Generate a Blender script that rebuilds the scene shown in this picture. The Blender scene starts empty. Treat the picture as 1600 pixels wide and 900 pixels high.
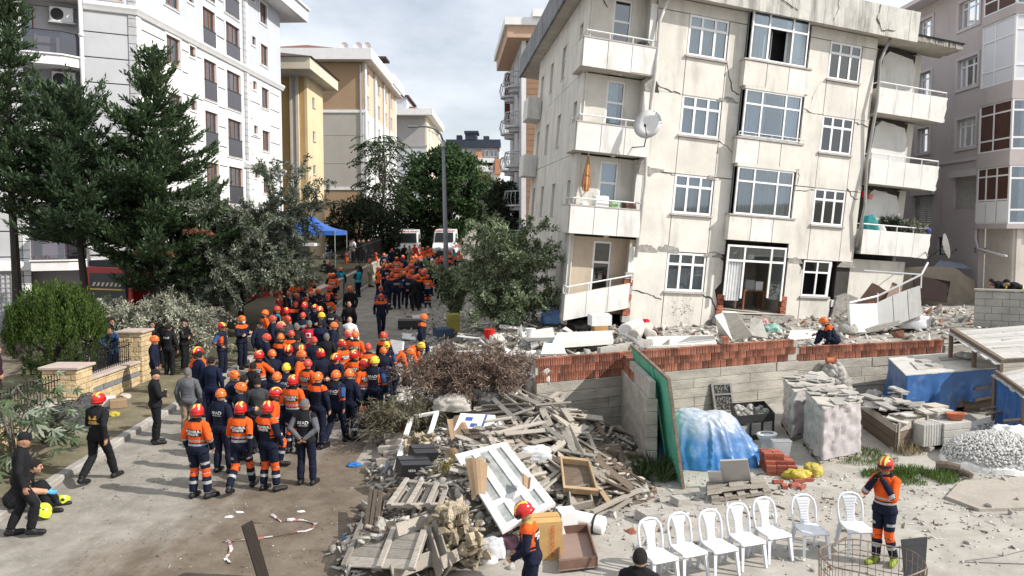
import bpy,bmesh,math,random
import numpy as np
from mathutils import Vector,Matrix,Euler
from mathutils.bvhtree import BVHTree
from math import sin,cos,pi,radians,sqrt,atan2
SC=bpy.context.scene
COL=SC.collection
R=random.Random(7);ru=R.uniform;NRS=np.random.RandomState
# ------------------------------------------------------------------ camera
F_PX,PITCH,CAM_H,SLOPE=1300.0,math.atan(91/1300),5.8,0.041
cam=bpy.data.cameras.new("camera");camo=bpy.data.objects.new("camera",cam);COL.objects.link(camo)
cam.sensor_width=36;cam.lens=36*F_PX/1600;cam.clip_end=3000;cam.clip_start=.1
camo.location=(0,0,CAM_H);camo.rotation_euler=(pi/2-PITCH,0,0)
SC.camera=camo
# ------------------------------------------------------------------ light
SUN_EL,SUN_DIR=radians(38),Vector((.955,-.295))  # horizontal direction towards the sun
sun=bpy.data.lights.new("sun",'SUN');suno=bpy.data.objects.new("sun",sun);COL.objects.link(suno)
sun.energy=5.0;sun.angle=radians(.55);sun.color=(1,.955,.895)
tosun=Vector((SUN_DIR.x*cos(SUN_EL),SUN_DIR.y*cos(SUN_EL),sin(SUN_EL)))
suno.rotation_euler=tosun.to_track_quat('Z','Y').to_euler();suno.location=(30,-20,40)
W=bpy.data.worlds.new("World");SC.world=W;W.use_nodes=True
nt=W.node_tree;nt.nodes.clear()
def nd(t,ty,**k):
 n=t.nodes.new(ty)
 for a,b in k.items():
  if a.startswith('i_'):n.inputs[int(a[2:])].default_value=b
  else:setattr(n,a,b)
 return n
sky=nd(nt,'ShaderNodeTexSky',sky_type='NISHITA',sun_disc=False,sun_elevation=SUN_EL,
sun_rotation=atan2(SUN_DIR.x,SUN_DIR.y),air_density=1.0,dust_density=2.0,ozone_density=1.0)
tc=nd(nt,'ShaderNodeTexCoord');mp=nd(nt,'ShaderNodeMapping');mp.inputs[3].default_value=(1,1,2.3)
mp.inputs[1].default_value=(.35,.1,.2)
n1=nd(nt,'ShaderNodeTexNoise');n1.inputs['Scale'].default_value=2.6;n1.inputs['Detail'].default_value=7;n1.inputs['Roughness'].default_value=.55
rp=nd(nt,'ShaderNodeValToRGB');rp.color_ramp.elements[0].position=.26;rp.color_ramp.elements[1].position=.60
rp.color_ramp.elements[0].color=(.20,.20,.20,1)
mx=nd(nt,'ShaderNodeMix',data_type='RGBA');mx.inputs['B'].default_value=(9.3,9.6,10.1,1)
bg=nd(nt,'ShaderNodeBackground');bg.inputs[1].default_value=.115
wo=nd(nt,'ShaderNodeOutputWorld')
L=nt.links.new
L(tc.outputs['Generated'],mp.inputs[0]);L(mp.outputs[0],n1.inputs['Vector']);L(n1.outputs[0],rp.inputs[0])
L(rp.outputs[0],mx.inputs['Factor']);L(sky.outputs[0],mx.inputs['A']);L(mx.outputs['Result'],bg.inputs[0]);L(bg.outputs[0],wo.inputs[0])
SC.view_settings.view_transform='Standard';SC.view_settings.look='None';SC.view_settings.exposure=.08;SC.view_settings.gamma=1
SC.render.engine='CYCLES'
SC.cycles.max_bounces=5;SC.cycles.transparent_max_bounces=12;SC.cycles.diffuse_bounces=2;SC.cycles.glossy_bounces=2

# ------------------------------------------------------------------ helpers
def ray(x,y):
 u=(x-800)/F_PX;v=-(y-450)/F_PX
 return Vector((u,cos(PITCH)+v*sin(PITCH),-sin(PITCH)+v*cos(PITCH)))
def G(x,y,z=0.0):  # point at height z above the sloping ground, for a spot seen in the photograph
 d=ray(x,y);t=(z-CAM_H)/(d.z-SLOPE*d.y)
 return Vector((0,0,CAM_H))+d*t
def D(x,y,dist):  # point at a given distance
 d=ray(x,y);return Vector((0,0,CAM_H))+d*(dist/d.y)
def gz(y):return SLOPE*max(-20,min(y,150))
def gp(x,y,z=0):return Vector((x,y,gz(y)+z))

def tag(o,label=None,cat=None,group=None,kind=None):
 if label:o['label']=label
 if cat:o['category']=cat
 if group:o['group']=group
 if kind or cat:o['kind']=kind or 'thing'
 return o
def empty(name,loc=(0,0,0),label=None,cat=None,group=None,rz=0):
 o=bpy.data.objects.new(name,None);COL.objects.link(o)
 o.location=loc;o.rotation_euler=(0,0,rz);o.empty_display_size=.2
 return tag(o,label,cat,group)
def link(name,me,parent=None,loc=None,rot=None,sc=None):
 o=bpy.data.objects.new(name,me);COL.objects.link(o)
 if parent:o.parent=parent
 if loc is not None:o.location=loc
 if rot is not None:o.rotation_euler=rot
 if sc is not None:o.scale=sc
 return o
def origin_of(p):
 t=Vector((0,0,0))
 while p is not None:t+=Vector(p.location);p=p.parent
 return t
class MB:
 def __init__(s):s.v=[];s.f=[];s.m=[]
 def add(s,vs,fs,m=0):
  n=len(s.v);s.v+=[tuple(p) for p in vs];s.f+=[tuple(i+n for i in f) for f in fs];s.m+=[m]*len(fs)
 def hexa(s,p,m=0):  # p: 8 points, bottom ring 0-3, top ring 4-7
  s.add(p,[(3,2,1,0),(4,5,6,7),(0,1,5,4),(1,2,6,5),(2,3,7,6),(3,0,4,7)],m)
 def box(s,a,b,fn=None,m=0):
  (x0,y0,z0),(x1,y1,z1)=a,b
  p=[(x0,y0,z0),(x1,y0,z0),(x1,y1,z0),(x0,y1,z0),(x0,y0,z1),(x1,y0,z1),(x1,y1,z1),(x0,y1,z1)]
  s.hexa([fn(*q) for q in p] if fn else p,m)
 def cbox(s,size,mat,m=0):  # centred box under a matrix
  x,y,z=size[0]/2,size[1]/2,size[2]/2
  s.box((-x,-y,-z),(x,y,z),lambda a,b,c:mat @ Vector((a,b,c)),m)
 def quad(s,a,b,c,d,m=0):s.add([a,b,c,d],[(0,1,2,3)],m)
 def tube(s,pts,r,n=6,m=0,cap=True):
  pts=[Vector(p) for p in pts];rs=r if isinstance(r,(list,tuple)) else [r]*len(pts)
  vs=[];k=len(pts);up=None
  for i,p in enumerate(pts):
   t=(pts[min(i+1,k-1)]-pts[max(i-1,0)])
   t=t.normalized() if t.length>1e-9 else Vector((0,0,1))
   if up is None:up=Vector((0,0,1)) if abs(t.z)<.9 else Vector((1,0,0))
   x=t.cross(up).normalized();y=x.cross(t).normalized();up=y
   for j in range(n):
    a=2*pi*j/n;vs.append(p+x*(cos(a)*rs[i])+y*(sin(a)*rs[i]))
  fs=[(i*n+j,i*n+(j+1)%n,(i+1)*n+(j+1)%n,(i+1)*n+j) for i in range(k-1) for j in range(n)]
  if cap:fs+=[tuple(reversed(range(n))),tuple((k-1)*n+j for j in range(n))]
  s.add(vs,fs,m)
 def prism(s,poly,d,m=0):  # poly: list of Vectors, d: extrusion vector
  n=len(poly);d=Vector(d);poly=[Vector(p) for p in poly]
  s.add(poly+[p+d for p in poly],[tuple(reversed(range(n))),tuple(range(n,2*n))]+[(i,(i+1)%n,n+(i+1)%n,n+i) for i in range(n)],m)
 def lathe(s,prof,n=16,fn=None,m=0,capb=True,capt=True):
  vs=[(r*cos(2*pi*j/n),r*sin(2*pi*j/n),z) for r,z in prof for j in range(n)]
  if fn:vs=[fn(*q) for q in vs]
  k=len(prof)
  fs=[(i*n+j,i*n+(j+1)%n,(i+1)*n+(j+1)%n,(i+1)*n+j) for i in range(k-1) for j in range(n)]
  if capb:fs.append(tuple(reversed(range(n))))
  if capt:fs.append(tuple((k-1)*n+j for j in range(n)))
  s.add(vs,fs,m)
 def mesh(s,name,mats,smooth=False,org=None):
  me=bpy.data.meshes.new(name)
  vs=s.v if org is None else [(a-org[0],b-org[1],c-org[2]) for a,b,c in s.v]
  me.from_pydata(vs,[],s.f)
  if not isinstance(mats,(list,tuple)):mats=[mats]
  for q in mats:me.materials.append(q)
  if len(mats)>1:me.polygons.foreach_set('material_index',s.m)
  if smooth:me.polygons.foreach_set('use_smooth',[True]*len(me.polygons))
  me.update();return me
 def build(s,name,mats,parent=None,smooth=False,org=None):
 # vertices are in world space; the object sits at its parent's origin (or at org)
  if parent is not None:t=origin_of(parent);o=link(name,s.mesh(name,mats,smooth,t),parent)
  else:
   t=Vector(org) if org is not None else Vector(s.base())
   o=link(name,s.mesh(name,mats,smooth,t));o.location=t
  return o
 def base(s):
  a=np.array(s.v);return (float(a[:,0].mean()),float(a[:,1].mean()),float(a[:,2].min()))
def bevel(o,w=.01,seg=1):
 m=o.modifiers.new('bevel','BEVEL');m.width=w;m.segments=seg;m.limit_method='ANGLE';return o

 # ------------------------------------------------------------------ materials
MATS={}
def M(name,col,rough=.8,var=.15,sc=2.0,bump=.15,bsc=30,metal=0,spec=.3,dirt=None,streak=0,isl=0,trans=0,hue=None,grain=None,top=None):
 if name in MATS:return MATS[name]
 m=bpy.data.materials.new(name);m.use_nodes=True ;t=m.node_tree;t.nodes.clear();lk=t.links.new
 out=nd(t,'ShaderNodeOutputMaterial');p=nd(t,'ShaderNodeBsdfPrincipled')
 p.inputs['Roughness'].default_value=rough;p.inputs['Metallic'].default_value=metal;p.inputs['Specular IOR Level'].default_value=spec
 c=nd(t,'ShaderNodeTexCoord');vec=c.outputs['Object']
 if grain:  # stretch the coordinates along the grain
  mpn=nd(t,'ShaderNodeMapping');mpn.inputs[3].default_value=grain;lk(vec,mpn.inputs[0]);vec=mpn.outputs[0]
 n=nd(t,'ShaderNodeTexNoise');n.inputs['Scale'].default_value=sc;n.inputs['Detail'].default_value=8;n.inputs['Roughness'].default_value=.62
 lk(vec,n.inputs['Vector'])
 base=nd(t,'ShaderNodeMix',data_type='RGBA')
 lo=tuple(x*(1-var*1.6) for x in col);hi=tuple(min(.95,x*(1+var*1.6)) for x in col)
 if hue:hi=hue
 rr=nd(t,'ShaderNodeMapRange');rr.inputs[1].default_value=.25;rr.inputs[2].default_value=.75
 lk(n.outputs[0],rr.inputs[0]);lk(rr.outputs[0],base.inputs['Factor'])
 base.inputs['A'].default_value=(*lo,1);base.inputs['B'].default_value=(*hi,1)
 o=base.outputs['Result']
 if isl:
  g=nd(t,'ShaderNodeNewGeometry');oi=nd(t,'ShaderNodeObjectInfo');ad=nd(t,'ShaderNodeMath',operation='ADD');fr=nd(t,'ShaderNodeMath',operation='FRACT')
  lk(g.outputs['Random Per Island'],ad.inputs[0]);lk(oi.outputs['Random'],ad.inputs[1]);lk(ad.outputs[0],fr.inputs[0])
  mr=nd(t,'ShaderNodeMapRange');mr.inputs[3].default_value=1-isl;mr.inputs[4].default_value=1+isl;lk(fr.outputs[0],mr.inputs[0])
  mm=nd(t,'ShaderNodeMix',data_type='RGBA',blend_type='MULTIPLY');mm.inputs['Factor'].default_value=1
  lk(o,mm.inputs['A']);lk(mr.outputs[0],mm.inputs['B']);o=mm.outputs['Result']
 if dirt:  # (colour, amount 0..1, scale)
  n2=nd(t,'ShaderNodeTexNoise');n2.inputs['Scale'].default_value=dirt[2];n2.inputs['Detail'].default_value=9;n2.inputs['Roughness'].default_value=.7
  if streak:
   ms=nd(t,'ShaderNodeMapping');ms.inputs[3].default_value=(1,1,1/streak);lk(c.outputs['Object'],ms.inputs[0]);lk(ms.outputs[0],n2.inputs['Vector'])
  else:lk(vec,n2.inputs['Vector'])
  r2=nd(t,'ShaderNodeMapRange');r2.inputs[1].default_value=.62-dirt[1]*.3;r2.inputs[2].default_value=.82-dirt[1]*.2;r2.inputs[4].default_value=min(1,.35+dirt[1])
  lk(n2.outputs[0],r2.inputs[0])
  dm=nd(t,'ShaderNodeMix',data_type='RGBA');dm.inputs['B'].default_value=(*dirt[0],1)
  lk(r2.outputs[0],dm.inputs['Factor']);lk(o,dm.inputs['A']);o=dm.outputs['Result']
 if top:  # pale dust that has settled on the upper part: (colour, height from, height to)
  sp=nd(t,'ShaderNodeSeparateXYZ');lk(c.outputs['Object'],sp.inputs[0]);n4=nd(t,'ShaderNodeTexNoise');n4.inputs['Scale'].default_value=2.2;n4.inputs['Detail'].default_value=6;lk(c.outputs['Object'],n4.inputs['Vector'])
  ma=nd(t,'ShaderNodeMath',operation='MULTIPLY_ADD');ma.inputs[1].default_value=1.3;lk(n4.outputs[0],ma.inputs[0]);lk(sp.outputs[2],ma.inputs[2])
  r4=nd(t,'ShaderNodeMapRange');r4.inputs[1].default_value=top[1]+.65;r4.inputs[2].default_value=top[2]+.65;r4.inputs[4].default_value=.92;lk(ma.outputs[0],r4.inputs[0])
  d4=nd(t,'ShaderNodeMix',data_type='RGBA');d4.inputs['B'].default_value=(*top[0],1);lk(r4.outputs[0],d4.inputs['Factor']);lk(o,d4.inputs['A']);o=d4.outputs['Result']
 lk(o,p.inputs['Base Color'])
 if bump:
  n3=nd(t,'ShaderNodeTexNoise');n3.inputs['Scale'].default_value=bsc;n3.inputs['Detail'].default_value=6;lk(vec,n3.inputs['Vector'])
  b=nd(t,'ShaderNodeBump');b.inputs['Strength'].default_value=bump;b.inputs['Distance'].default_value=.03
  lk(n3.outputs[0],b.inputs['Height']);lk(b.outputs[0],p.inputs['Normal'])
 s=p.outputs[0]
 if trans:  # thin leaf: some light passes through
  tr=nd(t,'ShaderNodeBsdfTranslucent');ms=nd(t,'ShaderNodeMixShader');ms.inputs[0].default_value=trans
  lk(o,tr.inputs[0]);lk(s,ms.inputs[1]);lk(tr.outputs[0],ms.inputs[2]);s=ms.outputs[0]
 lk(s,out.inputs[0]);MATS[name]=m
 m.diffuse_color=(*col,1)
 return m
def glass(name,tint=(.75,.82,.86),refl=.22,rough=.03):
 if name in MATS:return MATS[name]
 m=bpy.data.materials.new(name);m.use_nodes=True ;t=m.node_tree;t.nodes.clear();lk=t.links.new
 out=nd(t,'ShaderNodeOutputMaterial');tr=nd(t,'ShaderNodeBsdfTransparent');gl=nd(t,'ShaderNodeBsdfGlossy')
 tr.inputs[0].default_value=(*tint,1);gl.inputs['Roughness'].default_value=rough;gl.inputs[0].default_value=(.9,.95,1,1)
 fr=nd(t,'ShaderNodeFresnel');fr.inputs[0].default_value=1.5;ad=nd(t,'ShaderNodeMath',operation='ADD');ad.inputs[1].default_value=refl;ad.use_clamp=True
 n=nd(t,'ShaderNodeTexNoise');n.inputs['Scale'].default_value=1.5;b=nd(t,'ShaderNodeBump');b.inputs['Strength'].default_value=.05
 lk(n.outputs[0],b.inputs['Height']);lk(b.outputs[0],gl.inputs['Normal'])
 ms=nd(t,'ShaderNodeMixShader');lk(fr.outputs[0],ad.inputs[0]);lk(ad.outputs[0],ms.inputs[0]);lk(tr.outputs[0],ms.inputs[1]);lk(gl.outputs[0],ms.inputs[2])
 lk(ms.outputs[0],out.inputs[0]);MATS[name]=m;return m
GLASS=glass('window_glass',refl=.10);GLASSD=glass('dark_glass',(.25,.28,.32),.15);GLASSB=glass('brown_glass',(.30,.12,.06),.06)
WHITE=M('white_pvc',(.80,.80,.79),.35,.03,1,0)
BROWNF=M('brown_frame',(.22,.09,.05),.45,.1,3,0)
CURT=M('curtain_cloth',(.74,.75,.74),.9,.08,4,.05,20)
CURTB=M('blue_grey_curtain',(.54,.57,.57),.9,.08,4,.05,20)
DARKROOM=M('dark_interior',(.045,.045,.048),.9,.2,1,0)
DARK=M('black_void',(.015,.015,.016),.9,.1,1,0)
METAL=M('galvanised_metal',(.45,.46,.47),.45,.1,6,0,metal=.6)
WMETAL=M('white_painted_metal',(.68,.68,.67),.45,.06,6,0)
BLACKM=M('black_metal',(.02,.02,.022),.45,.1,6,0)
ASPH=M('pavement_concrete',(.3,.29,.27),.9,.2,.8)
# ================================================================== the ground
def ground_sheet(name,poly_fn,mat,h,x0,x1,y0,y1,nx,ny,seed=0,amp=0.0):
 xs=np.linspace(x0,x1,nx);ys=np.linspace(y0,y1,ny);rr=NRS(seed)
 mb=MB()
 for j in range(ny):
  for i in range(nx):
   x,y=xs[i],ys[j];ox,oy=poly_fn(x,y) if poly_fn else (x,y)
   mb.v.append((ox,oy,gz(oy)+h+amp*rr.uniform(-1,1)))
 mb.f=[(j*nx+i,j*nx+i+1,(j+1)*nx+i+1,(j+1)*nx+i) for j in range(ny-1) for i in range(nx-1)];mb.m=[0]*len(mb.f)
 o=mb.build(name,mat,smooth=True,org=(0,0,0));return tag(o,kind='structure')
def road_material():
 m=bpy.data.materials.new('dusty_asphalt');m.use_nodes=True ;t=m.node_tree;lk=t.links.new
 p=t.nodes['Principled BSDF'];p.inputs['Roughness'].default_value=.93;p.inputs['Specular IOR Level'].default_value=.15
 c=nd(t,'ShaderNodeTexCoord')
 def noise(sc,det=8,ro=.6,stretch=None):
  n=nd(t,'ShaderNodeTexNoise');n.inputs['Scale'].default_value=sc;n.inputs['Detail'].default_value=det;n.inputs['Roughness'].default_value=ro
  if stretch:
   q=nd(t,'ShaderNodeMapping');q.inputs[3].default_value=stretch;lk(c.outputs['Object'],q.inputs[0]);lk(q.outputs[0],n.inputs[0])
  else:lk(c.outputs['Object'],n.inputs[0])
  return n.outputs[0]
 def rng(s,a,b,lo=0,hi=1):
  r=nd(t,'ShaderNodeMapRange');r.inputs[1].default_value=a;r.inputs[2].default_value=b;r.inputs[3].default_value=lo;r.inputs[4].default_value=hi
  r.interpolation_type='SMOOTHSTEP';lk(s,r.inputs[0]);return r.outputs[0]
 def mix(f,a,b):
  x=nd(t,'ShaderNodeMix',data_type='RGBA')
  for s,k in ((f,'Factor'),(a,'A'),(b,'B')):
   if isinstance(s,tuple):x.inputs[k].default_value=(*s,1)
   elif isinstance(s,float):x.inputs[k].default_value=s
   else:lk(s,x.inputs[k])
  return x.outputs['Result']
 def mth(op,a,b):
  x=nd(t,'ShaderNodeMath',operation=op)
  for i,s in enumerate((a,b)):
   if isinstance(s,(int,float)):x.inputs[i].default_value=s
   else:lk(s,x.inputs[i])
  return x.outputs[0]
 sep=nd(t,'ShaderNodeSeparateXYZ');lk(c.outputs['Object'],sep.inputs[0])
 X,Y=sep.outputs[0],sep.outputs[1]
 big=noise(.35,6);mid=noise(1.6,9,.7);fine=noise(14,6,.75);vfine=noise(60,4,.7);streak=noise(1.0,8,.65,(1.8,.35,1))
 asph=mix(rng(mid,.3,.7),(.20,.182,.155),(.32,.295,.255))
 asph=mix(rng(fine,.55,.75),asph,(.40,.39,.36))
 # brown mud brought out of the rubble: strong by the heap at the lower right of the road, streaky across the rest
 dx=mth('SUBTRACT',mth('ADD',mth('MULTIPLY',X,.9),mth('MULTIPLY',Y,-.33)),-10.2)  # line across the near road
 near=mth('ADD',dx,mth('MULTIPLY',mth('SUBTRACT',big,.5),3.4))
 near=mth('ADD',near,mth('MULTIPLY',mth('SUBTRACT',streak,.5),5.0))
 mud=mix(rng(mid,.3,.75),(.115,.09,.067),(.205,.168,.13))
 mud=mix(rng(fine,.6,.8,0,.6),mud,(.27,.23,.19))
 yard=rng(mth('ADD',X,mth('MULTIPLY',mth('SUBTRACT',big,.5),1.5)),-1.6,.3)  # the yard of pale cast concrete
 farfade=rng(Y,22,30,1,.25)
 c1=mix(mth('MULTIPLY',rng(near,-1.2,1.1),farfade),asph,mud)
 conc=mix(rng(mid,.3,.72),(.30,.278,.245),(.44,.415,.37))
 conc=mix(rng(fine,.56,.74,0,.75),conc,(.22,.20,.17))
 conc=mix(rng(big,.55,.72,0,.6),conc,(.30,.26,.21))
 # dark tracks rubbed across the slab
 wv=nd(t,'ShaderNodeTexWave');wv.inputs['Scale'].default_value=1.1;wv.inputs['Distortion'].default_value=7;wv.inputs['Detail'].default_value=4
 q=nd(t,'ShaderNodeMapping');q.inputs[2].default_value=(0,0,1.1);lk(c.outputs['Object'],q.inputs[0]);lk(q.outputs[0],wv.inputs[0])
 conc=mix(rng(mth('MULTIPLY',wv.outputs['Fac'],mid),.5,.7,0,.45),conc,(.2,.18,.155))
 conc=mix(rng(vfine,.64,.74,0,.55),conc,(.12,.105,.09))
 c2=mix(yard,c1,conc)
 lk(c2,p.inputs['Base Color'])
 b=nd(t,'ShaderNodeBump');b.inputs['Strength'].default_value=.6;b.inputs['Distance'].default_value=.012
 lk(mth('ADD',fine,mth('MULTIPLY',vfine,.6)),b.inputs['Height']);lk(b.outputs[0],p.inputs['Normal'])
 return m
ROADM=road_material()
SOIL=M('dry_soil',(.16,.13,.095),.95,.3,.6,.5,9,dirt=((.28,.25,.2),.5,2.5))
g=ground_sheet('ground',None,SOIL,-.03,-900,900,-40,1800,60,120)
rd=ground_sheet('road',None,ROADM,0,-9.15,22,-6,150,60,240,3,.006)
# verge of thin grass and litter between kerb and garden wall
VERGE=M('trodden_verge',(.17,.145,.095),.95,.3,1.3,.6,14,dirt=((.08,.095,.035),.45,1.8))
ground_sheet('verge',None,VERGE,.11,-16,-9.33,2,70,24,90,5,.012)
KERB=M('kerb_stone',(.36,.34,.31),.9,.2,2,.3,18,dirt=((.16,.14,.11),.4,3))
kr=empty('kerb',gp(-9.25,16));tag(kr,kind='structure')
y=5.0
while y<70:
 ln=.96 if y<45 else 4.0
 mb=MB();j=ru(-.012,.012)
 mb.box((-9.36+j,y,-.05),(-9.14+j,y+ln,.13),lambda a,b,c:gp(a,b,c));bevel(mb.build('kerb_stone',KERB,kr),.02);y+=ln+.02
 if y>45:y+=.02

 # ================================================================== the leaning apartment building
BO,BU,BV,BW=Vector((5.918,30.316,7.8326)),Vector((.92298,.38004,-.0606)),Vector((-.08167,.99638,.0236)),Vector((.07554,-.0245,.99684))
def B(u,v,w):return BO+BU*u+BV*v+BW*w
def side(v0):return lambda a,b,c:B(v0+b,a,c)  # plane of the side wall: a runs along the depth, b outwards is negative
RENDER=M('weathered_render',(.65,.625,.565),.88,.10,.9,.25,22,dirt=((.34,.315,.27),.36,1.5),streak=5)
RENDER2=M('white_render',(.69,.68,.65),.85,.07,.9,.2,22,dirt=((.36,.335,.29),.36,1.8),streak=4)
SOFFIT=M('soffit_plaster',(.56,.53,.47),.9,.12,1.2,.2,20,dirt=((.30,.27,.23),.3,1.5))
RCONC=M('broken_concrete',(.30,.285,.26),.95,.25,5,.9,14)
STAINC=M('stained_parapet',(.56,.545,.50),.9,.15,1.0,.3,20,dirt=((.10,.10,.095),.55,2.2),streak=6)
FASCIA=M('fascia_grey',(.20,.205,.215),.9,.25,1.2,.3,20,dirt=((.42,.42,.41),.4,2.0),streak=6)
SEAM=M('seam_dark',(.06,.055,.05),.95,.2,2,0)
bld=empty('apartment_building',B(3.5,4,-5.7),'cracked cream apartment block leaning to the right above the brick wall','building')

def curtain(mb,F,u0,u1,w0,w1,v,amp=.035,per=.16,gap=None):
 n=max(4,int((u1-u0)/per*4));ph=ru(0,6)
 us=[u0+(u1-u0)*i/n for i in range(n+1)]
 vs=[v+amp*sin(2*pi*(q-u0)/per+ph)+.02*sin(7*q) for q in us]
 for i in range(n):
  mb.quad(F(us[i],vs[i],w0),F(us[i+1],vs[i+1],w0),F(us[i+1],vs[i+1],w1),F(us[i],vs[i],w1))
def window(F,parent,u0,u1,w0,w1,v=0,cols=3,split=.30,fr=.06,mat=WHITE,gl=GLASS,cur=CURT,sill=True,depth=.5,opening=None,closed=(1,),sillmat=None,name='window',rows=None,inset=0):
 """frame with mullions, glass panes as sub-parts, a curtain and a dark room behind"""
 mb=MB();us=[u0+(u1-u0)*i/cols for i in range(cols+1)] if isinstance(cols,int) else [u0+(u1-u0)*c for c in cols]
 ws=[w0,w1-(w1-w0)*split,w1] if split else [w0,w1]
 if rows:ws=[w0+(w1-w0)*r for r in rows]
 f=fr
 mb.box((u0,v,w0),(u1,v+.07,w0+f),F);mb.box((u0,v,w1-f),(u1,v+.07,w1),F)
 mb.box((u0,v,w0+f),(u0+f,v+.07,w1-f),F);mb.box((u1-f,v,w0+f),(u1,v+.07,w1-f),F)
 for q in us[1:-1]:mb.box((q-f*.6,v+.004,w0+f),(q+f*.6,v+.066,w1-f),F)
 for q in ws[1:-1]:
  for i in range(len(us)-1):
   a=us[i]+(f if i==0 else f*.6);b=us[i+1]-(f if i==len(us)-2 else f*.6)
   mb.box((a,v+.006,q-f*.55),(b,v+.062,q+f*.55),F)
 o=mb.build(name,mat,parent)
 for i in range(len(us)-1):
  for j in range(len(ws)-1):
   if opening and (i,j) in opening:continue
   a=us[i]+(f if i==0 else f*.6);b=us[i+1]-(f if i==len(us)-2 else f*.6)
   lo=ws[j]+(f if j==0 else f*.55);hi=ws[j+1]-(f if j==len(ws)-2 else f*.55)
   g_=MB();g_.box((a+.002,v+.03,lo+.002),(b-.002,v+.038,hi-.002),F);g_.build('pane',gl,o)
 if cur is not None:
  cb=MB();k=R.random();W_=u1-u0
  if k<.45:curtain(cb,F,u0+.05,u1-.05,w0+.03,w1-.05,v+.22)
  elif k<.8:curtain(cb,F,u0+.05,u0+W_*ru(.3,.45),w0+.03,w1-.05,v+.22);curtain(cb,F,u1-W_*ru(.3,.45),u1-.05,w0+.03,w1-.05,v+.22)
  else:curtain(cb,F,u0+.05,u0+W_*.7,w0+.03,w1-.05,v+.22)
  cb.build('curtain',cur,o)
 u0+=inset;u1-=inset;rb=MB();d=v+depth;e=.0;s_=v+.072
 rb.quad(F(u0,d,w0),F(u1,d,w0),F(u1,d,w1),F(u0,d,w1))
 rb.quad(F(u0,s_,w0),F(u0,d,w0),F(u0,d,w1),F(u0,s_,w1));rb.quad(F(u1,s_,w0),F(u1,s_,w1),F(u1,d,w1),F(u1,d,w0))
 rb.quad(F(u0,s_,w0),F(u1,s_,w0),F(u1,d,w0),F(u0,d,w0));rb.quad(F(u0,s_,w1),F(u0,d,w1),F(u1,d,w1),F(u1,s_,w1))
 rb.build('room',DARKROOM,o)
 if sill:
  sb=MB();sb.box((u0-inset-.07,v-.12,w0-.075),(u1+inset+.07,v+.06,w0-.003),F);sb.build('sill',sillmat or SILL,o)
 return o
SILL=M('stone_sill',(.42,.39,.36),.8,.15,4,.1)
WT={1:-2.85,2:0.0,3:2.83,4:5.64}  # window head heights by storey
SH=1.42
FLOOR_BOT=-5.68
# dark core behind the panels, seen only in the joints and cracks
cb=MB();cb.box((-1.33,.12,-5.6),(-.02,.5,6.0),B);cb.box((1.72,.12,-5.6),(2.47,.5,6),B);cb.box((5.5,.12,-5.6),(6.4,.5,6),B);cb.box((8.07,.12,-5.6),(8.76,.5,6),B)
for k in (2,3,4):
 cb.box((-.02,.12,WT[k]-2.8),(1.72,.5,WT[k]-SH-.02),B);cb.box((6.43,.12,WT[k]-2.8),(8.07,.5,WT[k]-SH-.02),B)
for k in (1,):cb.box((-.02,.12,-5.6),(1.72,.5,WT[k]-SH-.02),B);cb.box((6.3,.12,-5.6),(7.9,.5,WT[k]-SH-.02),B)
cb.box((-1.3,.12,WT[4]+.02),(8.76,.5,6.1),B)
cb.build('wall_core',SEAM,bld)
def panel(F,u0,u1,w0,w1,v0=0,v1=.12,mat=RENDER,parent=bld,j=.012,poly=None,tilt=0):
 mb=MB();t=ru(-.006,.006)
 if poly:mb.prism([F(a,v0,b) for a,b in poly],F(0,v1,0)-F(0,v0,0))
 else:mb.box((u0+j,v0+t,w0+j),(u1-j,v1+t,w1-j),F)
 o=mb.build('wall_panel',mat,parent);return o
def jag(a,b,n,amp):  # jagged polyline between two (u,w) points
 p=[]
 for i in range(1,n):
  q=i/n;p.append((a[0]+(b[0]-a[0])*q+ru(-amp,amp),a[1]+(b[1]-a[1])*q+ru(-amp,amp)))
 return p
for k in (4,3,2,1):
 top=WT[k];bot=WT[k]-2.83 if k>1 else FLOOR_BOT
 j2=.016
 if k==1:
  panel(B,0,0,0,0,poly=[(-1.62,bot+.25),(-1.2,bot),(-.03,bot),(-.03,top+.03),*jag((-.03,top+.03),(-1.3,top+.02),6,.05),(-1.55,top-.1)])
 else:panel(B,-1.35,-.01,bot,top,j=j2)
 # break the right hand end of the first strip at each slab
 panel(B,1.71,2.5,bot,top,j=j2) if k>1 else panel(B,0,0,0,0,poly=[(1.72,bot+.02),(2.3,bot+.15),(2.42,bot+.9),(2.2,bot+1.5),(2.47,bot+1.8),(2.47,top-.25),(2.2,top-.02),(1.72,top-.12)])
 panel(B,5.45,6.44,bot,top,j=j2) if k>1 else panel(B,0,0,0,0,poly=[(5.5,bot+.55),(5.9,bot+.5),(6.2,bot+.1),(6.28,bot+.02),(6.28,top-.4),(6.0,top-.12),(5.5,top-.02)])
 if k>1:panel(B,8.05,8.8,bot,top,j=j2)
 if k>1:
  panel(B,-.01,1.71,bot,top-SH-.075);panel(B,6.44,8.05,bot,top-SH-.075)
 else:
  panel(B,-.01,1.71,bot,top-SH-.075);panel(B,6.3,7.86,bot,top-SH-.075)
  panel(B,7.87,8.72,bot+1.0,top-SH-.10,v0=-.05,v1=.07,mat=RENDER2)
panel(B,-1.35,2.5,WT[4]+.0,6.08);panel(B,5.45,8.8,WT[4]+.0,6.08)
for k,cu in ((4,CURTB),(3,CURT),(2,CURT),(1,CURTB)):
 window(B,bld,.005,1.695,WT[k]-SH,WT[k],.03,3,.30,.08,cur=cu)
 if k>1:window(B,bld,6.46,8.04,WT[k]-SH,WT[k],.03,3,.30,.08,cur=CURT)
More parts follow.
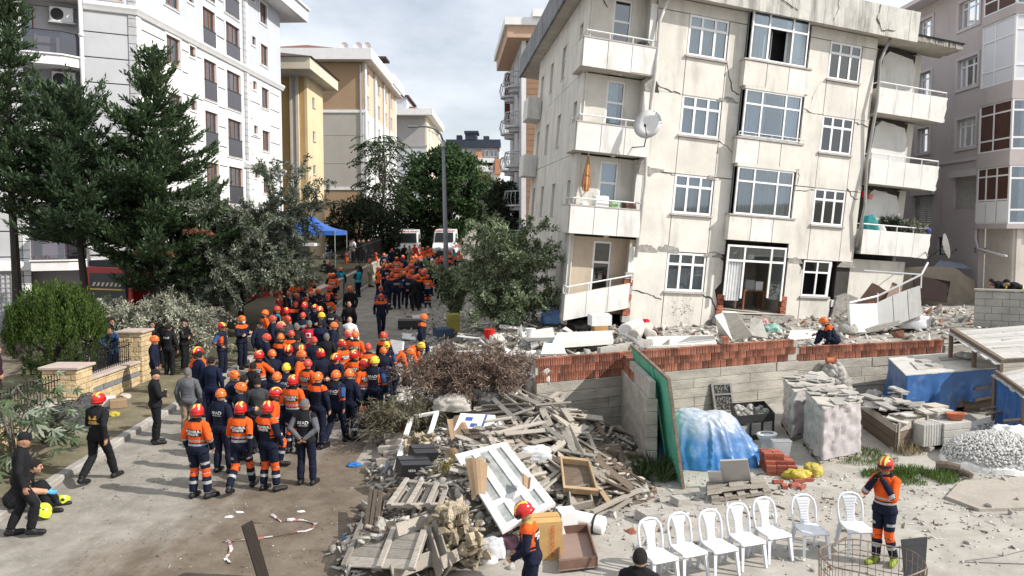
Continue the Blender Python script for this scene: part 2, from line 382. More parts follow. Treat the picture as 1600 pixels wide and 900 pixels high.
 # ground floor right window, frame racked out of square and half empty
def Bsk(a,b,c):return B(a+(c+3.6)*.02*(a-6.3),b,c)
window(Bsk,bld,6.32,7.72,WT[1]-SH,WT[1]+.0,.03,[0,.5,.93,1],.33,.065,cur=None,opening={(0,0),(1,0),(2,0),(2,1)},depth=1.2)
# bays ------------------------------------------------------
BF=-.42
for k in (4,3,2):
 top=WT[k]-1.27;bot=top-1.0
 bay=MB();bay.box((2.36,BF+.05,bot+.02),(5.42,.14,top-.06),B);bay.box((2.33,BF-.04,top-.06),(5.45,.14,top),B,1)
 bo=bay.build('bay_parapet',[RENDER,SILL],bld)
 for i in range(3):
  a=2.37+i*1.015;panel(B,a,a+1.012,bot+.02,top-.065,BF,BF+.048,RENDER2 if (i+k)%3==0 else RENDER,bo)
 hi={4:6.12,3:3.30,2:.48}[k]
 wb=window(B,bld,2.56,5.15,top+.003,hi,BF+.03,[0,.30,.72,1],.30,.06,cur=CURT if k==3 else CURTB,sill=False,depth=1.0,opening={(1,0)} if k==4 else None,inset=.16)
 if k==3:pass
 # side lights of the bay
 for uu,s in ((2.56,1),(5.15,-1)):
  sd=MB();sd.box((min(uu,uu+s*.05),BF+.105,top+.003),(max(uu,uu+s*.05),BF+.14,hi),B);sd.box((min(uu,uu+s*.05),.06,top+.003),(max(uu,uu+s*.05),.12,hi),B)
  so=sd.build('side_light',WHITE,bld);gb=MB();gb.box((uu+s*.015,BF+.14,top+.003),(uu+s*.022,.06,hi),B);gb.build('pane',GLASS,so);gb=MB();gb.quad(B(uu+s*.09,BF+.14,top+.01),B(uu+s*.09,.05,top+.01),B(uu+s*.09,.05,hi-.01),B(uu+s*.09,BF+.14,hi-.01));gb.build('curtain',CURT,so)
 hd=MB();hd.box((2.5,BF+.0,hi+.003),(5.22,.14,hi+.14),B);hd.build('bay_head',RENDER,bld)
 if k==4:  # sash swung open into the room
  sh=MB();Fs=lambda a,b,c:B(3.42+a*.55-b*.8,BF+.12+a*.82+b*.5,c)
  for q in ((0,0,.06,1.1),(.52,0,.58,1.1)):sh.box((q[0],0,top+.1+q[1]),(q[2],.05,top+.1+q[3]),Fs)
  sh.box((.06,0,top+.1),(.52,.05,top+.16),Fs);sh.box((.06,0,top+1.14),(.52,.05,top+1.2),Fs)
  so=sh.build('open_sash',WHITE,bld);gb=MB();gb.box((.06,.02,top+.16),(.52,.028,top+1.14),Fs);gb.build('pane',GLASS,so)
  # railing in front of the third floor bay window
rl=MB()
for q in (1.60,1.72):rl.tube([B(2.4,BF-.05,q),B(5.4,BF-.05,q)],.018,6)
for a in (2.4,3.15,3.9,4.65,5.4):rl.tube([B(a,BF-.05,1.56),B(a,BF-.05,1.72)],.014,5)
rl.build('railing',WMETAL,bld)
# ground floor bay, glazing torn out and the room laid open
hi,lo=-2.42,-5.6
rm=MB()
ROOMW=M('room_plaster',(.50,.46,.40),.9,.1,1.5,.1,20)
rm.quad(B(2.5,3.2,lo),B(5.5,3.2,lo),B(5.5,3.2,hi),B(2.5,3.2,hi));rm.quad(B(2.5,.1,lo),B(2.5,3.2,lo),B(2.5,3.2,hi),B(2.5,.1,hi))
rm.quad(B(5.5,.1,lo),B(5.5,.1,hi),B(5.5,3.2,hi),B(5.5,3.2,lo));rm.quad(B(2.5,BF,lo+.6),B(5.5,BF,lo+.6),B(5.5,3.2,lo+.6),B(2.5,3.2,lo+.6));rm.quad(B(2.5,BF,hi),B(2.5,3.2,hi),B(5.5,3.2,hi),B(5.5,BF,hi))
rm.build('room',ROOMW,bld)
iw=MB();iw.box((3.75,1.3,lo+.62),(3.83,3.1,hi-.02),B);iw.build('partition_wall',ROOMW,bld)
fw=MB()
fw.box((2.44,BF,hi-1.9),(2.52,BF+.07,hi),B);fw.box((5.10,BF,hi-2.05),(5.18,BF+.07,hi),B);fw.box((2.52,BF,hi-.07),(5.10,BF+.07,hi),B)
fw.box((2.52,BF+.003,hi-.62),(5.10,BF+.066,hi-.54),B);fw.box((3.20,BF+.003,hi-2.0),(3.28,BF+.068,hi-.62),B);fw.box((4.45,BF+.003,hi-1.95),(4.53,BF+.068,hi-.62),B)
fw.box((3.20,BF+.003,hi-.54),(3.28,BF+.068,hi-.07),B);fw.box((4.45,BF+.003,hi-.54),(4.53,BF+.068,hi-.07),B)
fo=fw.build('torn_window_frame',WHITE,bld)
for a,b,c,d in ((2.53,3.19,hi-.53,hi-.08),(3.29,4.44,hi-.53,hi-.08),(4.54,5.09,hi-.53,hi-.08),(4.54,5.09,hi-2.0,hi-.63)):
 gb=MB();gb.box((a,BF+.03,c),(b,BF+.037,d),B);gb.build('pane',GLASS,fo)
cu=MB();curtain(cu,B,2.55,3.2,hi-2.1,hi-.62,BF+.12,.04,.13);cu.build('curtain',CURT,fo)
cu=MB();curtain(cu,B,4.5,4.72,hi-1.9,hi-.1,BF+.22,.03,.12);cu.build('curtain',M('yellow_curtain',(.55,.47,.08),.9),fo)
bm=MB()
for i,(w,v0) in enumerate(((-5.55,-.55),(-5.3,-.5),(-5.12,-.42))):
 n=9
 for q in range(n):
  a=2.1+i*.1+q*(3.6/n)
  bm.box((a,v0+ru(-.05,.03),w-.11+ru(-.02,.02)),(a+3.6/n-.004,v0+.5,w+.08+ru(-.03,.02)),B)
bm.build('broken_slab_edge',RCONC,bld)
# side wall facing the street --------------------------------
SU=-3.95
SWIN=[(1.40,2.12),(5.4,6.5),(9.4,10.4),(13.05,14.1)]
VE=15.4
for k in (1,2,3,4):
 top=WT[k]-.52 if k<4 else 5.08;bot=FLOOR_BOT if k==1 else WT[k]-2.83-.5
 sill_w=top-1.32 if k>1 else top-1.3
 nxt=6.08 if k==4 else (WT[k+1]-.52-1.32-1.5 if False else None)
 e=[.55]+[x for s in SWIN for x in s]+[VE]
 S0=lambda a,b,c:B(SU+b,a,c)
 upper=6.08 if k==4 else (WT[k+1]-.52-2.83 if k+1<4 else 5.08-2.83)
 upper={1:WT[2]-.52-1.9,2:WT[3]-.52-1.9,3:5.08-1.9,4:6.08}[k];lower={1:FLOOR_BOT,2:WT[2]-.52-1.9,3:WT[3]-.52-1.9,4:5.08-1.9}[k]
 for i in range(0,len(e)-1,2):panel(S0,e[i],e[i+1],lower,upper,0,.15,RENDER,bld,.010)
 for s in SWIN:
  panel(S0,s[0],s[1],lower,sill_w-.06,0,.15,RENDER,bld,.008);panel(S0,s[0],s[1],top,upper,0,.15,RENDER,bld,.008)
  window(S0,bld,s[0],s[1],sill_w,top,.11,2,.32,.05,cur=CURT,sill=True)
sc_=MB();sc_.box((SU+.12,.5,FLOOR_BOT),(SU+.16,VE,6.0),B)
# far end wall and rear keep the block closed
sc_.box((SU+.2,VE-.2,FLOOR_BOT),(11.9,VE,6.1),B);sc_.box((11.7,1.1,FLOOR_BOT+2.5),(11.9,VE,6.1),B)
sc_.build('rear_wall',RENDER,bld)
for w in (1.65+2.83-.2,1.65-.2):
 sb_=MB();sb_.box((SU-.75,13.0,w-1.4),(SU-.02,15.3,w-.35),B);sb_.build('side_balcony',RENDER2,bld)
 # corner balconies on the left ------------------------------------
RW=.62  # depth of the recess
def railing(F,pts,h0,name,parent,mat=WMETAL,posts=4,r=.028):
 m_=MB()
 for i in range(len(pts)-1):
  (a,b),(c,d)=pts[i],pts[i+1]
  m_.tube([F(a,b,h0+.22),F(c,d,h0+.22)],r,6)
  n=max(1,int(round(math.hypot(c-a,d-b)/.85)))
  for q in range(n+1):
   t=q/n;m_.tube([F(a+(c-a)*t,b+(d-b)*t,h0-.03),F(a+(c-a)*t,b+(d-b)*t,h0+.22)],r*.8,5)
 return m_.build(name,mat,parent)
PINKR=M('peach_render',(.52,.43,.33),.9,.1,1.2,.2,20,dirt=((.30,.26,.2),.3,1.8),streak=4)
for k in (4,3,2,1):
 top=WT[k]-1.40;bot=top-1.0;hi=WT[k]+.36
 wallm=RENDER if k>1 else PINKR
 du0,du1=-2.95,-2.22
 rc=MB()
 for a,b,c,d in ((SU+.16,du0,bot,hi),(du1,-1.4,bot,hi),(du0,du1,top+1.62,hi)):rc.box((a+.003,RW,c),(b-.003,RW+.15,d),B)
 rc.box((-1.60,.125,bot),(-1.36,RW+.15,hi),B)
 rc.build('recess_wall',wallm,bld)
 rc=MB();rc.box((-1.62,-.01,bot if k>1 else FLOOR_BOT+.3),(-1.36,.12,hi-.25),B);rc.build('corner_pier',RENDER2,bld)
 dr=window(B,bld,du0,du1,bot+.1,top+1.62,RW+.03,1,.30,.07,sill=False,cur=CURT if k in (2,3) else None,depth=.9,name='balcony_door',gl=GLASS if k in (2,3) else GLASSD)
 if k>1:
  bl=MB();bl.box((SU-.2,-.24,bot),(-1.33,RW,bot+.16),B);bl.box((SU-.2,RW,bot),(SU-.004,1.7,bot+.16),B)
  bl.box((SU-.14,-.18,bot+.16),(-1.39,-.06,top-.05),B);bl.box((SU-.14,-.06,bot+.16),(SU-.02,1.65,top-.05),B)
  bl.box((SU-.23,-.27,top-.05),(-1.30,-.02,top),B,1);bl.box((SU-.23,-.02,top-.05),(SU+.02,1.7,top),B,1)
  bo=bl.build('balcony',[SOFFIT,SILL],bld)
  for i in range(3):
   a=SU-.2+i*.94;panel(B,a,a+.935 if i<2 else -1.34,bot+(.0 if not (k==4 and i==2) else .03),top-.055,-.26,-.185,RENDER2,bo,.008)
  Sb=lambda a,b,c:B(SU-.2+b,a,c)
  panel(Sb,-.17,1.7,bot,top-.055,-.06,.055,RENDER,bo,.006)
  railing(B,[(SU-.1,1.6),(SU-.1,-.13),(-1.36,-.13)],top,'railing',bo)
  lm=MB();c0=B(-2.6,.1,bot-.0)
  lm.lathe([(.11,0),(.13,-.03),(.09,-.07),(.02,-.09)],10,lambda a,b,c:c0+BU*a+BV*b+BW*c);lm.build('ceiling_lamp',M('lamp_glass',(.55,.5,.4),.3),bo)
 else:  # lowest balcony hangs askew
  Ft=lambda a,b,c:B(a,b-.1,c+.06+(a+2.6)*.20)
  bl=MB();bl.box((SU-.15,-.24,bot+.08),(-1.5,RW,bot+.22),Ft);bl.box((SU-.1,-.18,bot+.22),(-1.55,-.06,top-.05),Ft);bl.box((SU-.1,-.06,bot+.22),(SU+.02,.6,top-.05),Ft)
  bo=bl.build('balcony',[SOFFIT,SILL],bld)
  for i in range(3):panel(Ft,SU-.15+i*.84,SU-.15+(i+1)*.84,bot+.06,top-.05,-.26,-.185,RENDER2,bo,.008)
  railing(Ft,[(SU-.1,.5),(SU-.1,-.13),(-1.5,-.13)],top,'railing',bo)
 if k==4:
  sfm=MB();sfm.box((SU-.1,-.2,hi),(-1.36,RW+.15,hi+.1),B);sfm.build('soffit',SOFFIT,bld)
  # right hand balconies -------------------------------------------
for k in (4,3,2):
 top=WT[k]-1.46;bot=top-1.0;hi=WT[k]+.30
 rc=MB();rc.box((8.82,.9,bot),(11.88,1.05,hi),B);rc.box((8.70,.125,bot),(8.80,1.05,hi+.1),B);rc.build('recess_wall',RENDER,bld)
 bl=MB();bl.box((9.0,-.2,bot),(12.72,1.3,bot+.15),B);bl.box((9.06,-.14,bot+.15),(12.66,-.04,top),B);bl.box((12.56,-.04,bot+.15),(12.66,1.25,top),B)
 bl.box((9.06,-.04,bot+.15),(9.16,.86,top),B)
 bo=bl.build('balcony',[SOFFIT],bld)
 for i in range(4):
  a=9.0+i*.93
  if i==3:panel(B,0,0,0,0,-.22,-.145,RENDER2,bo,poly=[(a+.01,bot-.0),(12.62,bot-.03),(12.68,bot+.3),(12.74,bot+.55),(12.7,bot+.8),(12.74,top),(a+.01,top)])
  else:panel(B,a,a+.93,bot,top,-.22,-.145,RENDER2,bo,.008)
 railing(B,[(9.05,.85),(9.05,-.09),(12.74,-.09),(12.74,1.1)],top,'railing',bo)
 # a slab of the recess wall has come away
 sl=MB();sl.prism([B(9.5+a,.72,WT[k]-1.4+b) for a,b in ((0,0),(1.9,-.1),(1.95,1.0),(1.75,1.45),(.45,1.62),(.15,1.35))],BV*.12);sl.build('loose_wall_slab',RENDER2,bld)
 vd=MB();vd.prism([B(9.15+a,.86,WT[k]-1.3+b) for a,b in ((0,0),(.38,0),(.6,1.5),(1.6,1.5),(2.3,1.2),(2.35,1.55),(1.3,1.75),(.3,1.6))],BV*.03);vd.build('broken_patch',SEAM,bld)
 pl=MB();pl.box((8.56,-.03,WT[k]-2.83),(8.84,.0,WT[k]+.35),B)
 # roof ---------------------------------------------------------------
rf=MB();rf.box((SU-.55,-.5,6.10),(12.95,1.3,6.30),B);rf.box((SU-.55,1.3,6.10),(11.9,21,6.30),B)
rf.build('roof',SOFFIT,bld)
pr=MB()
e=SU-.62
while e<10.4:
 n_=min(10.42,e+ru(1.1,1.7));t=ru(0,.012)
 q=MB();q.box((e+.006,-.62-t,6.03),(n_-.006,-.50-t,7.18+ru(-.01,.01)),B);q.build('parapet_panel',STAINC,bld);e=n_
v=-.49
while v<20.9:
 n_=min(21,v+1.35);q=MB();q.box((SU-.66,v+.006,6.05),(SU-.55,n_-.006,7.25),B);q.build('fascia_panel',FASCIA,bld);v=n_
ed=MB();x=10.45
while x<12.95:
 ed.box((x,-.56+ru(-.03,.03),6.08+ru(0,.05)),(x+.11,-.495,6.30),B);x+=.11
y=-.5
while y<1.3:ed.box((12.95,y,6.07+ru(0,.06)),(12.99+ru(0,.06),y+.11,6.3),B);y+=.11
ed.build('broken_roof_edge',RCONC,bld)
rm_=MB();rm_.box((10.43,-.62,6.305),(13.0,1.35,6.36),B);rm_.build('roof_membrane',DARK,bld)
# rain pipes
for u,top in ((-1.28,6.0),(8.92,6.0)):
 dp=MB();dp.tube([B(u+.3,-.3,top+.1),B(u+.02,-.12,5.2),B(u-.02,-.32,3.5),B(u-.06,-.10,1.2),B(u-.04,-.32,-.5),B(u-.1,-.10,-3.1 if u<0 else -2.2)],.06,8)
 for w in (5,2.4,-.4):
  pass
 dp.build('rain_pipe',M('rain_pipe_grey',(.58,.56,.52),.6) if u<0 else M('rain_pipe_dark',(.33,.32,.30),.6),bld,smooth=True)
 # spalled plaster at slab ends, cracks
def patch(pts,v=-.012,mat=RCONC,name='spalled_patch',th=.03):
 m_=MB();m_.prism([B(a,v,b) for a,b in pts],BV*th);return m_.build(name,mat,bld)
def crack(pts,w=.02,v=-.010):
 fp=[]
 for i in range(len(pts)-1):
  fp.append(pts[i]);n=max(2,int(math.hypot(pts[i+1][0]-pts[i][0],pts[i+1][1]-pts[i][1])/.12))
  fp+=jag(pts[i],pts[i+1],n,.035)
 fp.append(pts[-1]);m_=MB()
 for i in range(len(fp)-1):
  a,b=fp[i],fp[i+1];ww=w*ru(.5,1.3)
  m_.quad(B(a[0]-ww/2,v,a[1]-ww/2),B(b[0]-ww/2,v,b[1]-ww/2),B(b[0]+ww/2,v,b[1]+ww/2),B(a[0]+ww/2,v,a[1]+ww/2))
 m_.build('crack',SEAM,bld)
def arcp(u,w,ww,hh,n=9):return [(u-ww/2,w)]+[(u-ww/2+ww*i/n+ru(-.05,.05),w+.8*hh*sin(pi*i/n)**.5+ru(-.045,.045)) for i in range(1,n)]+[(u+ww/2,w)]
for u,w,a,b in ((1.95,2.78,.95,.22),(1.98,-2.95,.95,.26),(8.5,-3.05,1.0,.30),(5.85,-3.0,.8,.28),(.0,-2.85,1.0,.32),(-.9,-2.9,.9,.36),(1.55,-.1,.5,.15),(5.9,FLOOR_BOT+.1,1.2,.5),(2.2,FLOOR_BOT+.05,.7,.4)):
 patch(arcp(u,w,a,b))
patch([(-1.35,2.75),(-1.0,2.75),(-1.1,3.1),(-1.35,3.3)],mat=SEAM);patch([(-1.3,-.1),(-1.05,-.2),(-.9,-.05),(-.5,.02),(-.5,.1),(-1.3,.12)])
patch([(-1.65,2.75),(-1.3,2.75),(-1.3,3.5),(-1.5,3.55),(-1.65,3.1)],v=-.03);patch([(-1.7,-.15),(-1.3,-.15),(-1.3,.45),(-1.55,.42)],v=-.03)
crack([(1.75,4.2),(1.95,3.6),(2.1,3.2),(2.45,3.1)],.035);crack([(1.7,1.35),(2.1,1.2),(2.45,.9)]);crack([(-1.3,3.1),(-.9,2.95),(-.1,2.8)],.03);crack([(5.5,2.95),(6.0,2.8),(6.44,2.85)],.025)
crack([(-1.2,.15),(-.6,.0),(0,-.05)],.025);crack([(1.7,-4.4),(2.1,-4.5),(2.3,-4.9),(2.5,-5.2)],.05);crack([(5.45,.9),(5.6,.4),(5.45,-.2),(6.4,-.1)],.03);crack([(8.05,2.7),(8.8,2.6)],.03)
crack([(6.2,4.1),(5.95,3.7),(5.8,3.2)],.02);crack([(-1.4,-4.3),(-.7,-4.4),(-.1,-4.6)],.03);crack([(4.0,6.9),(3.6,6.6),(4.4,6.3)],.03,-.645);crack([(8.3,7.15),(8.2,6.6),(8.5,6.2),(9.2,6.3)],.05,-.645);crack([(6.2,7.1),(6.3,6.7),(6.1,6.2)],.03,-.645)
crack([(-3.6,5.9),(-3.2,5.5)],.03,RW-.012);crack([(8.05,.1),(8.5,-.3),(8.8,-.2)],.03);crack([(6.3,-2.8),(6.15,-3.4)],.03)
for i in range(70):
 a=.75+R.gauss(0,.32);b=-5.0+R.gauss(0,.22);s=ru(.01,.035)
 if 0.1<a<1.6 and b>-5.6:patch([(a,b),(a+s*1.4,b+s*.3),(a+s,b+s),(a-s*.2,b+s*.8)],-.006,SEAM,'mortar_spot',.02)
 # exposed brick pier beside the open bay
EB=M('exposed_brick',(.30,.10,.065),.9,.25,6,.5,20,isl=.25)
for u in (2.33,5.32):
 for i in range(6):
  q=MB();q.box((u+ru(-.03,.03),-.16,-5.5+i*.2),(u+.26,.1,-5.5+i*.2+.18),B);q.build('brick',EB,bld)
  # ================================================================== other buildings
def frame2(P0,d,inside):
 d=Vector((d[0],d[1],0)).normalized();i=Vector((inside[0],inside[1],0)).normalized();P0=Vector((P0[0],P0[1],0))
 return lambda a,b,c:P0+d*a+i*b+Vector((0,0,c))
def wall_cells(F,parent,u0,u1,w0,w1,holes,mat,v0=0,v1=.2,name='wall',breaks=(),gap=.0,ubreaks=()):
 """solid wall with real openings; with breaks it is laid in separate courses, each its own part"""
 us=sorted({u0,u1,*[h[0] for h in holes],*[h[1] for h in holes],*ubreaks});us=[u for u in us if u0<=u<=u1]
 ws=sorted({w0,w1,*[h[2] for h in holes],*[h[3] for h in holes],*breaks});ws=[w for w in ws if w0<=w<=w1]
 mb=MB();nb=0
 for j in range(len(ws)-1):
  i=0
  while i<len(us)-1:
   def hole(i):
    a,c=(us[i]+us[i+1])/2,(ws[j]+ws[j+1])/2
    return any(h[0]<a<h[1] and h[2]<c<h[3] for h in holes)
   if hole(i):i+=1;continue
   k=i
   while k+1<len(us)-1 and not hole(k+1):k+=1
   g0=gap if ws[j] in breaks else 0;g1=0
   mb.box((us[i],v0,ws[j]+g0),(us[k+1],v1,ws[j+1]),F);i=k+1
 return mb.build(name,mat,parent)
 # ---- pale block on the left -----------------------------------------------------------
LS=frame2((-16.55,37.3),(.047,1),(-1,.047));LF=frame2((-16.55,37.3),(-.87,-.5),(-.5,.87))
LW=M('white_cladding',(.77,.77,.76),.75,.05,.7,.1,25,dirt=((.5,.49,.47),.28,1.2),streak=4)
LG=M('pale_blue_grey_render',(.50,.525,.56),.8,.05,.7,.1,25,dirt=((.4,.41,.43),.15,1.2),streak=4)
LG2=M('grey_and_shaded_cladding',(.46,.465,.48),.8,.06,.7,.1,25,dirt=((.36,.36,.36),.15,1.2),streak=4)  # plain grey; on the white block's balcony side, shade put into the cladding colour
TRIM=M('white_trim',(.74,.74,.73),.7,.05,2,.05)
QUOIN=M('grey_quoin_stone',(.40,.405,.41),.85,.12,5,.3,20,isl=.1)
lb=empty('apartment_building',gp(-16.5,45),'white and blue grey apartment block behind the conifers with brown windows','building')
WIN=[]
for h in (20.1,17.5,14.8,12.1,9.4,6.7):
 WIN+=[(2.85,4.35,h+.27-1.27,h+.27,'w')] if h<20 else []
 WIN+=[(5.4,6.1,h-.22,h+.3,'s')] if h<20 else []
 WIN+=[(7.1,8.75,h-2.05,h,'f'),(10.2,12.3,h-2.08,h,'f'),(14.35,15.0,h-.4,h+.12,'s'),(15.85,17.2,h-1.25,h,'w')]
breaks=[4.0+1.07*i for i in range(1,11)]
lo_holes=[w[:4] for w in WIN if w[3]<15.4];hi_holes=[w[:4] for w in WIN if w[2]>15.3]
wall_cells(LS,lb,0.0,12.9,1.0,15.4,lo_holes,LW,0,.2,'white_wall')
wall_cells(LS,lb,13.75,19.8,1.0,15.4,lo_holes,LW,0,.2,'white_wall')
wall_cells(LS,lb,0.0,12.9,15.4,20.3,hi_holes,LG,0,.2,'grey_wall');wall_cells(LS,lb,13.75,19.8,15.4,20.3,hi_holes,LG,0,.2,'grey_wall')
# groove lines between the windows: thin dark strips laid on the wall face
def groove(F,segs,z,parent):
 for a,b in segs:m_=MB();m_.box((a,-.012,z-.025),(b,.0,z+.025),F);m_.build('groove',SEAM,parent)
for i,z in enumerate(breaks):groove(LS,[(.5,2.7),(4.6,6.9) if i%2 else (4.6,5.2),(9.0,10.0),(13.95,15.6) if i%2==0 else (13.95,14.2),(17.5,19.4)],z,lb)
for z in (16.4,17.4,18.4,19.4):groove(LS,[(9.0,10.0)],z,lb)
for (a,b,c,d,t) in WIN:
 tr=MB();e=.13
 if t!='s' or True:
  e=.12 if t!='s' else .09
  tr.box((a-e,-.05,c-e),(b+e,-.002,c),LS);tr.box((a-e,-.05,d),(b+e,-.002,d+e),LS);tr.box((a-e,-.05,c),(a,-.002,d),LS);tr.box((b,-.05,c),(b+e,-.002,d),LS)
  tr.build('window_trim',TRIM,lb)
 o=window(LS,lb,a,b,c,d,.07,1 if t=='s' else ([0,.5,1] if t=='w' else [0,.34,.66,1]),0,.075,BROWNF,GLASS,CURT if t!='s' else None,t!='s',.45)
 if t=='f':
  r_=MB();r_.box((a,-.06,c+.02),(b,-.045,c+.95),LS);r_.build('balustrade_glass',M('smoked_balustrade',(.035,.03,.04),.25,.1,2,0,spec=.6),o)
  r_=MB();r_.box((a-.03,-.075,c+.952),(b+.03,-.03,c+1.0),LS);r_.build('rail',BLACKM,o)
def quoins(F,a0,a1,z0,z1,parent,mat=QUOIN,v=-.05,h=.36):
 z=z0;i=0
 while z<z1:
  m_=MB();m_.box((a0,v,z),(a1,.1,min(z+h-.025,z1)),F);m_.build('quoin_block',mat,parent);z+=h
quoins(LS,12.92,13.32,1,20.3,lb);quoins(LS,13.34,13.73,1,20.3,lb,TRIM)
quoins(LS,0,.42,1,20.3,lb,TRIM);quoins(LF,.0,.30,1,22,lb)
for z,F,u0,u1 in ((15.4,LS,-.1,20),(15.4,LF,-.05,2.05),(9.7,LS,12.5,20),(15.4,LF,5.0,9)):
 m_=MB()
 m_.prism([F(u0,b,z+c) for b,c in ((0,-.22),(-.10,-.2),(-.16,-.08),(-.22,.02),(-.22,.12),(-.1,.17),(0,.2))],F(u1,0,0)-F(u0,0,0));m_.build('cornice',TRIM,lb)
 # side with the balconies
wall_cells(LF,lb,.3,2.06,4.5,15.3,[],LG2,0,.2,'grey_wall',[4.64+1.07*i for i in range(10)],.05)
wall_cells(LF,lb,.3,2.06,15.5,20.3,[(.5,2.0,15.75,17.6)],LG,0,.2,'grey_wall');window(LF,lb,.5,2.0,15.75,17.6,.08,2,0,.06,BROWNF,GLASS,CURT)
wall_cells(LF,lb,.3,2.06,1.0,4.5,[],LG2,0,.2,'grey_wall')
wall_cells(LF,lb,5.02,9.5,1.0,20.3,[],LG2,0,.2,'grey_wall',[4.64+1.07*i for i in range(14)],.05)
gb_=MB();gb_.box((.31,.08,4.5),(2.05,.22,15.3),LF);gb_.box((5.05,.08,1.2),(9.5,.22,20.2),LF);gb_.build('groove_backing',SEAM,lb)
quoins(LF,4.36,4.62,1,20.3,lb,TRIM);quoins(LF,4.64,5.0,1,20.3,lb)
SMOKE=glass('smoked_purple_glass',(.20,.15,.19),.10)
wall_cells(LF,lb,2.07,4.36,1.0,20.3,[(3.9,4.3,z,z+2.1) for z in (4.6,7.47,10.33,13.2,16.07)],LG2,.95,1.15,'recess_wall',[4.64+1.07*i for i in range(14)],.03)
m_=MB();m_.box((2.05,.2,1),(2.07,.95,20.3),LF);m_.box((4.36,.1,1),(4.38,.95,20.3),LF);m_.build('recess_side',LG2,lb)
for z in (4.5,7.37,10.23,13.1,15.97):
 window(LF,lb,3.9,4.3,z+.1,z+2.2,1.0,1,.25,.06,BROWNF,GLASS,None,False,.4,name='balcony_door')
 m_=MB();m_.prism([LF(a,b,z-.42) for a,b in ((2.08,.94),(4.35,.94),(4.35,-.55),(2.95,-.55),(2.10,-.05))],Vector((0,0,.40)));bo=m_.build('balcony',TRIM,lb)
 m_=MB();m_.prism([LF(a,b,z-.02) for a,b in ((2.08,.9),(4.37,.9),(4.42,-.62),(2.92,-.62),(2.05,-.1))],Vector((0,0,.06)));m_.build('slab_edge',TRIM,bo)
 m_=MB();m_.box((4.30,-.5,z+.05),(4.33,.5,z+.95),LF);m_.quad(LF(4.3,-.5,z+.05),LF(2.95,-.5,z+.05),LF(2.95,-.5,z+.95),LF(4.3,-.5,z+.95));m_.quad(LF(2.95,-.5,z+.05),LF(2.15,-.02,z+.05),LF(2.15,-.02,z+.95),LF(2.95,-.5,z+.95));m_.build('glass_balustrade',SMOKE,bo)
 m_=MB();m_.tube([LF(4.33,.4,z+.97),LF(4.33,-.5,z+.97),LF(2.95,-.5,z+.97),LF(2.13,-.02,z+.97)],.02,5);m_.build('rail',BLACKM,bo)
for z in (14.68,11.95,17.4):
 ac=empty('air_conditioner',LF(2.85,.5,z),{14.68:'upper white air conditioner with round fan beside the brown balcony door',11.95:'lower white air conditioner with round fan under the balcony slab',17.4:'topmost white air conditioner above the balcony'}[z],'air conditioner','air conditioners on the pale block')
 m_=MB();m_.box((2.4,.5,z),(3.3,.85,z+.62),LF);bevel(m_.build('casing',WHITE,ac),.02)
 m_=MB();c0=LF(3.02,.49,z+.31);du=LF(1,0,0)-LF(0,0,0);db=LF(0,1,0)-LF(0,0,0)
 m_.lathe([(.25,0),(.25,-.015),(.06,-.03)],18,lambda a,b,c:c0+du*a+Vector((0,0,b))+db*c);m_.build('fan_grille',BLACKM,ac)
 m_=MB();m_.box((2.3,.45,z-.06),(3.35,.94,z-.01),LF);m_.build('bracket',METAL,ac)
tb=empty('balcony_table',LF(3.5,.2,13.14),'small brown table on the balcony beside the brown door','table')
m_=MB();m_.box((3.1,.0,13.6),(3.9,.5,13.64),LF);m_.build('table_top',BROWNF,tb)
for a,b in ((3.15,.05),(3.85,.05),(3.15,.45),(3.85,.45)):m_=MB();m_.tube([LF(a,b,13.14),LF(a,b,13.6)],.02,5);m_.build('leg',BROWNF,tb)
m_=MB();m_.tube([LF(2.16,-.16,z) for z in (20,4.2)],.09,8)
for z in (5,8,11,14,17):m_.tube([LF(2.16,-.16,z),LF(2.16,-.16,z+.12)],.12,8)
m_.build('drain_pipe',TRIM,lb,smooth=True)
m_=MB()
m_.prism([LF(-.0,b,4.3+c) for b,c in ((0,-.25),(-.2,-.2),(-.2,.15),(0,.2))],LF(9,0,0)-LF(0,0,0));m_.build('base_cornice',TRIM,lb)
gr=MB()
for i in range(24):gr.tube([LF(4.9+i*.18,-.05,1.5),LF(4.9+i*.18,-.05,4)],.02,4)
for i in range(12):gr.tube([LF(4.8,-.05,1.6+i*.2),LF(9.2,-.05,1.6+i*.2)],.015,4)
gr.build('window_grille',METAL,lb)
m_=MB();m_.box((-.3,-1.2,20.3),(22.3,12,20.5),LS);m_.box((-.3,-1.2,20.5),(22.3,-1.0,21.1),LS);m_.box((22.1,-1.0,20.5),(22.3,12,21.1),LS);m_.box((-.3,-1.35,21.1),(22.45,-.95,21.22),LS);m_.build('eave',TRIM,lb)
m_=MB();m_.box((19.6,.21,1),(19.8,12,20.3),LS);m_.box((.3,11.8,1),(19.6,12,20.3),LS);m_.box((9.3,.3,1),(9.5,8,20.3),LF);m_.build('rear_wall',LG,lb)

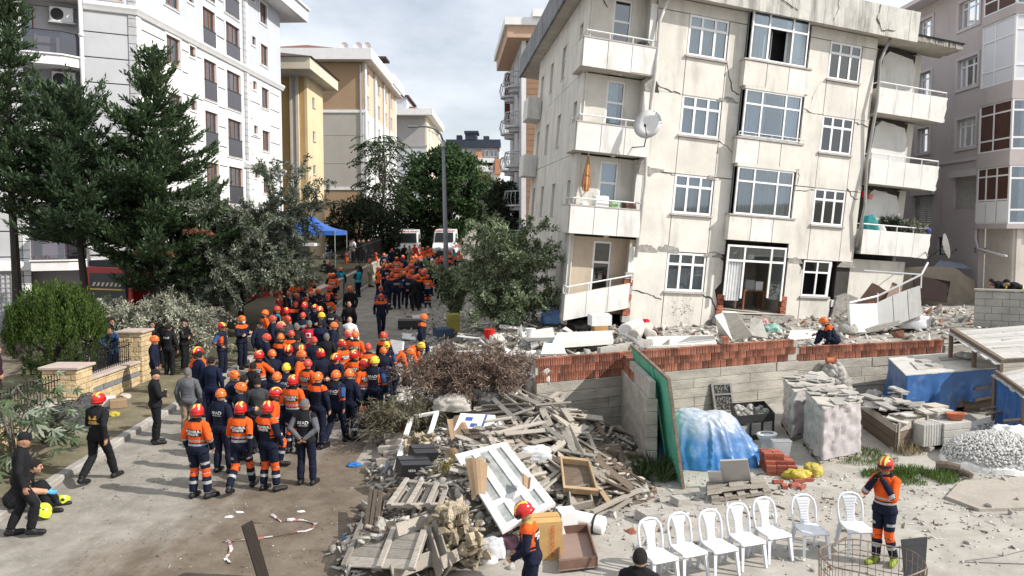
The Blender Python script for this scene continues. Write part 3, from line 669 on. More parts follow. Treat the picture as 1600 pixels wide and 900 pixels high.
def hip_roof(mb,x0,x1,y0,y1,z,h):
 w=min(x1-x0,y1-y0)/2;cx=(x0+x1)/2
 r0,r1=Vector((cx,y0+w,z+h)),Vector((cx,y1-w,z+h))
 a,b,c,d=Vector((x0,y0,z)),Vector((x1,y0,z)),Vector((x1,y1,z)),Vector((x0,y1,z))
 mb.add([a,b,c,d,r0,r1],[(0,1,4),(1,2,5,4),(2,3,5),(3,0,4,5),(3,2,1,0)])
TILE=M('red_roof_tile',(.20,.075,.05),.85,.25,3,.5,12,dirt=((.10,.06,.05),.4,2))
TILED=M('dark_roof_tile',(.075,.05,.05),.85,.25,3,.5,12)
def boxpart(name,a,b,mat,parent,F=None):m_=MB();m_.box(a,b,F);return m_.build(name,mat,parent)
ID=lambda a,b,c:Vector((a,b,c))
# ---- ochre block -----------------------------------------------------------
OCH=M('shaded_ochre_render',(.50,.33,.14),.85,.07,.7,.1,20,dirt=((.36,.24,.12),.2,1.0),streak=4)
OCHL=M('sunlit_ochre_render',(.68,.55,.35),.85,.06,.7,.1,20)  # street face of the ochre walls; sun and shade put into the two tones
CREAM=M('cream_trim',(.62,.56,.44),.85,.06,1,.1)
yb=empty('apartment_building',gp(-18,64),'ochre apartment block with wide eaves next to the white block','building')
YS=frame2((-15.45,63.6),(0,1),(-1,0));YF=frame2((-15.45,63.6),(-1,0),(0,1))
yh=[(1.6,2.5,z,z+.75) for z in (15.3,12.7,10.1,7.4)]
wall_cells(YS,yb,0,5.2,1,17.3,yh,OCHL,0,.2);
for h in yh:window(YS,yb,*h,.06,1,0,.06,WHITE,GLASSD,None,True,.3)
wall_cells(YF,yb,.203,12,1,17.3,[],OCH,0,.2)
boxpart('cream_strip',(.62,-.25,1),(.82,-.003,17.3),CREAM,yb,YF);boxpart('cream_strip',(1.10,-.25,1),(1.27,-.003,17.3),CREAM,yb,YF);boxpart('grey_strip',(.83,-.15,1),(1.09,-.003,17.3),LG2,yb,YF)
boxpart('eave',(-26,60.6,17.3),(-14.6,70.0,17.42),SOFFIT,yb);boxpart('fascia',(-14.6,60.6,17.3),(-14.45,70,18.15),CREAM,yb);boxpart('fascia',(-26,60.45,17.3),(-14.45,60.6,18.15),CREAM,yb);boxpart('fascia',(-26,70,17.3),(-14.45,70.1,18.15),CREAM,yb)
m_=MB();hip_roof(m_,-27,-14.3,60.3,70.3,18.16,1.6);m_.build('roof',TILED,yb)
boxpart('rear_wall',(-27,68.8,1),(-15.5,69,17.3),OCH,yb);boxpart('entrance_canopy',(-16.8,61.5,4.6),(-14.6,63.5,4.8),TRIM,yb);boxpart('entrance',(-16.8,62.0,2.2),(-15.6,63.55,4.59),LG2,yb)
# ---- tan and grey block -----------------------------------------------------
TAN=M('tan_render',(.36,.25,.155),.85,.06,.6,.1,20,dirt=((.28,.2,.13),.15,.8),streak=3)
GREYR=M('warm_grey_render',(.40,.375,.33),.85,.05,.6,.1,20,dirt=((.33,.3,.26),.2,.8),streak=3)
PEACH=M('peach_facade',(.62,.47,.34),.85,.06,.6,.1,20)
bb=empty('apartment_building',gp(-19,90),'tall tan and grey apartment block with red tiled roof','building')
ES=frame2((-15.7,90),(0,1),(-1,0));EF=frame2((-15.7,90),(-1,0),(0,1))
eh=[(a,a+w,z-1.4,z) for z in (23.0,20.3,17.6,14.9,12.2,9.5) for a,w in ((1.3,1.3),(8.6,1.7),(14.0,1.8),(18.8,1.8))]
wall_cells(ES,bb,0,23.6,18.4,23.6,[h for h in eh if h[2]>18.4],PEACH,0,.25);wall_cells(ES,bb,0,23.6,3,18.4,[h for h in eh if h[3]<18.4],LW,0,.25)
for h in eh:window(ES,bb,*h,.08,2,0,.07,WHITE,GLASSD,None,True,.3)
for a in (5.6,12.2,17.2):boxpart('drain_pipe',(a,-.2,3),(a+.25,-.003,23.5),LG2,bb,ES)
for a in (-.05,6.6,12.9,22.8):boxpart('white_strip',(a,-.12,3),(a+.7,-.004,23.5),TRIM,bb,ES)
wall_cells(EF,bb,.253,16,18.5,23.5,[],TAN,0,.25);wall_cells(EF,bb,.253,16,10.3,18.5,[],GREYR,0,.25);wall_cells(EF,bb,.253,16,3,10.3,[],TAN,0,.25)
for z in (18.4,10.2):boxpart('band',(-.1,-.1,z-.12),(16,-.003,z+.18),TRIM,bb,EF)
for z in (15.9,12.9):boxpart('joint',(.0,-.02,z),(16,-.003,z+.06),GREYR,bb,EF)
boxpart('corner_pipe',(.35,-.15,3),(.5,-.02,23.3),LG2,bb,EF)
boxpart('eave',(-32,88.6,23.6),(-14.9,115,23.7),SOFFIT,bb);boxpart('fascia',(-14.9,88.6,23.6),(-14.7,104,24.75),TRIM,bb);boxpart('fascia',(-14.85,104,23.9),(-14.65,115,25.1),TRIM,bb);boxpart('fascia',(-32,88.4,23.6),(-14.7,88.6,24.75),TRIM,bb)
m_=MB();hip_roof(m_,-31,-16,89.4,114,24.7,2.2);m_.build('roof',TILE,bb)
boxpart('roof_edge',(-23,98,25.6),(-14.6,101,25.85),TILED,bb)
for i,x in enumerate((-19.2,-17.6,-16.6)):
 dsh=empty('satellite_dish',(x,97,25.9),['leftmost small white dish on the tan block roof','middle small white dish on the tan block roof','rightmost small white dish on the tan block roof'][i],'satellite dish','dishes on the far roof')
 m_=MB();m_.tube([(x,97,25.4),(x,97,26.6)],.04,5);m_.build('mast',METAL,dsh)
 m_=MB();m_.lathe([(.0,0),(.3,.04),(.5,.12)],12,lambda a,b,c:Vector((x+a,96.9-c,26.7+b)),capb=False,capt=False);m_.build('bowl',WHITE,dsh)
boxpart('rear_wall',(-32,113.4,3),(-15.96,113.6,23.6),TAN,bb)
# ---- grey block further on --------------------------------------------------
gb2=empty('apartment_building',gp(-17,138),'plain grey apartment block with small red roof, beyond the tan block','building')
GR2=M('mid_grey_render',(.36,.355,.345),.85,.05,.4,.1,20)
HS=frame2((-14.0,138),(0,1),(-1,0));HF=frame2((-14.0,138),(-1,0),(0,1))
hh=[(a,a+1.6,z-1.4,z) for z in (23.2,20.4,17.6,14.8,12) for a in (4,10,16,22)]
wall_cells(HS,gb2,0,26,5,24.4,hh,CREAM,0,.3)
for h in hh:window(HS,gb2,*h,.08,2,0,.1,WHITE,GLASSD,None,True,.3)
wall_cells(HF,gb2,.303,12,19.6,24.4,[],GR2,0,.3);wall_cells(HF,gb2,.303,12,5,19.6,[],LG,0,.3);boxpart('band',(-.1,-.12,19.4),(12,-.003,19.7),GR2,gb2,HF)
boxpart('fascia',(-27,136.4,24.4),(-12.9,160,25.4),TRIM,gb2);boxpart('attic',(-24,139,25.4),(-17.4,150,27.6),LG,gb2);boxpart('attic_roof',(-24.2,138.6,27.6),(-17,150.3,27.9),TILED,gb2)
m_=MB();hip_roof(m_,-25,-13.4,139.5,159,25.4,2.0);m_.build('roof',TILE,gb2)
# ---- far block with navy roof --------------------------------------------------
NAVY=M('navy_roof_metal',(.035,.045,.07),.6,.15,2,.1)
fb=empty('apartment_building',gp(-8,190),'distant white apartment block with navy penthouse roof at the street end','building')
FF=frame2((-14.8,190),(1,0),(0,1))
fh=[(a,a+1.7,z,z+1.5) for z in (22.4,) for a in (2.2,7.8,9.8)]+[(a,a+2.0,z,z+1.4) for z in (17.0,13.6,10.2) for a in (1.5,4.6,8.0)]
wall_cells(FF,fb,0,12.2,5,21.6,[h for h in fh if h[2]<21],LW,0,.3);wall_cells(FF,fb,.3,11.8,21.6,24.4,[h for h in fh if h[2]>21],GR2,1.2,1.5)
for h in fh:window(FF,fb,*h,.08 if h[2]<21 else 1.28,2,0,.1,WHITE,GLASSD,None,True,.3)
boxpart('balcony',(3,-1.0,18.9),(10.5,-.003,20.2),LW,fb,FF);boxpart('balcony',(0,-1.2,20.9),(10.8,1.19,21.9),LW,fb,FF);boxpart('dark_opening',(5.2,-.2,20.0),(7.6,-.004,20.9),DARK,fb,FF);boxpart('dark_opening',(8.2,-.2,20.0),(10.4,-.004,20.9),DARK,fb,FF)
boxpart('roof',(-.2,.2,24.4),(12.2,10,26.2),NAVY,fb,FF);boxpart('roof_dormer',(4.2,.1,26.2),(6.8,6,27.6),NAVY,fb,FF);boxpart('roof_dormer',(4.0,-.2,27.6),(7.2,6,28.1),NAVY,fb,FF);boxpart('roof_dormer',(2.2,.5,26.2),(3.4,4,27.2),NAVY,fb,FF);boxpart('roof_dormer',(8.3,.5,26.2),(9.6,4,27.0),NAVY,fb,FF)
boxpart('terracotta_pier',(11.0,-1.4,18.3),(12.3,-.01,21.7),M('terracotta_render',(.50,.24,.13),.85),fb,FF);boxpart('terracotta_pier',(11.0,-1.4,12),(12.3,-.01,16.6),MATS['terracotta_render'],fb,FF)
boxpart('chimney',(6.6,-.3,21.9),(8.0,.8,23.4),MATS['terracotta_render'],fb,FF);boxpart('side_wall',(12.0,.31,5),(12.2,12,24.4),LW,fb,FF)
# far slope with small houses glimpsed past the brown block
hl=MB()
for j in range(5):
 for i in range(9):hl.v.append((-120+i*40,260+j*90,[4,10,17,24,27][j]+3*sin(i*1.7+j)))
hl.f=[(j*9+i,j*9+i+1,(j+1)*9+i+1,(j+1)*9+i) for j in range(4) for i in range(8)];hl.m=[0]*32
tag(hl.build('hills',M('far_hillside',(.10,.11,.075),.95,.3,.05,0),smooth=True,org=(0,0,0)),kind='structure')
for i in range(16):
 x,y_=ru(-8,14),ru(330,420);z=12+(y_-330)*.08
 hs=empty('house',(x,y_,z),'tiny pale house on the far slope glimpsed past the brown block','house','houses on the far slope')
 boxpart('wall',(x,y_,z-4),(x+ru(3,5),y_+5,z+ru(3,5)),R.choice((LW,CREAM,PEACH)),hs);m_=MB();hip_roof(m_,x-.3,x+4.6,y_-.3,y_+5.3,z+5.0,1.2);m_.build('roof',TILE,hs)
 # ---- brown clad block behind the leaning one --------------------------------------------------
BRW=M('brown_siding',(.33,.20,.125),.7,.08,2,.05,20,isl=.08)
wb_=empty('apartment_building',gp(2,58),'brown clad apartment block with round balconies behind the leaning block','building')
CS=frame2((.67,58),(-.08,1),(1,.08));CF=frame2((.67,58),(1,.08),(-.08,1))
z=3.0
while z<18.6:
 boxpart('siding_board',(.32,-.02,z),(7,.05,z+.37),BRW,wb_,CF);z+=.39
boxpart('wall',(.0,.06,2),(9,.3,18.7),SEAM,wb_,CF);boxpart('corner_strip',(-.02,-.05,2),(.3,.055,18.7),TRIM,wb_,CF)
bh=[(a,a+1.2,z,z+2.0) for z in (16.2,13.4,10.6,7.8,5.0) for a in (2.0,6.5)]
wall_cells(CS,wb_,.0,10.4,2,18.7,bh,LG2,0,.25)
for h in bh:
 o=window(CS,wb_,*h,.08,2,0,.08,WHITE,GLASSD,None,True,.3)
for z in (16.0,13.2,10.4,7.6,4.8):
 for a in (2.6,7.1):
  m_=MB();m_.prism([CS(a+1.1*cos(t),-1.0*sin(t),z-.12) for t in np.linspace(0,pi,9)],Vector((0,0,.12)));bo=m_.build('round_balcony',LG2,wb_)
  m_=MB();m_.prism([CS(a+.8*cos(t),-.7*sin(t),z-.4) for t in np.linspace(0,pi,9)],Vector((0,0,.275)));m_.build('corbel',LG2,bo)
  m_=MB();m_.tube([CS(a+1.05*cos(t),-.95*sin(t),z+.95) for t in np.linspace(0,pi,9)],.04,5)
  for t in np.linspace(0,pi,11):m_.tube([CS(a+1.05*cos(t),-.95*sin(t),z),CS(a+1.12*cos(t),-1.08*sin(t),z+.4),CS(a+1.05*cos(t),-.95*sin(t),z+.95)],.022,4)
  m_.build('railing',METAL,bo)
boxpart('cornice',(-1.05,-1.0,18.7),(9,11,19.5),M('peach_cornice',(.50,.34,.24),.85,.06),wb_,lambda a,b,c:CF(a,b,c));boxpart('cornice',(-1.25,-1.2,19.5),(9,11.2,20.0),TRIM,wb_,CF);boxpart('cornice',(.6,-1.5,20.0),(9,9,20.5),TRIM,wb_,CF);boxpart('red_gutter_box',(-.35,11.2,14.5),(.3,11.9,18.6),M('dark_red_paint',(.13,.03,.03),.7),wb_,CF)
boxpart('rear_wall',(9,.0,2),(9.2,11,18.7),LG2,wb_,CF)
# ---- mauve block on the right --------------------------------------------------
MAU=M('mauve_render',(.48,.425,.415),.85,.06,.6,.15,20,dirt=((.33,.28,.27),.25,.8),streak=4)
MAUL=M('mauve_trim',(.55,.50,.50),.8,.05,1,.05)
mb_=empty('apartment_building',gp(21,38),'mauve apartment block with bay windows at the right edge behind the ruins','building')
MS=frame2((20.6,38),(-.02,1),(1,.02));MF=frame2((20.6+.07,38-3.55),(1,.02),(-.02,1))
mh=[(-.6,1.05,14.95,16.15),(-.62,1.0,12.25,13.55),(-.65,.93,9.55,10.83),(3.38,4.68,15.0,16.2),(3.35,4.6,12.4,13.6),(3.34,4.52,9.65,10.85),(-.92,1.0,6.74,8.2),(2.77,4.65,6.0,7.52),(1.32,2.3,4.6,5.45),(-1.0,-.8,4.75,5.0)]
wall_cells(MS,mb_,-1.2,22,2,16.8,mh,MAU,0,.25)
for i,h in enumerate(mh):
 if i<6:
  e=.14;tr=MB();a,b,c,d=h
  tr.box((a-e,-.05,c-e),(b+e,-.002,c),MS);tr.box((a-e,-.05,d),(b+e,-.002,d+e),MS);tr.box((a-e,-.05,c),(a,-.002,d),MS);tr.box((b,-.05,c),(b+e,-.002,d),MS);tr.build('window_trim',MAUL,mb_)
  window(MS,mb_,*h,.14,[0,.38,.72,1],.26,.06,WHITE,GLASS,CURTB,True,.5)
 elif i<8:
  o=window(MS,mb_,*h,.14,2,0,.06,WHITE,GLASSD,None,True,.3);n=16
  for k in range(n):boxpart('shutter_slat',(h[0]+.05,.10,h[2]+.03+(h[3]-h[2]-.05)*k/n),(h[1]-.05,.135,h[2]+.03+(h[3]-h[2]-.05)*(k+.85)/n),M('shutter_beige',(.42,.40,.36),.7),o,MS)
  boxpart('shutter_box',(h[0]-.15,-.16,h[3]+.003),(h[1]+.15,.13,h[3]+.3),MAUL,o,MS)
 else:window(MS,mb_,*h,.14,1,0,.05,BLACKM,GLASSD,None,True,.3)
boxpart('string_course',(-1.15,-.06,8.9),(22,-.003,9.02),MAUL,mb_,MS)
zz=[(14.95,17.2),(11.9,14.55),(9.1,11.15),(6.05,8.45)]
prev=5.9
# bay on the corner
BRG=M('brown_bay_glass',(.075,.028,.018),.45,.25,2,0,spec=.3)
for i,(z0,z1) in enumerate(reversed(zz)):
 zs0=prev;prev=z1
 boxpart('bay_spandrel',(-3.55,-.25,zs0+.003),(-1.2,.2,z0-.003),MAU,mb_,MS) if i else boxpart('bay_floor',(-3.55,-.25,5.85),(-1.2,.2,z0-.003),MAU,mb_,MS)
 k=3-i
 if k==1:  # the white panelled one
  o=window(MS,mb_,-3.5,-1.25,z0,z1,-.2,[0,.6,1],0,.06,WHITE,M('milky_panel',(.66,.67,.70),.3,.03),None,False,.3,rows=[0,.24,.72,1],name='bay_window')
 elif k==3:o=window(MS,mb_,-3.5,-1.25,z0,z1,-.2,[0,.38,.72,1],0,.06,WHITE,BRG,None,False,.4,rows=[0,.42,.84,1],name='bay_window');[boxpart('bay_panel',(-3.5+.78*q+.04,-.22,z0+.06),(-3.5+.78*(q+1)-.05,-.205,z0+.95),WHITE,o,MS) for q in range(3)]
 else:o=window(MS,mb_,-3.5,-1.25,z0,z1,-.2,[0,.55,1],0,.06,WHITE,BRG,None,False,.4,rows=[0,.24,.78,1],name='bay_window',inset=.02)
 window(MF,mb_,-.2,1.6,z0,z1,.0,2,0,.07,WHITE,GLASS if k!=1 else MATS['milky_panel'],CURT if k!=1 else None,False,.5,rows=[0,.24,.78,1],name='bay_window',inset=.3)
 boxpart('bay_spandrel',(-.25,-.02,zs0+.003 if i else 5.85),(2.2,.2,z0-.003),MAU,mb_,MF)
boxpart('ground_floor_wall',(-3.4,.3,2),(-1.2,.5,5.85),M('cream_base_render',(.60,.55,.49),.85,.08,.8,.2,20,dirt=((.4,.36,.32),.3,1.2)),mb_,MS);boxpart('ground_floor_wall',(.2,.25,2),(7,.45,5.85),MATS['cream_base_render'],mb_,MF)
wall_cells(MF,mb_,1.7,8,5.85,17,[],MAU,0,.25)
m_=MB();m_.tube([MS(-1.15,-.12,16.7),MS(-1.15,-.12,5.4),MS(-1.4,-.12,4.95),MS(-3.4,-.12,4.7)],.06,7);m_.build('drain_pipe',MAUL,mb_,smooth=True)
boxpart('eave',(-4.5,-.9,16.8),(22,9,17.0),MAUL,mb_,MS);boxpart('rear_wall',(21.8,.3,2),(22,9,16.8),MAU,mb_,MS)
# ================================================================== lot behind the wall, walls, fences, lamp, vehicles
from mathutils import noise as NZ
def sstep(a,b,x):t=max(0,min(1,(x-a)/(b-a)));return t*t*(3-2*t)
def wall_y(x):return 19.9+(x-.54)*.498 if x<3.05 else (21.15+(x-3.05)*.4672 if x<8.08 else 23.5+(x-8.08)*.3287)
LOTZ=2.22
def lot_h(x,y):
 g=gz(y)
 e=sstep(-3.6,.6,x)*sstep(17.6,20.6,y) if x<.54 else 1
 hi=LOTZ+.35*sstep(12,16,x)+.25*sstep(26,31,y)*sstep(4,-1,x)*0
 e*=1-sstep(40,46,y)
 n=.10*NZ.noise(Vector((x*1.1,y*1.1,3)))+.05*NZ.noise(Vector((x*3,y*3,1)))
 return g+(hi-g+n)*e+.006 if e>0 else g-.05
RUBM=M('crushed_rubble_soil',(.33,.305,.265),.95,.28,1.4,.9,9,dirt=((.17,.14,.11),.45,1.7))
lm=MB();nx,ny=110,100;X0,X1,Y0,Y1=-4.2,26,17.4,46
for j in range(ny):
 for i in range(nx):
  x=X0+(X1-X0)*i/(nx-1);y=Y0+(Y1-Y0)*j/(ny-1);lm.v.append((x,y,lot_h(x,y)))
for j in range(ny-1):
 for i in range(nx-1):
  x=X0+(X1-X0)*(i+.5)/(nx-1);y=Y0+(Y1-Y0)*(j+.5)/(ny-1)
  if x>.54-.3 and y<wall_y(x)+.27:continue
  lm.f.append((j*nx+i,j*nx+i+1,(j+1)*nx+i+1,(j+1)*nx+i));lm.m.append(0)
tag(lm.build('rubble_ground',RUBM,smooth=True,org=(0,0,0)),kind='structure')
# the heap in front of the wall
def pile_h(x,y):
 h=0
 for cx,cy,sx,sy,a in ((-.9,14.9,1.25,1.3,1.0),(-.5,16.8,1.5,1.3,1.0),(.9,18.2,1.5,1.3,1.15),(1.6,16.3,1.0,.9,.55),(-1.9,13.2,.9,1.0,.55),(-2.2,17.5,.7,1.6,.45),(.2,19.2,1.2,.8,.5)):
  h=max(h,a*math.exp(-((x-cx)/sx)**2-((y-cy)/sy)**2))+.25*min(h,a*math.exp(-((x-cx)/sx)**2-((y-cy)/sy)**2))
 h=h-.10
 return h+.10*NZ.noise(Vector((x*2,y*2,5)))*min(1,max(0,h)*3)
pm=MB();nx,ny=70,90;X0,X1,Y0,Y1=-4.4,2.95,10.5,20.6
for j in range(ny):
 for i in range(nx):
  x=X0+(X1-X0)*i/(nx-1);y=Y0+(Y1-Y0)*j/(ny-1);h=pile_h(x,y);pm.v.append((x,y,gz(y)+(h if h>0 else -.06)))
pm.f=[(j*nx+i,j*nx+i+1,(j+1)*nx+i+1,(j+1)*nx+i) for j in range(ny-1) for i in range(nx-1) if (lambda x,y:not (x>.3 and y>wall_y(x)-.1))(X0+(X1-X0)*(i+.5)/(nx-1),Y0+(Y1-Y0)*(j+.5)/(ny-1))];pm.m=[0]*len(pm.f)
tag(pm.build('heap_ground',M('dark_heap_soil',(.105,.088,.068),.95,.3,1.6,.9,10,dirt=((.22,.2,.165),.4,2)),smooth=True,org=(0,0,0)),kind='structure')
def surf_z(x,y):
 z=gz(y);h=pile_h(x,y)
 if -4.4<x<2.95 and h>0 and y<20.6:z=max(z,gz(y)+h)
 if x>-4.2 and y>17.4 and not (x>.34 and y<wall_y(x)):z=max(z,lot_h(x,y))
 return z
def S(px,py,off=0.0):  # where the line of sight meets the rubble surface
 d=ray(px,py);t=8.0
 while t<70:
  p=Vector((0,0,CAM_H))+d*t
  if p.z<=surf_z(p.x,p.y)+off:return p
  t+=.03
 return p
 # ---- brick on concrete wall -----------------------------------------------------------
BRICK=M('hollow_clay_brick',(.27,.105,.066),.9,.25,5,.5,25,isl=.45,dirt=((.34,.28,.23),.26,4))
BCONC=M('board_marked_concrete',(.36,.335,.29),.92,.2,1.2,.6,12,isl=.10,dirt=((.21,.19,.16),.4,1.5),grain=(1,1,3))
MORT=M('lime_mortar',(.40,.37,.33),.95,.2,4,.5,20)
Wp=[Vector((.54,19.9)),Vector((3.05,21.15)),Vector((8.08,23.5)),Vector((13.1,25.15))]
bw=empty('brick_wall',gp(3,21),'long red hollow brick wall on board marked concrete in front of the leaning block','wall')
def brick_mesh():
 m_=MB();w,h,d=.192,.192,.18;fr=[]
 for k in range(4):a=-w/2+w*k/4;fr+=[(a+.004,-d/2),(a+w/4-.016,-d/2),(a+w/4-.014,-d/2+.018),(a+w/4-.001,-d/2+.018)]
 pol=[Vector((x,y,0)) for x,y in fr]+[Vector((w/2,d/2,0)),Vector((-w/2,d/2,0))]
 m_.prism(pol,Vector((0,0,h)));return m_.mesh('brick',BRICK)
BRM=brick_mesh()
def wall_seg(A,Bp,zc,ncourse,parent,ztop_fn=None):
 d=(Bp-A);ln=d.length;d.normalize();ang=atan2(d.y,d.x);nrm=Vector((-d.y,d.x))
 pt=origin_of(parent)
 for c in range(ncourse):
  a=.1+(.09 if c%2 else 0);z=zc+c*.2
  while a<ln-.09:
   if ztop_fn and z>ztop_fn(a):a+=.2;continue
   if R.random()>.015:
    p=A+d*a+nrm*(ru(-.012,.012))
    link('brick',BRM,parent,(Vector((p.x,p.y,z))-pt),(ru(-.01,.01),ru(-.015,.015),ang+ru(-.03,.03)),(ru(.96,1.01),1,ru(.96,1.02)))
   a+=.2
 m_=MB();F=lambda a,b,c:Vector((*(A+d*a+nrm*b),c));m_.box((0,-.06,zc),(ln,.07,zc+ncourse*.2-.04),F);m_.build('mortar_bed',MORT,parent)
def conc_seg(A,Bp,z0,z1,parent,th=.22):
 d=(Bp-A);ln=d.length;d.normalize();nrm=Vector((-d.y,d.x))
 F=lambda a,b,c:Vector((*(A+d*a+nrm*b),c));n=max(3,int(round((z1-z0)/.27)));h=(z1-z0)/n
 for i in range(n):
  a=0
  while a<ln:
   L_=min(ln,a+ru(1.8,3.2));L_=ln if ln-L_<.6 else L_;o=ru(-.012,.012)
   m_=MB();m_.box((a+.004,-th/2+o,z0+i*h+.003),(L_-.004,th/2,z0+(i+1)*h-.003),F);bevel(m_.build('board_course',BCONC,parent),.008);a=L_
wall_seg(Wp[0],Wp[1],2.11,3,bw);wall_seg(Wp[1],Wp[2],2.11,3,bw);wall_seg(Wp[2],Wp[3],2.08,2,bw)
wall_seg(Wp[1]+(Wp[2]-Wp[1])*.52,Wp[1]+(Wp[2]-Wp[1])*.56,2.71,1,bw)
conc_seg(Wp[0],Wp[1],.55,2.10,bw);conc_seg(Wp[1],Wp[2],.6,2.10,bw);conc_seg(Wp[2],Wp[3],.7,2.07,bw)
conc_seg(Wp[3],Vector((20.5,27.4)),.7,2.3,bw);conc_seg(Vector((.42,22.6)),Vector((.42,20.0)),.4,2.12,bw)
stw=empty('concrete_wall',gp(3.05,19),'short rough concrete stub wall with broken bricks on top beside the green sheet','wall')
SA,SB=Vector((2.90,20.9)),Vector((2.94,17.25))
conc_seg(SA,SB,.6,2.26,stw,.24)
wall_seg(SA,SB,2.27,2,stw,lambda a:2.72-.30*a)
# carved lattice panel leaning on the wall
# ---- walls under the mauve block ------------------------------------------------------
LWALL=M('old_garden_wall',(.30,.26,.205),.95,.2,1.2,.5,14,dirt=((.17,.14,.11),.45,1.3))
gw=empty('garden_wall',Vector((18,36,2.4)),'long crumbling low wall in shade below the mauve block','wall')
m_=MB();n=26
for i in range(n):
 a0,a1=i/n,(i+1)/n;p0=Vector((13.0,34.8,0)).lerp(Vector((20.3,36.4,0)),a0);p1=Vector((13.0,34.8,0)).lerp(Vector((20.3,36.4,0)),a1)
 t=4.2+.08*NZ.noise(Vector((i*.5,0,0)));t2=4.2+.08*NZ.noise(Vector(((i+1)*.5,0,0)))
 if a0>.84:t-=(a0-.84)*4;
 if a1>.84:t2-=(a1-.84)*4
 m_.hexa([p0+Vector((0,0,1.8)),p1+Vector((0,0,1.8)),p1+Vector((-.05,.3,1.8)),p0+Vector((-.05,.3,1.8)),p0+Vector((0,0,t)),p1+Vector((0,0,t2)),p1+Vector((-.05,.3,t2)),p0+Vector((-.05,.3,t))])
m_.build('wall_body',LWALL,gw)
blk=empty('concrete_wall',Vector((16.5,27.6,2.4)),'pale block wall corner at the right edge behind the roofing boards','wall')
CBLK=M('grey_concrete_block',(.34,.325,.295),.92,.18,1.6,.6,16,dirt=((.22,.2,.18),.35,1.4))
for i,(a,b,t) in enumerate((((15.4,27.6),(17.3,26.6),3.78),((17.32,26.62),(20.5,29.0),3.72))):
 A_,B_=Vector(a),Vector(b);d=(B_-A_).normalized();nn=Vector((-d.y,d.x));F=lambda a,b,c:Vector((*(A_+d*a+nn*b),c))
 z=1.6;k=0
 while z<t-.05:
  L_=(B_-A_).length;x=0 if k%2==0 else -.2
  while x<L_:
   m_=MB();m_.box((max(0,x)+.004,.0,z+.004),(min(L_,x+.5)-.004,.22,min(z+.24,t)-.004),F);bevel(m_.build('concrete_block',CBLK,blk),.006);x+=.5
  z+=.24;k+=1
 m_=MB();m_.box((-.02,-.03,t),(L_+.02,.26,t+.06),F);m_.build('coping',MORT,blk)
 # ---- garden wall on the left with iron fence -----------------------------------------------
STONE=M('split_sandstone',(.52,.40,.235),.9,.16,4,.9,14,isl=.16)
STONEG=M('grey_inlay_stone',(.17,.18,.19),.85,.15,4,.5,14,isl=.15)
COP=M('coping_slab',(.44,.36,.31),.85,.12,3,.3,20)
gwl=empty('garden_wall',gp(-11.4,23.5),'yellow split stone garden wall with two pillars and iron railing beside the kerb','wall')
def stone_box(x0,x1,y0,y1,z0,z1,parent,sx=.3,sz=.15,inlay=None):
 z=z0;k=0
 core=MB();core.box((x0+.03,y0+.03,z0),(x1-.03,y1-.03,z1-.02));core.build('wall_core',MORT,parent)
 while z<z1-.02:
  h=min(sz,z1-z);mat_=STONEG if inlay and inlay[0]<=k<=inlay[1] else STONE
  for (a0,a1,fix,ax) in ((y0,y1,x1,'x'),(x0,x1,y0,'y')):
   a=a0-(sx/2 if k%2 else 0)
   while a<a1-.01:
    b0,b1=max(a0,a),min(a1,a+sx);t=ru(.0,.018);m_=MB()
    if b1-b0>.04:
     if ax=='x':m_.box((fix-.035,b0+.006,z+.006),(fix+t,b1-.006,z+h-.006))
     else:m_.box((b0+.006,fix-t,z+.006),(b1-.006,fix+.034,z+h-.006))
     bevel(m_.build('stone',mat_,parent),.008)
    a+=sx
  z+=sz;k+=1
def coping(x0,x1,y0,y1,z,parent,h=.07):
 m_=MB();m_.box((x0,y0,z),(x1,y1,z+h));bevel(m_.build('coping',COP,parent),.012)
stone_box(-11.95,-11.25,25.1,25.8,gz(25.3),2.66,gwl);coping(-12.02,-11.18,25.03,25.87,2.665,gwl)
stone_box(-12.1,-11.2,21.2,22.0,gz(21.5),2.20,gwl);coping(-12.17,-11.13,21.13,22.07,2.205,gwl)
stone_box(-11.75,-11.32,22.02,25.08,gz(23),1.76,gwl,.32,.145,(3,3));coping(-11.82,-11.26,22.08,25.02,1.765,gwl)
stone_box(-11.8,-11.36,15.5,21.18,gz(18),1.42,gwl,.36,.15);coping(-11.87,-11.3,15.5,21.12,1.425,gwl)
IRON=M('black_iron',(.018,.018,.02),.5,.1,6,0,metal=.4)
def iron_fence(A,Bp,h,label,group=None,gap=.13,parent=None):
 A,Bp=Vector(A),Vector(Bp);f=empty('iron_fence',A,label,'fence',group) if parent is None else parent;n=int((Bp-A).length/gap)
 for z in (.07,h-.12):m_=MB();m_.tube([A+Vector((0,0,z)),Bp+Vector((0,0,z))],.018,5);m_.build('rail',IRON,f)
 ps=MB();ps.tube([(0,0,0),(0,0,h)],.011,5);ps.tube([(0,0,h),(0,0,h+.03),(0,0,h+.07)],[.012,.022,.002],5);me=ps.mesh('picket',IRON)
 for i in range(1,n):link('picket',me,f,(Bp-A)*(i/n))
 return f
iron_fence((-11.55,22.1,1.84),(-11.55,24.98,1.84),.62,'black iron railing between the two stone pillars')
iron_fence((-11.58,16,1.5),(-11.58,21.1,1.5),.6,'black iron railing on the lower wall behind the fig leaves')
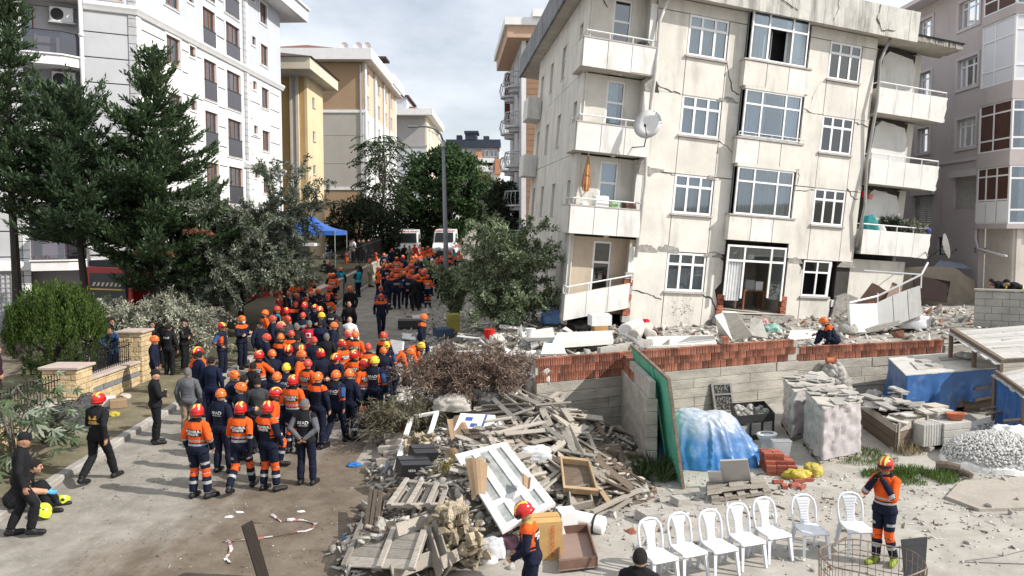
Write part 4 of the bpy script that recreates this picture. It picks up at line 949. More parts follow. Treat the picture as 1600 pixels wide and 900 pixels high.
# terrace and retaining wall further up the street
tm=MB();nx,ny=12,30
for j in range(ny):
 for i in range(nx):
  x=-16.4+i*(16.4-9.75)/(nx-1);y=27+j*36.5/(ny-1);tm.v.append((x,y,gz(y)+.12+.88*sstep(29,36,y)+.05*NZ.noise(Vector((x,y,2)))))
tm.f=[(j*nx+i,j*nx+i+1,(j+1)*nx+i+1,(j+1)*nx+i) for j in range(ny-1) for i in range(nx-1)];tm.m=[0]*len(tm.f)
tag(tm.build('garden_terrace',M('garden_soil',(.10,.09,.06),.95,.3,1.5,.7,10,dirt=((.07,.09,.035),.5,1.5)),smooth=True,org=(0,0,0)),kind='structure')
rw=empty('retaining_wall',gp(-9.7,45),'long beige retaining wall up the left side of the street','wall')
RWM=M('beige_rendered_wall',(.36,.32,.26),.92,.18,1.0,.4,15,dirt=((.22,.19,.15),.4,1.4))
y=30.5
while y<62:
 a,b=y,y+3.9;h0=.35+.75*sstep(29,37,a);h1=.35+.75*sstep(29,37,b);m_=MB()
 m_.hexa([gp(-9.85,a,-.1),gp(-9.55,a,-.1),gp(-9.55,b,-.1),gp(-9.85,b,-.1),gp(-9.85,a,h0),gp(-9.55,a,h0),gp(-9.55,b,h1),gp(-9.85,b,h1)]);m_.build('wall_bay',RWM,rw)
 m_=MB();m_.hexa([gp(-9.9,a,h0),gp(-9.5,a,h0),gp(-9.5,b-.01,h1),gp(-9.9,b-.01,h1),gp(-9.9,a,h0+.07),gp(-9.5,a,h0+.07),gp(-9.5,b-.01,h1+.07),gp(-9.9,b-.01,h1+.07)]);m_.build('coping',COP,rw);y+=3.91
iron_fence(gp(-9.7,44,1.17),gp(-9.7,62,1.17),1.5,'tall black iron fence on the retaining wall up the street',gap=.2)
# ---- street lamp -----------------------------------------------------------
lp=empty('street_lamp',gp(-3.88,48.8),'tall grey street lamp with curved arm beside the crowd','street lamp')
b0=gp(-3.88,48.8);m_=MB();m_.tube([b0,b0+Vector((0,0,3)),b0+Vector((-.12,0,9.0))],[.17,.14,.085],12);m_.build('pole',M('lamp_grey_paint',(.20,.21,.225),.5,.1,4,0),lp,smooth=True)
m_=MB();m_.tube([b0+Vector((-.12,0,8.6)),b0+Vector((-.12,0,8.9))],.13,10);m_.box((-4.2,48.6,gz(48.8)-.05),(-3.56,49.0,gz(48.8)+.06));m_.build('collar',METAL,lp)
m_=MB();m_.tube([b0+Vector(p) for p in ((-.12,0,8.9),(-.25,0,9.3),(-.6,0,9.65),(-1.1,0,9.78),(-1.6,0,9.78))],.06,8);m_.tube([b0+Vector(p) for p in ((-.12,0,8.7),(-.5,0,9.3),(-1.0,0,9.6))],.02,6);m_.build('arm',MATS['lamp_grey_paint'],lp,smooth=True)
m_=MB();c=b0+Vector((-1.75,0,9.76));m_.box((c.x-.42,c.y-.14,c.z-.05),(c.x+.2,c.y+.14,c.z+.06));bevel(m_.build('lamp_head',MATS['lamp_grey_paint'],lp),.03,2)
# ---- vehicles -----------------------------------------------------------
REDP=M('fire_engine_red',(.42,.018,.014),.3,.06,2,0,spec=.6);TYRE=M('tyre_rubber',(.02,.02,.02),.85,.2,8,.2);VWHITE=M('vehicle_white',(.74,.74,.73),.3,.04,2,0,spec=.6)
REDL=M('red_lens',(.5,.02,.02),.25,0,1,0);HEADL=M('headlamp_lens',(.6,.62,.62),.15,0,1,0,spec=.8);YEL=M('yellow_band',(.75,.55,.05),.5,.05,2,0);BLUEL=M('blue_lens',(.03,.09,.45),.2,0,1,0)
def vframe(P,ang):  # x across, y forward (towards local -y is the front facing the viewer at angle 0)
 c,s=cos(ang),sin(ang);P=Vector(P);return lambda a,b,z:P+Vector((a*c-b*s,a*s+b*c,z))
def wheel(F,x,y,r,w,parent,spokes=True):
 m_=MB();m_.lathe([(r*.62,-w/2),(r*.95,-w/2),(r,-w/3),(r,w/3),(r*.95,w/2),(r*.62,w/2)],18,lambda a,b,c:F(x+c,y+a,r+b));o=m_.build('wheel',TYRE,parent,smooth=False)
 m_=MB();m_.lathe([(r*.6,-w/2+.02),(r*.5,-w/2-.005),(r*.15,-w/2+.01)],14,lambda a,b,c:F(x+(c if x<0 else -c),y+a,r+b));m_.build('rim',METAL,o)
def text_mesh(txt,size,depth=.004,name='lettering',bold=.0):
 cu=bpy.data.curves.new(name,'FONT');cu.body=txt;cu.size=size;cu.align_x='CENTER';cu.align_y='CENTER';cu.resolution_u=2;cu.extrude=depth/2;cu.offset=bold;cu.space_line=.85
 o=bpy.data.objects.new('tmp_text',cu);COL.objects.link(o);dg=bpy.context.evaluated_depsgraph_get();me=bpy.data.meshes.new_from_object(o.evaluated_get(dg));me.name=name
 bpy.data.objects.remove(o);bpy.data.curves.remove(cu);return me
def text_part(txt,size,mat,parent,origin,ex,ey,name='lettering',bold=.0):
 me=text_mesh(txt,size,bold=bold);me.materials.clear();me.materials.append(mat);ex,ey=Vector(ex).normalized(),Vector(ey).normalized();ez=ex.cross(ey)
 M4=Matrix((ex,ey,ez)).transposed().to_4x4();M4.translation=Vector(origin)-origin_of(parent);me.transform(M4);return link(name,me,parent)
def ambulance(P,ang,label):
 t=empty('ambulance',P,label,'ambulance','ambulances waiting up the street');F=vframe(P,ang)
 m_=MB()  # front at local y=-2.9
 prof=[(-2.9,.45),(-2.95,.95),(-2.55,1.3),(-2.1,1.42),(-1.45,2.35),(-1.0,2.62),(2.8,2.68),(2.9,2.5),(2.9,.45)]
 wd=lambda z:1.0-.10*max(0,z-1.3)/1.3
 L_=[F(-wd(z),y,z) for y,z in prof];R_=[F(wd(z),y,z) for y,z in prof];n=len(prof)
 m_.add(L_+R_,[tuple(reversed(range(n)))[::-1],tuple(range(n,2*n))[::-1]]+[(i,n+i,n+(i+1)%n,(i+1)%n) for i in range(n)]);bevel(m_.build('body',VWHITE,t),.06,2)
 m_=MB();m_.quad(F(-.86,-2.11,1.46),F(.86,-2.11,1.46),F(.80,-1.50,2.32),F(-.80,-1.50,2.32));m_.build('windscreen',M('dark_windscreen',(.016,.018,.02),.3,.2,3,0,spec=.25),t)
 off=[(-.86,-2.115,1.455),(.86,-2.115,1.455),(.80,-1.515,2.31),(-.80,-1.515,2.31)]
 bpy.data.objects[t.children[-1].name].data.transform(Matrix.Translation(Vector(F(0,-.03,.03))-Vector(F(0,0,0))))
 for s in (-1,1):
  m_=MB();q=lambda y,z:F(s*(wd(z)+.012),y,z);m_.quad(q(-1.9,1.45),q(-.6,1.45),q(-.6,2.2),q(-1.35,2.2));m_.build('side_window',GLASSD,t)
  m_=MB();m_.quad(q(.2,1.5),q(1.6,1.5),q(1.6,2.25),q(.2,2.25));m_.build('side_window',GLASSD,t)
  m_=MB();m_.quad(q(-2.4,.95),q(2.85,.95),q(2.85,1.25),q(-2.4,1.25));m_.build('red_stripe',REDP,t)
  m_=MB();m_.box((s*.62-.22,-2.99,.78),(s*.62+.22,-2.9,1.0),F);m_.build('headlight',HEADL,t)
  m_=MB();m_.box((s*1.12-.08,-1.75,1.5),(s*1.12+.08,-1.6,1.85),F);m_.build('mirror',BLACKM,t)
  for y in (-1.9,1.8):wheel(F,s*.9,y,.36,.24,t)
 m_=MB();m_.box((-.6,-.8,2.63),(.6,-.6,2.72),F);o=m_.build('light_bar',METAL,t)
 m_=MB();m_.box((-.6,-2.97,.5),(.6,-2.9,.72),F);m_.build('grille',BLACKM,t);m_=MB();m_.box((-1.0,-3.0,.3),(1.0,-2.8,.48),F);m_.build('bumper',BLACKM,t)
 ex=Vector(F(1,0,0))-Vector(F(0,0,0));ey=Vector(F(0,.42,.25))-Vector(F(0,0,0))
 text_part('AMBULANS',.37,M('red_lettering',(.45,.02,.03),.5,0,1,0),t,F(0,-1.31,2.50),ex,ey,bold=.012)
 return t
ambulance(gp(-9.55,77),.06,'white ambulance facing us, left of the two, beside the dark shrub')
ambulance(gp(-6.2,78),.0,'white ambulance facing us, right of the two, behind the lamp post')
# fire engine behind the bushes
P=Vector((-15.0,34.6,gz(34)+.25));ft=empty('fire_engine',P,'red fire engine with dark roof racks behind the grey bush','fire engine');F=vframe(P,-.38)
m_=MB();m_.box((-1.2,-2.2,.5),(1.2,4.2,2.7),F);bevel(m_.build('body',REDP,ft),.04)
m_=MB();m_.box((-1.2,4.25,.5),(1.2,6.2,2.5),F);bevel(m_.build('cab',REDP,ft),.06,2)
m_=MB();m_.box((-1.16,-2.1,2.71),(1.16,4.1,2.95),F);m_.build('roof_deck',M('dark_roof_deck',(.035,.04,.05),.55,.2,2,.1),ft)
for x in (-1.1,1.1):m_=MB();m_.tube([F(x,-2.1,2.9),F(x,-2.1,3.15),F(x,4.0,3.15),F(x,4.0,2.9)],.03,6);m_.build('roof_rail',METAL,ft)
m_=MB();m_.box((-.95,-2.26,.75),(.95,-2.21,2.45),F);sh_=m_.build('roller_shutter',M('shutter_dark',(.06,.065,.07),.5,.1,3,0),ft)
for i in range(7):m_=MB();m_.prism([F(-.8+i*.23,-2.265,1.95),F(-.68+i*.23,-2.265,1.95),F(-.58+i*.23,-2.265,2.1),F(-.7+i*.23,-2.265,2.1)],F(0,-.01,0)-F(0,0,0));m_.build('chevron',CREAM,sh_)
m_=MB();m_.box((-.9,-2.285,1.80),(.9,-2.262,1.85),F);m_.build('yellow_line',YEL,sh_)
for s in (-1,1):
 for y in (-1.1,3.2,5.2):wheel(F,s*1.05,y,.5,.3,ft)
 m_=MB();m_.box((s*1.2-.02 if s>0 else -1.215,.0,.9),(s*1.2+.015 if s>0 else -1.18,3.6,2.4),F);m_.build('side_locker',METAL,ft)
 m_=MB();m_.box((s*1.0-.1,-2.3,.55),(s*1.0+.1,-2.2,.7),F);m_.build('tail_light',REDL,ft)
m_=MB();m_.tube([F(.4,-1.8,3.1),F(.4,4.4,3.3)],.06,6);m_.tube([F(-.1,-1.8,3.1),F(-.1,4.4,3.3)],.06,6)
for i in range(14):m_.tube([F(-.1,-1.6+i*.42,3.12),F(.4,-1.6+i*.42,3.12)],.03,5)
m_.build('ladder',METAL,ft)
def car(P,ang,mat,label,sc=1,glassm=GLASSD,group=None):
 t=empty('parked_car',P,label,'car',group);F0=vframe(P,ang);F=lambda a,b,c:F0(a*sc,b*sc,c*sc)
 low=[(-2.1,.35),(-2.15,.65),(-1.9,.85),(-.9,.95),(1.5,.98),(2.1,.92),(2.15,.4)];n=len(low);m_=MB()
 m_.add([F(-.86,y,z) for y,z in low]+[F(.86,y,z) for y,z in low],[tuple(range(n)),tuple(reversed(range(n,2*n)))]+[(i,n+i,n+(i+1)%n,(i+1)%n) for i in range(n)]);bevel(m_.build('body',mat,t),.06,2)
 m_=MB();m_.hexa([F(-.8,-.95,.95),F(.8,-.95,.95),F(.8,1.75,.98),F(-.8,1.75,.98),F(-.64,-.2,1.43),F(.64,-.2,1.43),F(.64,1.2,1.45),F(-.64,1.2,1.45)]);m_.build('cabin_glass',glassm,t)
 m_=MB();m_.box((-.66,-.22,1.44),(.66,1.25,1.49),F);bevel(m_.build('roof',mat,t),.03)
 for s in (-1,1):
  m_=MB();m_.box((s*.6-.18,-2.19,.58),(s*.6+.18,-2.08,.76),F);m_.build('headlight',HEADL,t)
  for y in (-1.3,1.3):wheel(F,s*.8,y,.31,.2,t)
car(gp(-6.6,97,.1),.1,M('car_red',(.35,.02,.02),.3,.05,2,0,spec=.6),'red car parked beyond the ambulances near the street end')
car(gp(-8.2,108,.1),.1,M('car_dark',(.04,.045,.05),.3,.05,2,0,spec=.6),'dark car parked beyond the left ambulance')
car(gp(-16.2,70,.1),.0,VWHITE,'white car parked beside the tan block behind the blue tent')
# green awning and pale fence boards beyond the ambulances
aw=empty('awning',gp(-9.2,96),'green awning over a pale board fence beyond the ambulances','awning');m_=MB()
m_.hexa([Vector((-10.6,95,6.9)),Vector((-7.9,95,6.9)),Vector((-7.9,97,7.5)),Vector((-10.6,97,7.5)),Vector((-10.6,95,7.0)),Vector((-7.9,95,7.0)),Vector((-7.9,97,7.6)),Vector((-10.6,97,7.6))]);m_.build('canopy',M('green_awning',(.02,.16,.10),.8,.1,2,.1),aw)
for x in (-10.5,-8.0):m_=MB();m_.tube([Vector((x,95.1,3.8)),Vector((x,95.1,6.95))],.05,6);m_.build('post',METAL,aw)
pf=empty('board_fence',gp(-9,96),'pale upright boards under the green awning','fence')
for i in range(9):m_=MB();x=-10.3+i*.28;m_.box((x,95.6,4.0),(x+.24,95.66,6.1+.1*sin(i)));m_.build('board',CREAM,pf)
# blue tent
BLUET=M('blue_tarpaulin',(.035,.12,.44),.55,.12,2.5,.25,5)
tn=empty('canopy_tent',gp(-14,58,1),'blue pop up canopy tent in front of the ochre block','tent');zc=gz(58)+1.0;m_=MB();pk=Vector((-14.0,58.0,zc+3.45));cs=[Vector((x,y,zc+2.35)) for x,y in ((-16,56),(-11.9,56),(-11.9,60),(-16,60))]
for i in range(4):
 a,b=cs[i],cs[(i+1)%4];n=6
 for k in range(n):
  p,q=a.lerp(b,k/n),a.lerp(b,(k+1)/n);sg=lambda u,t:u.lerp(pk,t)-Vector((0,0,.22*sin(pi*t)))
  for r in range(5):m_.quad(sg(p,r/5),sg(q,r/5),sg(q,(r+1)/5),sg(p,(r+1)/5))
 m_.quad(a-Vector((0,0,.3)),b-Vector((0,0,.3)),b,a)
m_.build('canopy',BLUET,tn,smooth=True)
for c in cs:m_=MB();m_.tube([Vector((c.x,c.y,zc)),c],.03,5);m_.build('leg',METAL,tn)
# ================================================================== vegetation
RS=NRS(11)
def np_mesh(name,V,Fc,mats,mi=None,smooth=False):
 me=bpy.data.meshes.new(name);V=np.asarray(V,dtype=np.float32);Fc=np.asarray(Fc,dtype=np.int32);n,k=Fc.shape
 me.vertices.add(len(V));me.vertices.foreach_set('co',V.ravel());me.loops.add(n*k);me.loops.foreach_set('vertex_index',Fc.ravel());me.polygons.add(n)
 me.polygons.foreach_set('loop_start',np.arange(0,n*k,k,dtype=np.int32));me.polygons.foreach_set('loop_total',np.full(n,k,dtype=np.int32))
 for q in (mats if isinstance(mats,(list,tuple)) else [mats]):me.materials.append(q)
 if mi is not None:me.polygons.foreach_set('material_index',np.asarray(mi,dtype=np.int32))
 if smooth:me.polygons.foreach_set('use_smooth',np.ones(n,dtype=bool))
 me.update(calc_edges=True);return me
def norm(a):return a/np.maximum(1e-9,np.linalg.norm(a,axis=-1,keepdims=True))
def leaf_quads(P,Dv,ln,wd,up=None,fold=.25):
 """one small rhombic leaf at each P pointing along Dv"""
 n=len(P);Dv=norm(Dv);r=RS.normal(size=(n,3)) if up is None else up+RS.normal(size=(n,3))*.45
 sd=norm(np.cross(Dv,r));nr=np.cross(sd,Dv);ln=np.asarray(ln).reshape(-1,1);wd=np.asarray(wd).reshape(-1,1)
 a=P;b=P+Dv*ln*.45+sd*wd*.5+nr*wd*fold;c=P+Dv*ln;d=P+Dv*ln*.45-sd*wd*.5+nr*wd*fold
 V=np.stack([a,b,c,d],1).reshape(-1,3);return V,np.arange(n*4).reshape(-1,4)
def needle_mat(name,col,isl=.45,trans=.25,hue=None):return M(name,col,.7,.25,1.1,0,isl=isl,trans=trans,spec=.25,hue=hue)
BARK=M('dark_bark',(.045,.038,.032),.95,.3,3,.8,12,grain=(3,3,.6));BARKG=M('grey_bark',(.16,.14,.115),.95,.3,3,.7,12,grain=(3,3,.6));TWIG=M('pale_twig',(.27,.25,.20),.9,.2,4,0)
CEDAR=needle_mat('cedar_needles',(.075,.118,.056),.6,.32);CEDAR2=needle_mat('blue_green_needles',(.068,.108,.056),.6,.32);RUSTY=needle_mat('dead_rust_needles',(.19,.08,.05),.3,.2)
def limb_tubes(mb,curves,r0,r1,n=5):
 for c in curves:k=len(c);mb.tube([tuple(p) for p in c],[r0*(1-i/(k-1))+r1*i/(k-1) for i in range(k)],n,cap=False)
def conifer(base,H,Lmax,z0,label,mat,seed,lean=0,dens=1.0,shape=.85):
 global RS;RS=NRS(seed);t=empty('conifer_tree',base,label,'tree','conifers in front of the pale block');base=np.array(base)
 mb=MB();tp=[base+np.array([lean*q*q*.6+.05*sin(q*9),0,H*q]) for q in np.linspace(0,1,14)];mb.tube([tuple(p) for p in tp],[.19*(1-.93*q) for q in np.linspace(0,1,14)],8)
 P,Dd,LN=[],[],[];z=z0;curves=[]
 while z<H*.985:
  q=z/H;nb=RS.randint(5,8);Lb=Lmax*min(1,((1-q)/(1-z0/H))**shape*1.08+.04)*(.75 if q<z0/H+.06 else 1)
  az0=RS.uniform(0,6.28)
  for k in range(nb):
   az=az0+k*6.283/nb+RS.uniform(-.3,.3);L_=Lb*RS.uniform(.52,1.2);d=np.array([cos(az),sin(az),0]);n=9
   rise=RS.uniform(.42,.95)*(1 if q<.8 else 1.7);pts=[base+np.array([lean*q*q*.6,0,z])+d*L_*s+np.array([0,0,L_*(rise*s-.62*s*s+.38*s**4)]) for s in np.linspace(0,1,n)];curves.append(pts);pts=np.array(pts)
   nt=int(max(5,L_*9.5*dens))
   for s in np.linspace(.18,1,nt):
    i=min(n-2,int(s*(n-1)));f=s*(n-1)-i;p=pts[i]*(1-f)+pts[i+1]*f;tg=norm(pts[i+1]-pts[i])
    for sg in (-1,1):
     sd=np.array([-tg[1],tg[0],0])*sg;td=norm(tg*.95+sd*RS.uniform(.45,.9)+np.array([0,0,RS.uniform(-.2,.5)]));tl=L_*.30*(1.15-s*.75)*RS.uniform(.6,1.25)+.10;m=int(max(3,tl*17))
     ss=np.linspace(.05,1,m)[:,None];pp=p+td*tl*ss+np.array([0,0,-.05])*tl*ss**2;P.append(pp+RS.normal(size=pp.shape)*.02)
     Dd.append(norm(td+RS.normal(size=(m,3))*.36+np.array([0,0,.22])));LN.append(RS.uniform(.13,.27,m))
  z+=RS.uniform(.20,.42)*(1.0 if q<.7 else .72)
 limb_tubes(mb,[c for c in curves],.028,.005,4);tr=mb.build('trunk',BARK,t)
 P=np.concatenate(P);Dd=np.concatenate(Dd);LN=np.concatenate(LN);V,Fq=leaf_quads(P,Dd,LN,LN*.36,up=np.array([0,0,1.]))
 link('crown',np_mesh('crown',V-np.array(t.location),Fq,mat),t);return t
def at(px,py,d):return D(px,py,d)
g0=lambda x,y,h=0:(x,y,gz(y)+h)
x=(22-800)/1300*29;conifer(g0(x,29,.1),13.4,1.45,5.0,'tallest dark conifer at the left edge with a bare lower trunk',CEDAR,3,.3,.9)
x=(130-800)/1300*29.6;conifer(g0(x,29.6,.1),9.2,2.7,3.8,'broad dark conifer with a bare trunk, second from the left edge',CEDAR2,5,-.5,shape=.62)
x=(243-800)/1300*30.5;tc3=conifer(g0(x,30.5,.2),11.0,2.95,2.0,'pointed dark conifer standing in front of the white facade',CEDAR,8,.2,1.15,shape=.95)
# rusty dead sprays on it
for (px,py) in ((235,388),(250,392),(307,358)):
 RS=NRS(px);c=np.array(at(px,py,28.6));n=130;a=RS.uniform(-.45,.45,n);P=c+np.stack([a,RS.uniform(-.2,.2,n),-.5*a*a+RS.uniform(-.05,.05,n)],1)
 V,Fq=leaf_quads(P,np.stack([a*2+RS.normal(size=n)*.4,RS.normal(size=n)*.3,-.5+RS.normal(size=n)*.3],1),RS.uniform(.1,.22,n),RS.uniform(.03,.07,n));link('dead_spray',np_mesh('dead_spray',V-np.array(tc3.location),Fq,RUSTY),tc3)
def crown_points(c,rad,n,seed,thr=-.1,nsc=.8,shell=.55):
 rs=NRS(seed);out=[]
 off=rs.uniform(0,50,3)
 while len(out)<n:
  d=norm(rs.normal(size=3));r=rs.uniform(shell**3,1)**(1/3);lump=1+.22*NZ.noise(Vector(d*2.1+off));p=d*r*lump*rad
  if NZ.noise(Vector((p+off)*nsc))>thr:out.append(p+c)
 return np.array(out)
def broadleaf(name,base,c,rad,n,ls,mat,label,seed,wd=.5,thr=-.08,nsc=.8,group=None,limbs=26,r0=.16,bark=BARK,shell=.5,droop=0,cat='tree'):
 global RS;t=empty(name,base,label,cat,group);base=np.array(base,dtype=float);c=np.array(c,dtype=float);rad=np.array(rad,dtype=float)
 P=crown_points(c,rad,n,seed,thr,nsc,shell);RS=NRS(seed+1);out=norm((P-c)/rad)
 Dv=out*.6+RS.normal(size=P.shape)*.75+np.array([0,0,.15-droop]);V,Fq=leaf_quads(P,Dv,RS.uniform(.7,1.3,n)*ls,RS.uniform(.7,1.3,n)*ls*wd,up=out*.8+np.array([0,0,.5]))
 mb=MB();fork=base+(c-base)*.45;mb.tube([tuple(base),tuple(base*.5+fork*.5+np.array([.06,0,0])),tuple(fork)],[r0,r0*.8,r0*.65],8)
 curves=[]
 for i in range(limbs):
  e=P[RS.randint(n)];mid=fork*.5+e*.5+RS.normal(size=3)*.12*rad+np.array([0,0,.1*rad[2]]);curves.append([fork,fork*.45+mid*.55,mid,mid*.4+e*.6,e])
 limb_tubes(mb,curves,r0*.38,.012,5);mb.build('trunk',bark,t);link('crown',np_mesh('crown',V-np.array(t.location),Fq,mat),t);return t
DG=needle_mat('deep_green_leaves',(.045,.085,.030),.5,.3);DG2=needle_mat('dark_shrub_leaves',(.028,.042,.022),.5,.2);LG_=needle_mat('light_green_leaves',(.13,.16,.07),.4,.3);AIL=needle_mat('ailanthus_leaves',(.05,.082,.035),.45,.3)
broadleaf('round_tree',g0(-6.9,86),(-6.9,86,9.6),(4.6,4.2,5.0),17000,.42,DG,'large dark rounded tree behind the ambulances',21,.55,-.02,.55,r0=.3)
broadleaf('leafy_tree',g0(-4.0,92),(-3.3,92,9.0),(1.7,1.6,3.6),2600,.36,LG_,'light green tree behind the large rounded tree',23,.5,.0,.7,r0=.15)
broadleaf('dark_shrub',g0(-13.1,70,.9),(-12.6,70,5.6),(3.1,2.6,2.9),9000,.32,DG2,'dense dark shrub beside the left ambulance',25,.45,-.1,.8)
broadleaf('dark_tree',g0(-.9,62),(-.7,62,6.3),(1.9,2.6,3.1),8000,.30,DG2,'dark leafy tree tucked behind the grey green tree',27,.5,-.1,.8)
broadleaf('dark_tree',g0(.2,72),(.0,72,7.2),(1.3,2,2.4),3000,.3,DG,'dark tree by the foot of the brown block',29,.5,-.1,.8)
broadleaf('dark_shrub',g0(-9.6,84),(-10.2,86,6.0),(2.6,2.4,3.0),6500,.34,DG2,'dark shrub behind the left ambulance roof',28,.5,-.1,.8)
# ailanthus with long compound leaves
RS=NRS(4);t=empty('ailanthus_tree',g0(-11.6,75),'tall thin tree with long feathery leaves in front of the tan block','tree');b=np.array(t.location);mb=MB();cc=[b+np.array([0,0,0]),b+np.array([-.2,0,4]),b+np.array([.3,0,7.5]),b+np.array([.1,0,10.6])];mb.tube([tuple(p) for p in cc],[.16,.12,.09,.04],7)
P,Dv,LN=[],[],[]
for i in range(250):
 h=RS.uniform(.38,1);az=RS.uniform(0,6.28);rr=2.5*sqrt(max(0,1-((h-.68)/.36)**2))*RS.uniform(.1,1.0);s=b+np.array([cos(az)*rr-.2+.9*(1-h),sin(az)*rr,11.2*h]);tg=np.array([cos(az),sin(az),RS.uniform(-.15,.45)]);L_=RS.uniform(.8,1.3)
 if i%7==0:mb.tube([tuple(b+np.array([0,0,11.2*h*.75])),tuple(s)],[.05,.02],4)
 for q in np.linspace(.1,1,10):
  p=s+tg*L_*q+np.array([0,0,-.55*q*q*L_]);tq=norm(tg+np.array([0,0,-1.1*q]));sd=norm(np.cross(tq,[0,0,1]))
  for sg in (-1,1):P.append(p);Dv.append(sd*sg+tq*.35+np.array([0,0,-.3])+RS.normal(size=3)*.12);LN.append(RS.uniform(.28,.42))
mb.build('trunk',BARKG,t);LN=np.array(LN);V,Fq=leaf_quads(np.array(P),np.array(Dv),LN,LN*.36,up=np.array([0,0,1.]));link('crown',np_mesh('crown',V-b,Fq,AIL),t)
# grey arching trees, bushes and dead branches share one builder
def arching(name,base,label,cat,spread,H,nc,per,ls,wd,mat,seed,droop=.5,r=.022,tw=BARKG,start=.15,asym=(0,0),group=None,jitter=.05,hmin=.55,upb=0.,trunk=None,sub=2,mat2=None,depth=1.0):
 global RS;RS=NRS(seed);t=empty(name,base,label,cat,group);b=np.array(base,dtype=float);mb=MB();P,Dv=[],[]
 if trunk:mb.tube([tuple(b),tuple(b+np.array([asym[0]*.1,0,trunk[0]]))],[trunk[1],trunk[1]*.7],8)
 h0=trunk[0]*.85 if trunk else 0
 for i in range(nc):
  az=RS.uniform(0,6.283);L_=spread*RS.uniform(.35,1.0)*(1+.0);d=np.array([cos(az),sin(az)*depth,0]);hh=H*RS.uniform(hmin,1.05);n=8;dr=droop*RS.uniform(.5,1.3)
  pts=[b+np.array([asym[0]*s,asym[1]*s,h0*(1 if trunk else 0)+(hh-h0)*(1.9*s-1.0*s*s*(1-.0))*(1-dr*.55*s*s)])+d*L_*s**.85 for s in np.linspace(0,1,n)]
  pts=[p+RS.normal(size=3)*.03*L_ if k else p for k,p in enumerate(pts)];limb_tubes(mb,[pts],r,.004,4);segs=[np.array(pts)]
  for k in range(sub):
   s=RS.randint(3,n-1);o=pts[s];dd=norm(pts[s]-pts[s-1]+RS.normal(size=3)*.6)*L_*RS.uniform(.2,.45);q=np.array([o+dd*u+np.array([0,0,-.25*dr])*np.linalg.norm(dd)*u*u for u in np.linspace(0,1,5)]);segs.append(q);limb_tubes(mb,[list(q)],r*.45,.003,3)
  for sg in segs:
   k=len(sg);m=int(per*(1 if k==n else .55));u=RS.uniform(start if k==n else .05,1,m)*(k-1);ii=np.minimum(u.astype(int),k-2);f=(u-ii)[:,None];pp=sg[ii]*(1-f)+sg[ii+1]*f;tg=norm(sg[ii+1]-sg[ii])
   P.append(pp+RS.normal(size=pp.shape)*jitter);Dv.append(tg*.7+RS.normal(size=pp.shape)*.7+np.array([0,0,upb]))
 mb.build('branches',tw,t);P=np.concatenate(P);Dv=np.concatenate(Dv);n=len(P);mi=None
 V,Fq=leaf_quads(P,Dv,RS.uniform(.6,1.35,n)*ls,RS.uniform(.7,1.3,n)*ls*wd);mats=[mat] if mat2 is None else [mat,mat2]
 if mat2 is not None:mi=(RS.uniform(size=n)<.40).astype(int)
 link('foliage',np_mesh('foliage',V-b,Fq,mats,mi),t);return t
OLV=needle_mat('grey_green_leaves',(.10,.12,.085),.45,.2);OLVL=needle_mat('silvery_leaves',(.23,.26,.19),.3,.2);DRYG=needle_mat('dry_grey_leaves',(.36,.35,.275),.4,.15);GRN=needle_mat('bush_green_leaves',(.105,.15,.065),.5,.25);GRNL=needle_mat('pale_leaf_backs',(.33,.38,.25),.35,.25)
arching('olive_tree',g0(-10.7,32.6,.5),'grey green tree with long arching branches overhanging the crowd','tree',2.9,6.7,115,210,.17,.30,OLV,31,.9,.035,BARK,.12,(.55,-.4),trunk=(1.1,.14),sub=4,mat2=OLVL,hmin=.35)
arching('olive_tree',g0(-9.2,33.5,.6),'sparse upright silvery sprays rising above the arching grey green tree','tree',2.0,7.4,13,110,.15,.32,OLV,35,.2,.025,BARK,.40,(.5,-.2),trunk=(1.2,.09),sub=4,mat2=OLVL,hmin=.75)
arching('olive_tree',g0(-12.0,31.8,.4),'smaller dark grey green tree squeezed beside the pointed conifer','tree',2.3,5.2,60,180,.16,.32,OLV,33,.8,.03,BARK,.1,(0,0),trunk=(1.0,.11),sub=3,hmin=.3)
for i,(a,b_) in enumerate((((-8.9,31.6,6.6),(-7.4,31.4,8.2)),((-8.9,31.6,6.4),(-6.9,31.3,6.9)),((-9.9,32,6.2),(-8.7,32,8.4)))):
 pass
arching('dry_bush',g0(-12.6,28.9,.15),'pale dry grey bush sprawling behind the policemen','bush',2.8,2.7,120,150,.13,.34,DRYG,37,.85,.012,TWIG,.1,(.2,-.2),sub=3,mat2=OLVL,hmin=.4)
arching('leafy_tree',Vector((-.3,31.0,surf_z(-.3,31)-.1)),'grey green leafy tree growing among the rubble in front of the leaning block','tree',2.15,4.9,90,120,.13,.44,GRN,41,.18,.03,BARKG,.08,(.25,-.3),sub=4,mat2=GRNL,upb=.25,hmin=.18)
arching('leafy_bush',Vector((-2.6,37,surf_z(-2.6,37))),'low leafy bush at the foot of the lamp post','bush',1.3,3.1,40,120,.15,.46,GRN,43,.3,.02,BARKG,.10,(.1,0),sub=2,mat2=GRNL)
DEAD=needle_mat('dead_brown_leaves',(.155,.105,.08),.45,.15,None);DEADG=needle_mat('withered_olive_leaves',(.12,.11,.065),.4,.15)
arching('dead_branch_pile',Vector((-1.1,20.6,surf_z(-1.1,20.6)-.2)),'heap of cut branches with dead brown leaves beside the red brick wall','branches',1.9,1.45,110,80,.13,.20,DEAD,47,.7,.014,TWIG,.25,(0,0),sub=5,mat2=needle_mat('dead_tan_leaves',(.24,.175,.135),.45,.15),depth=.8)
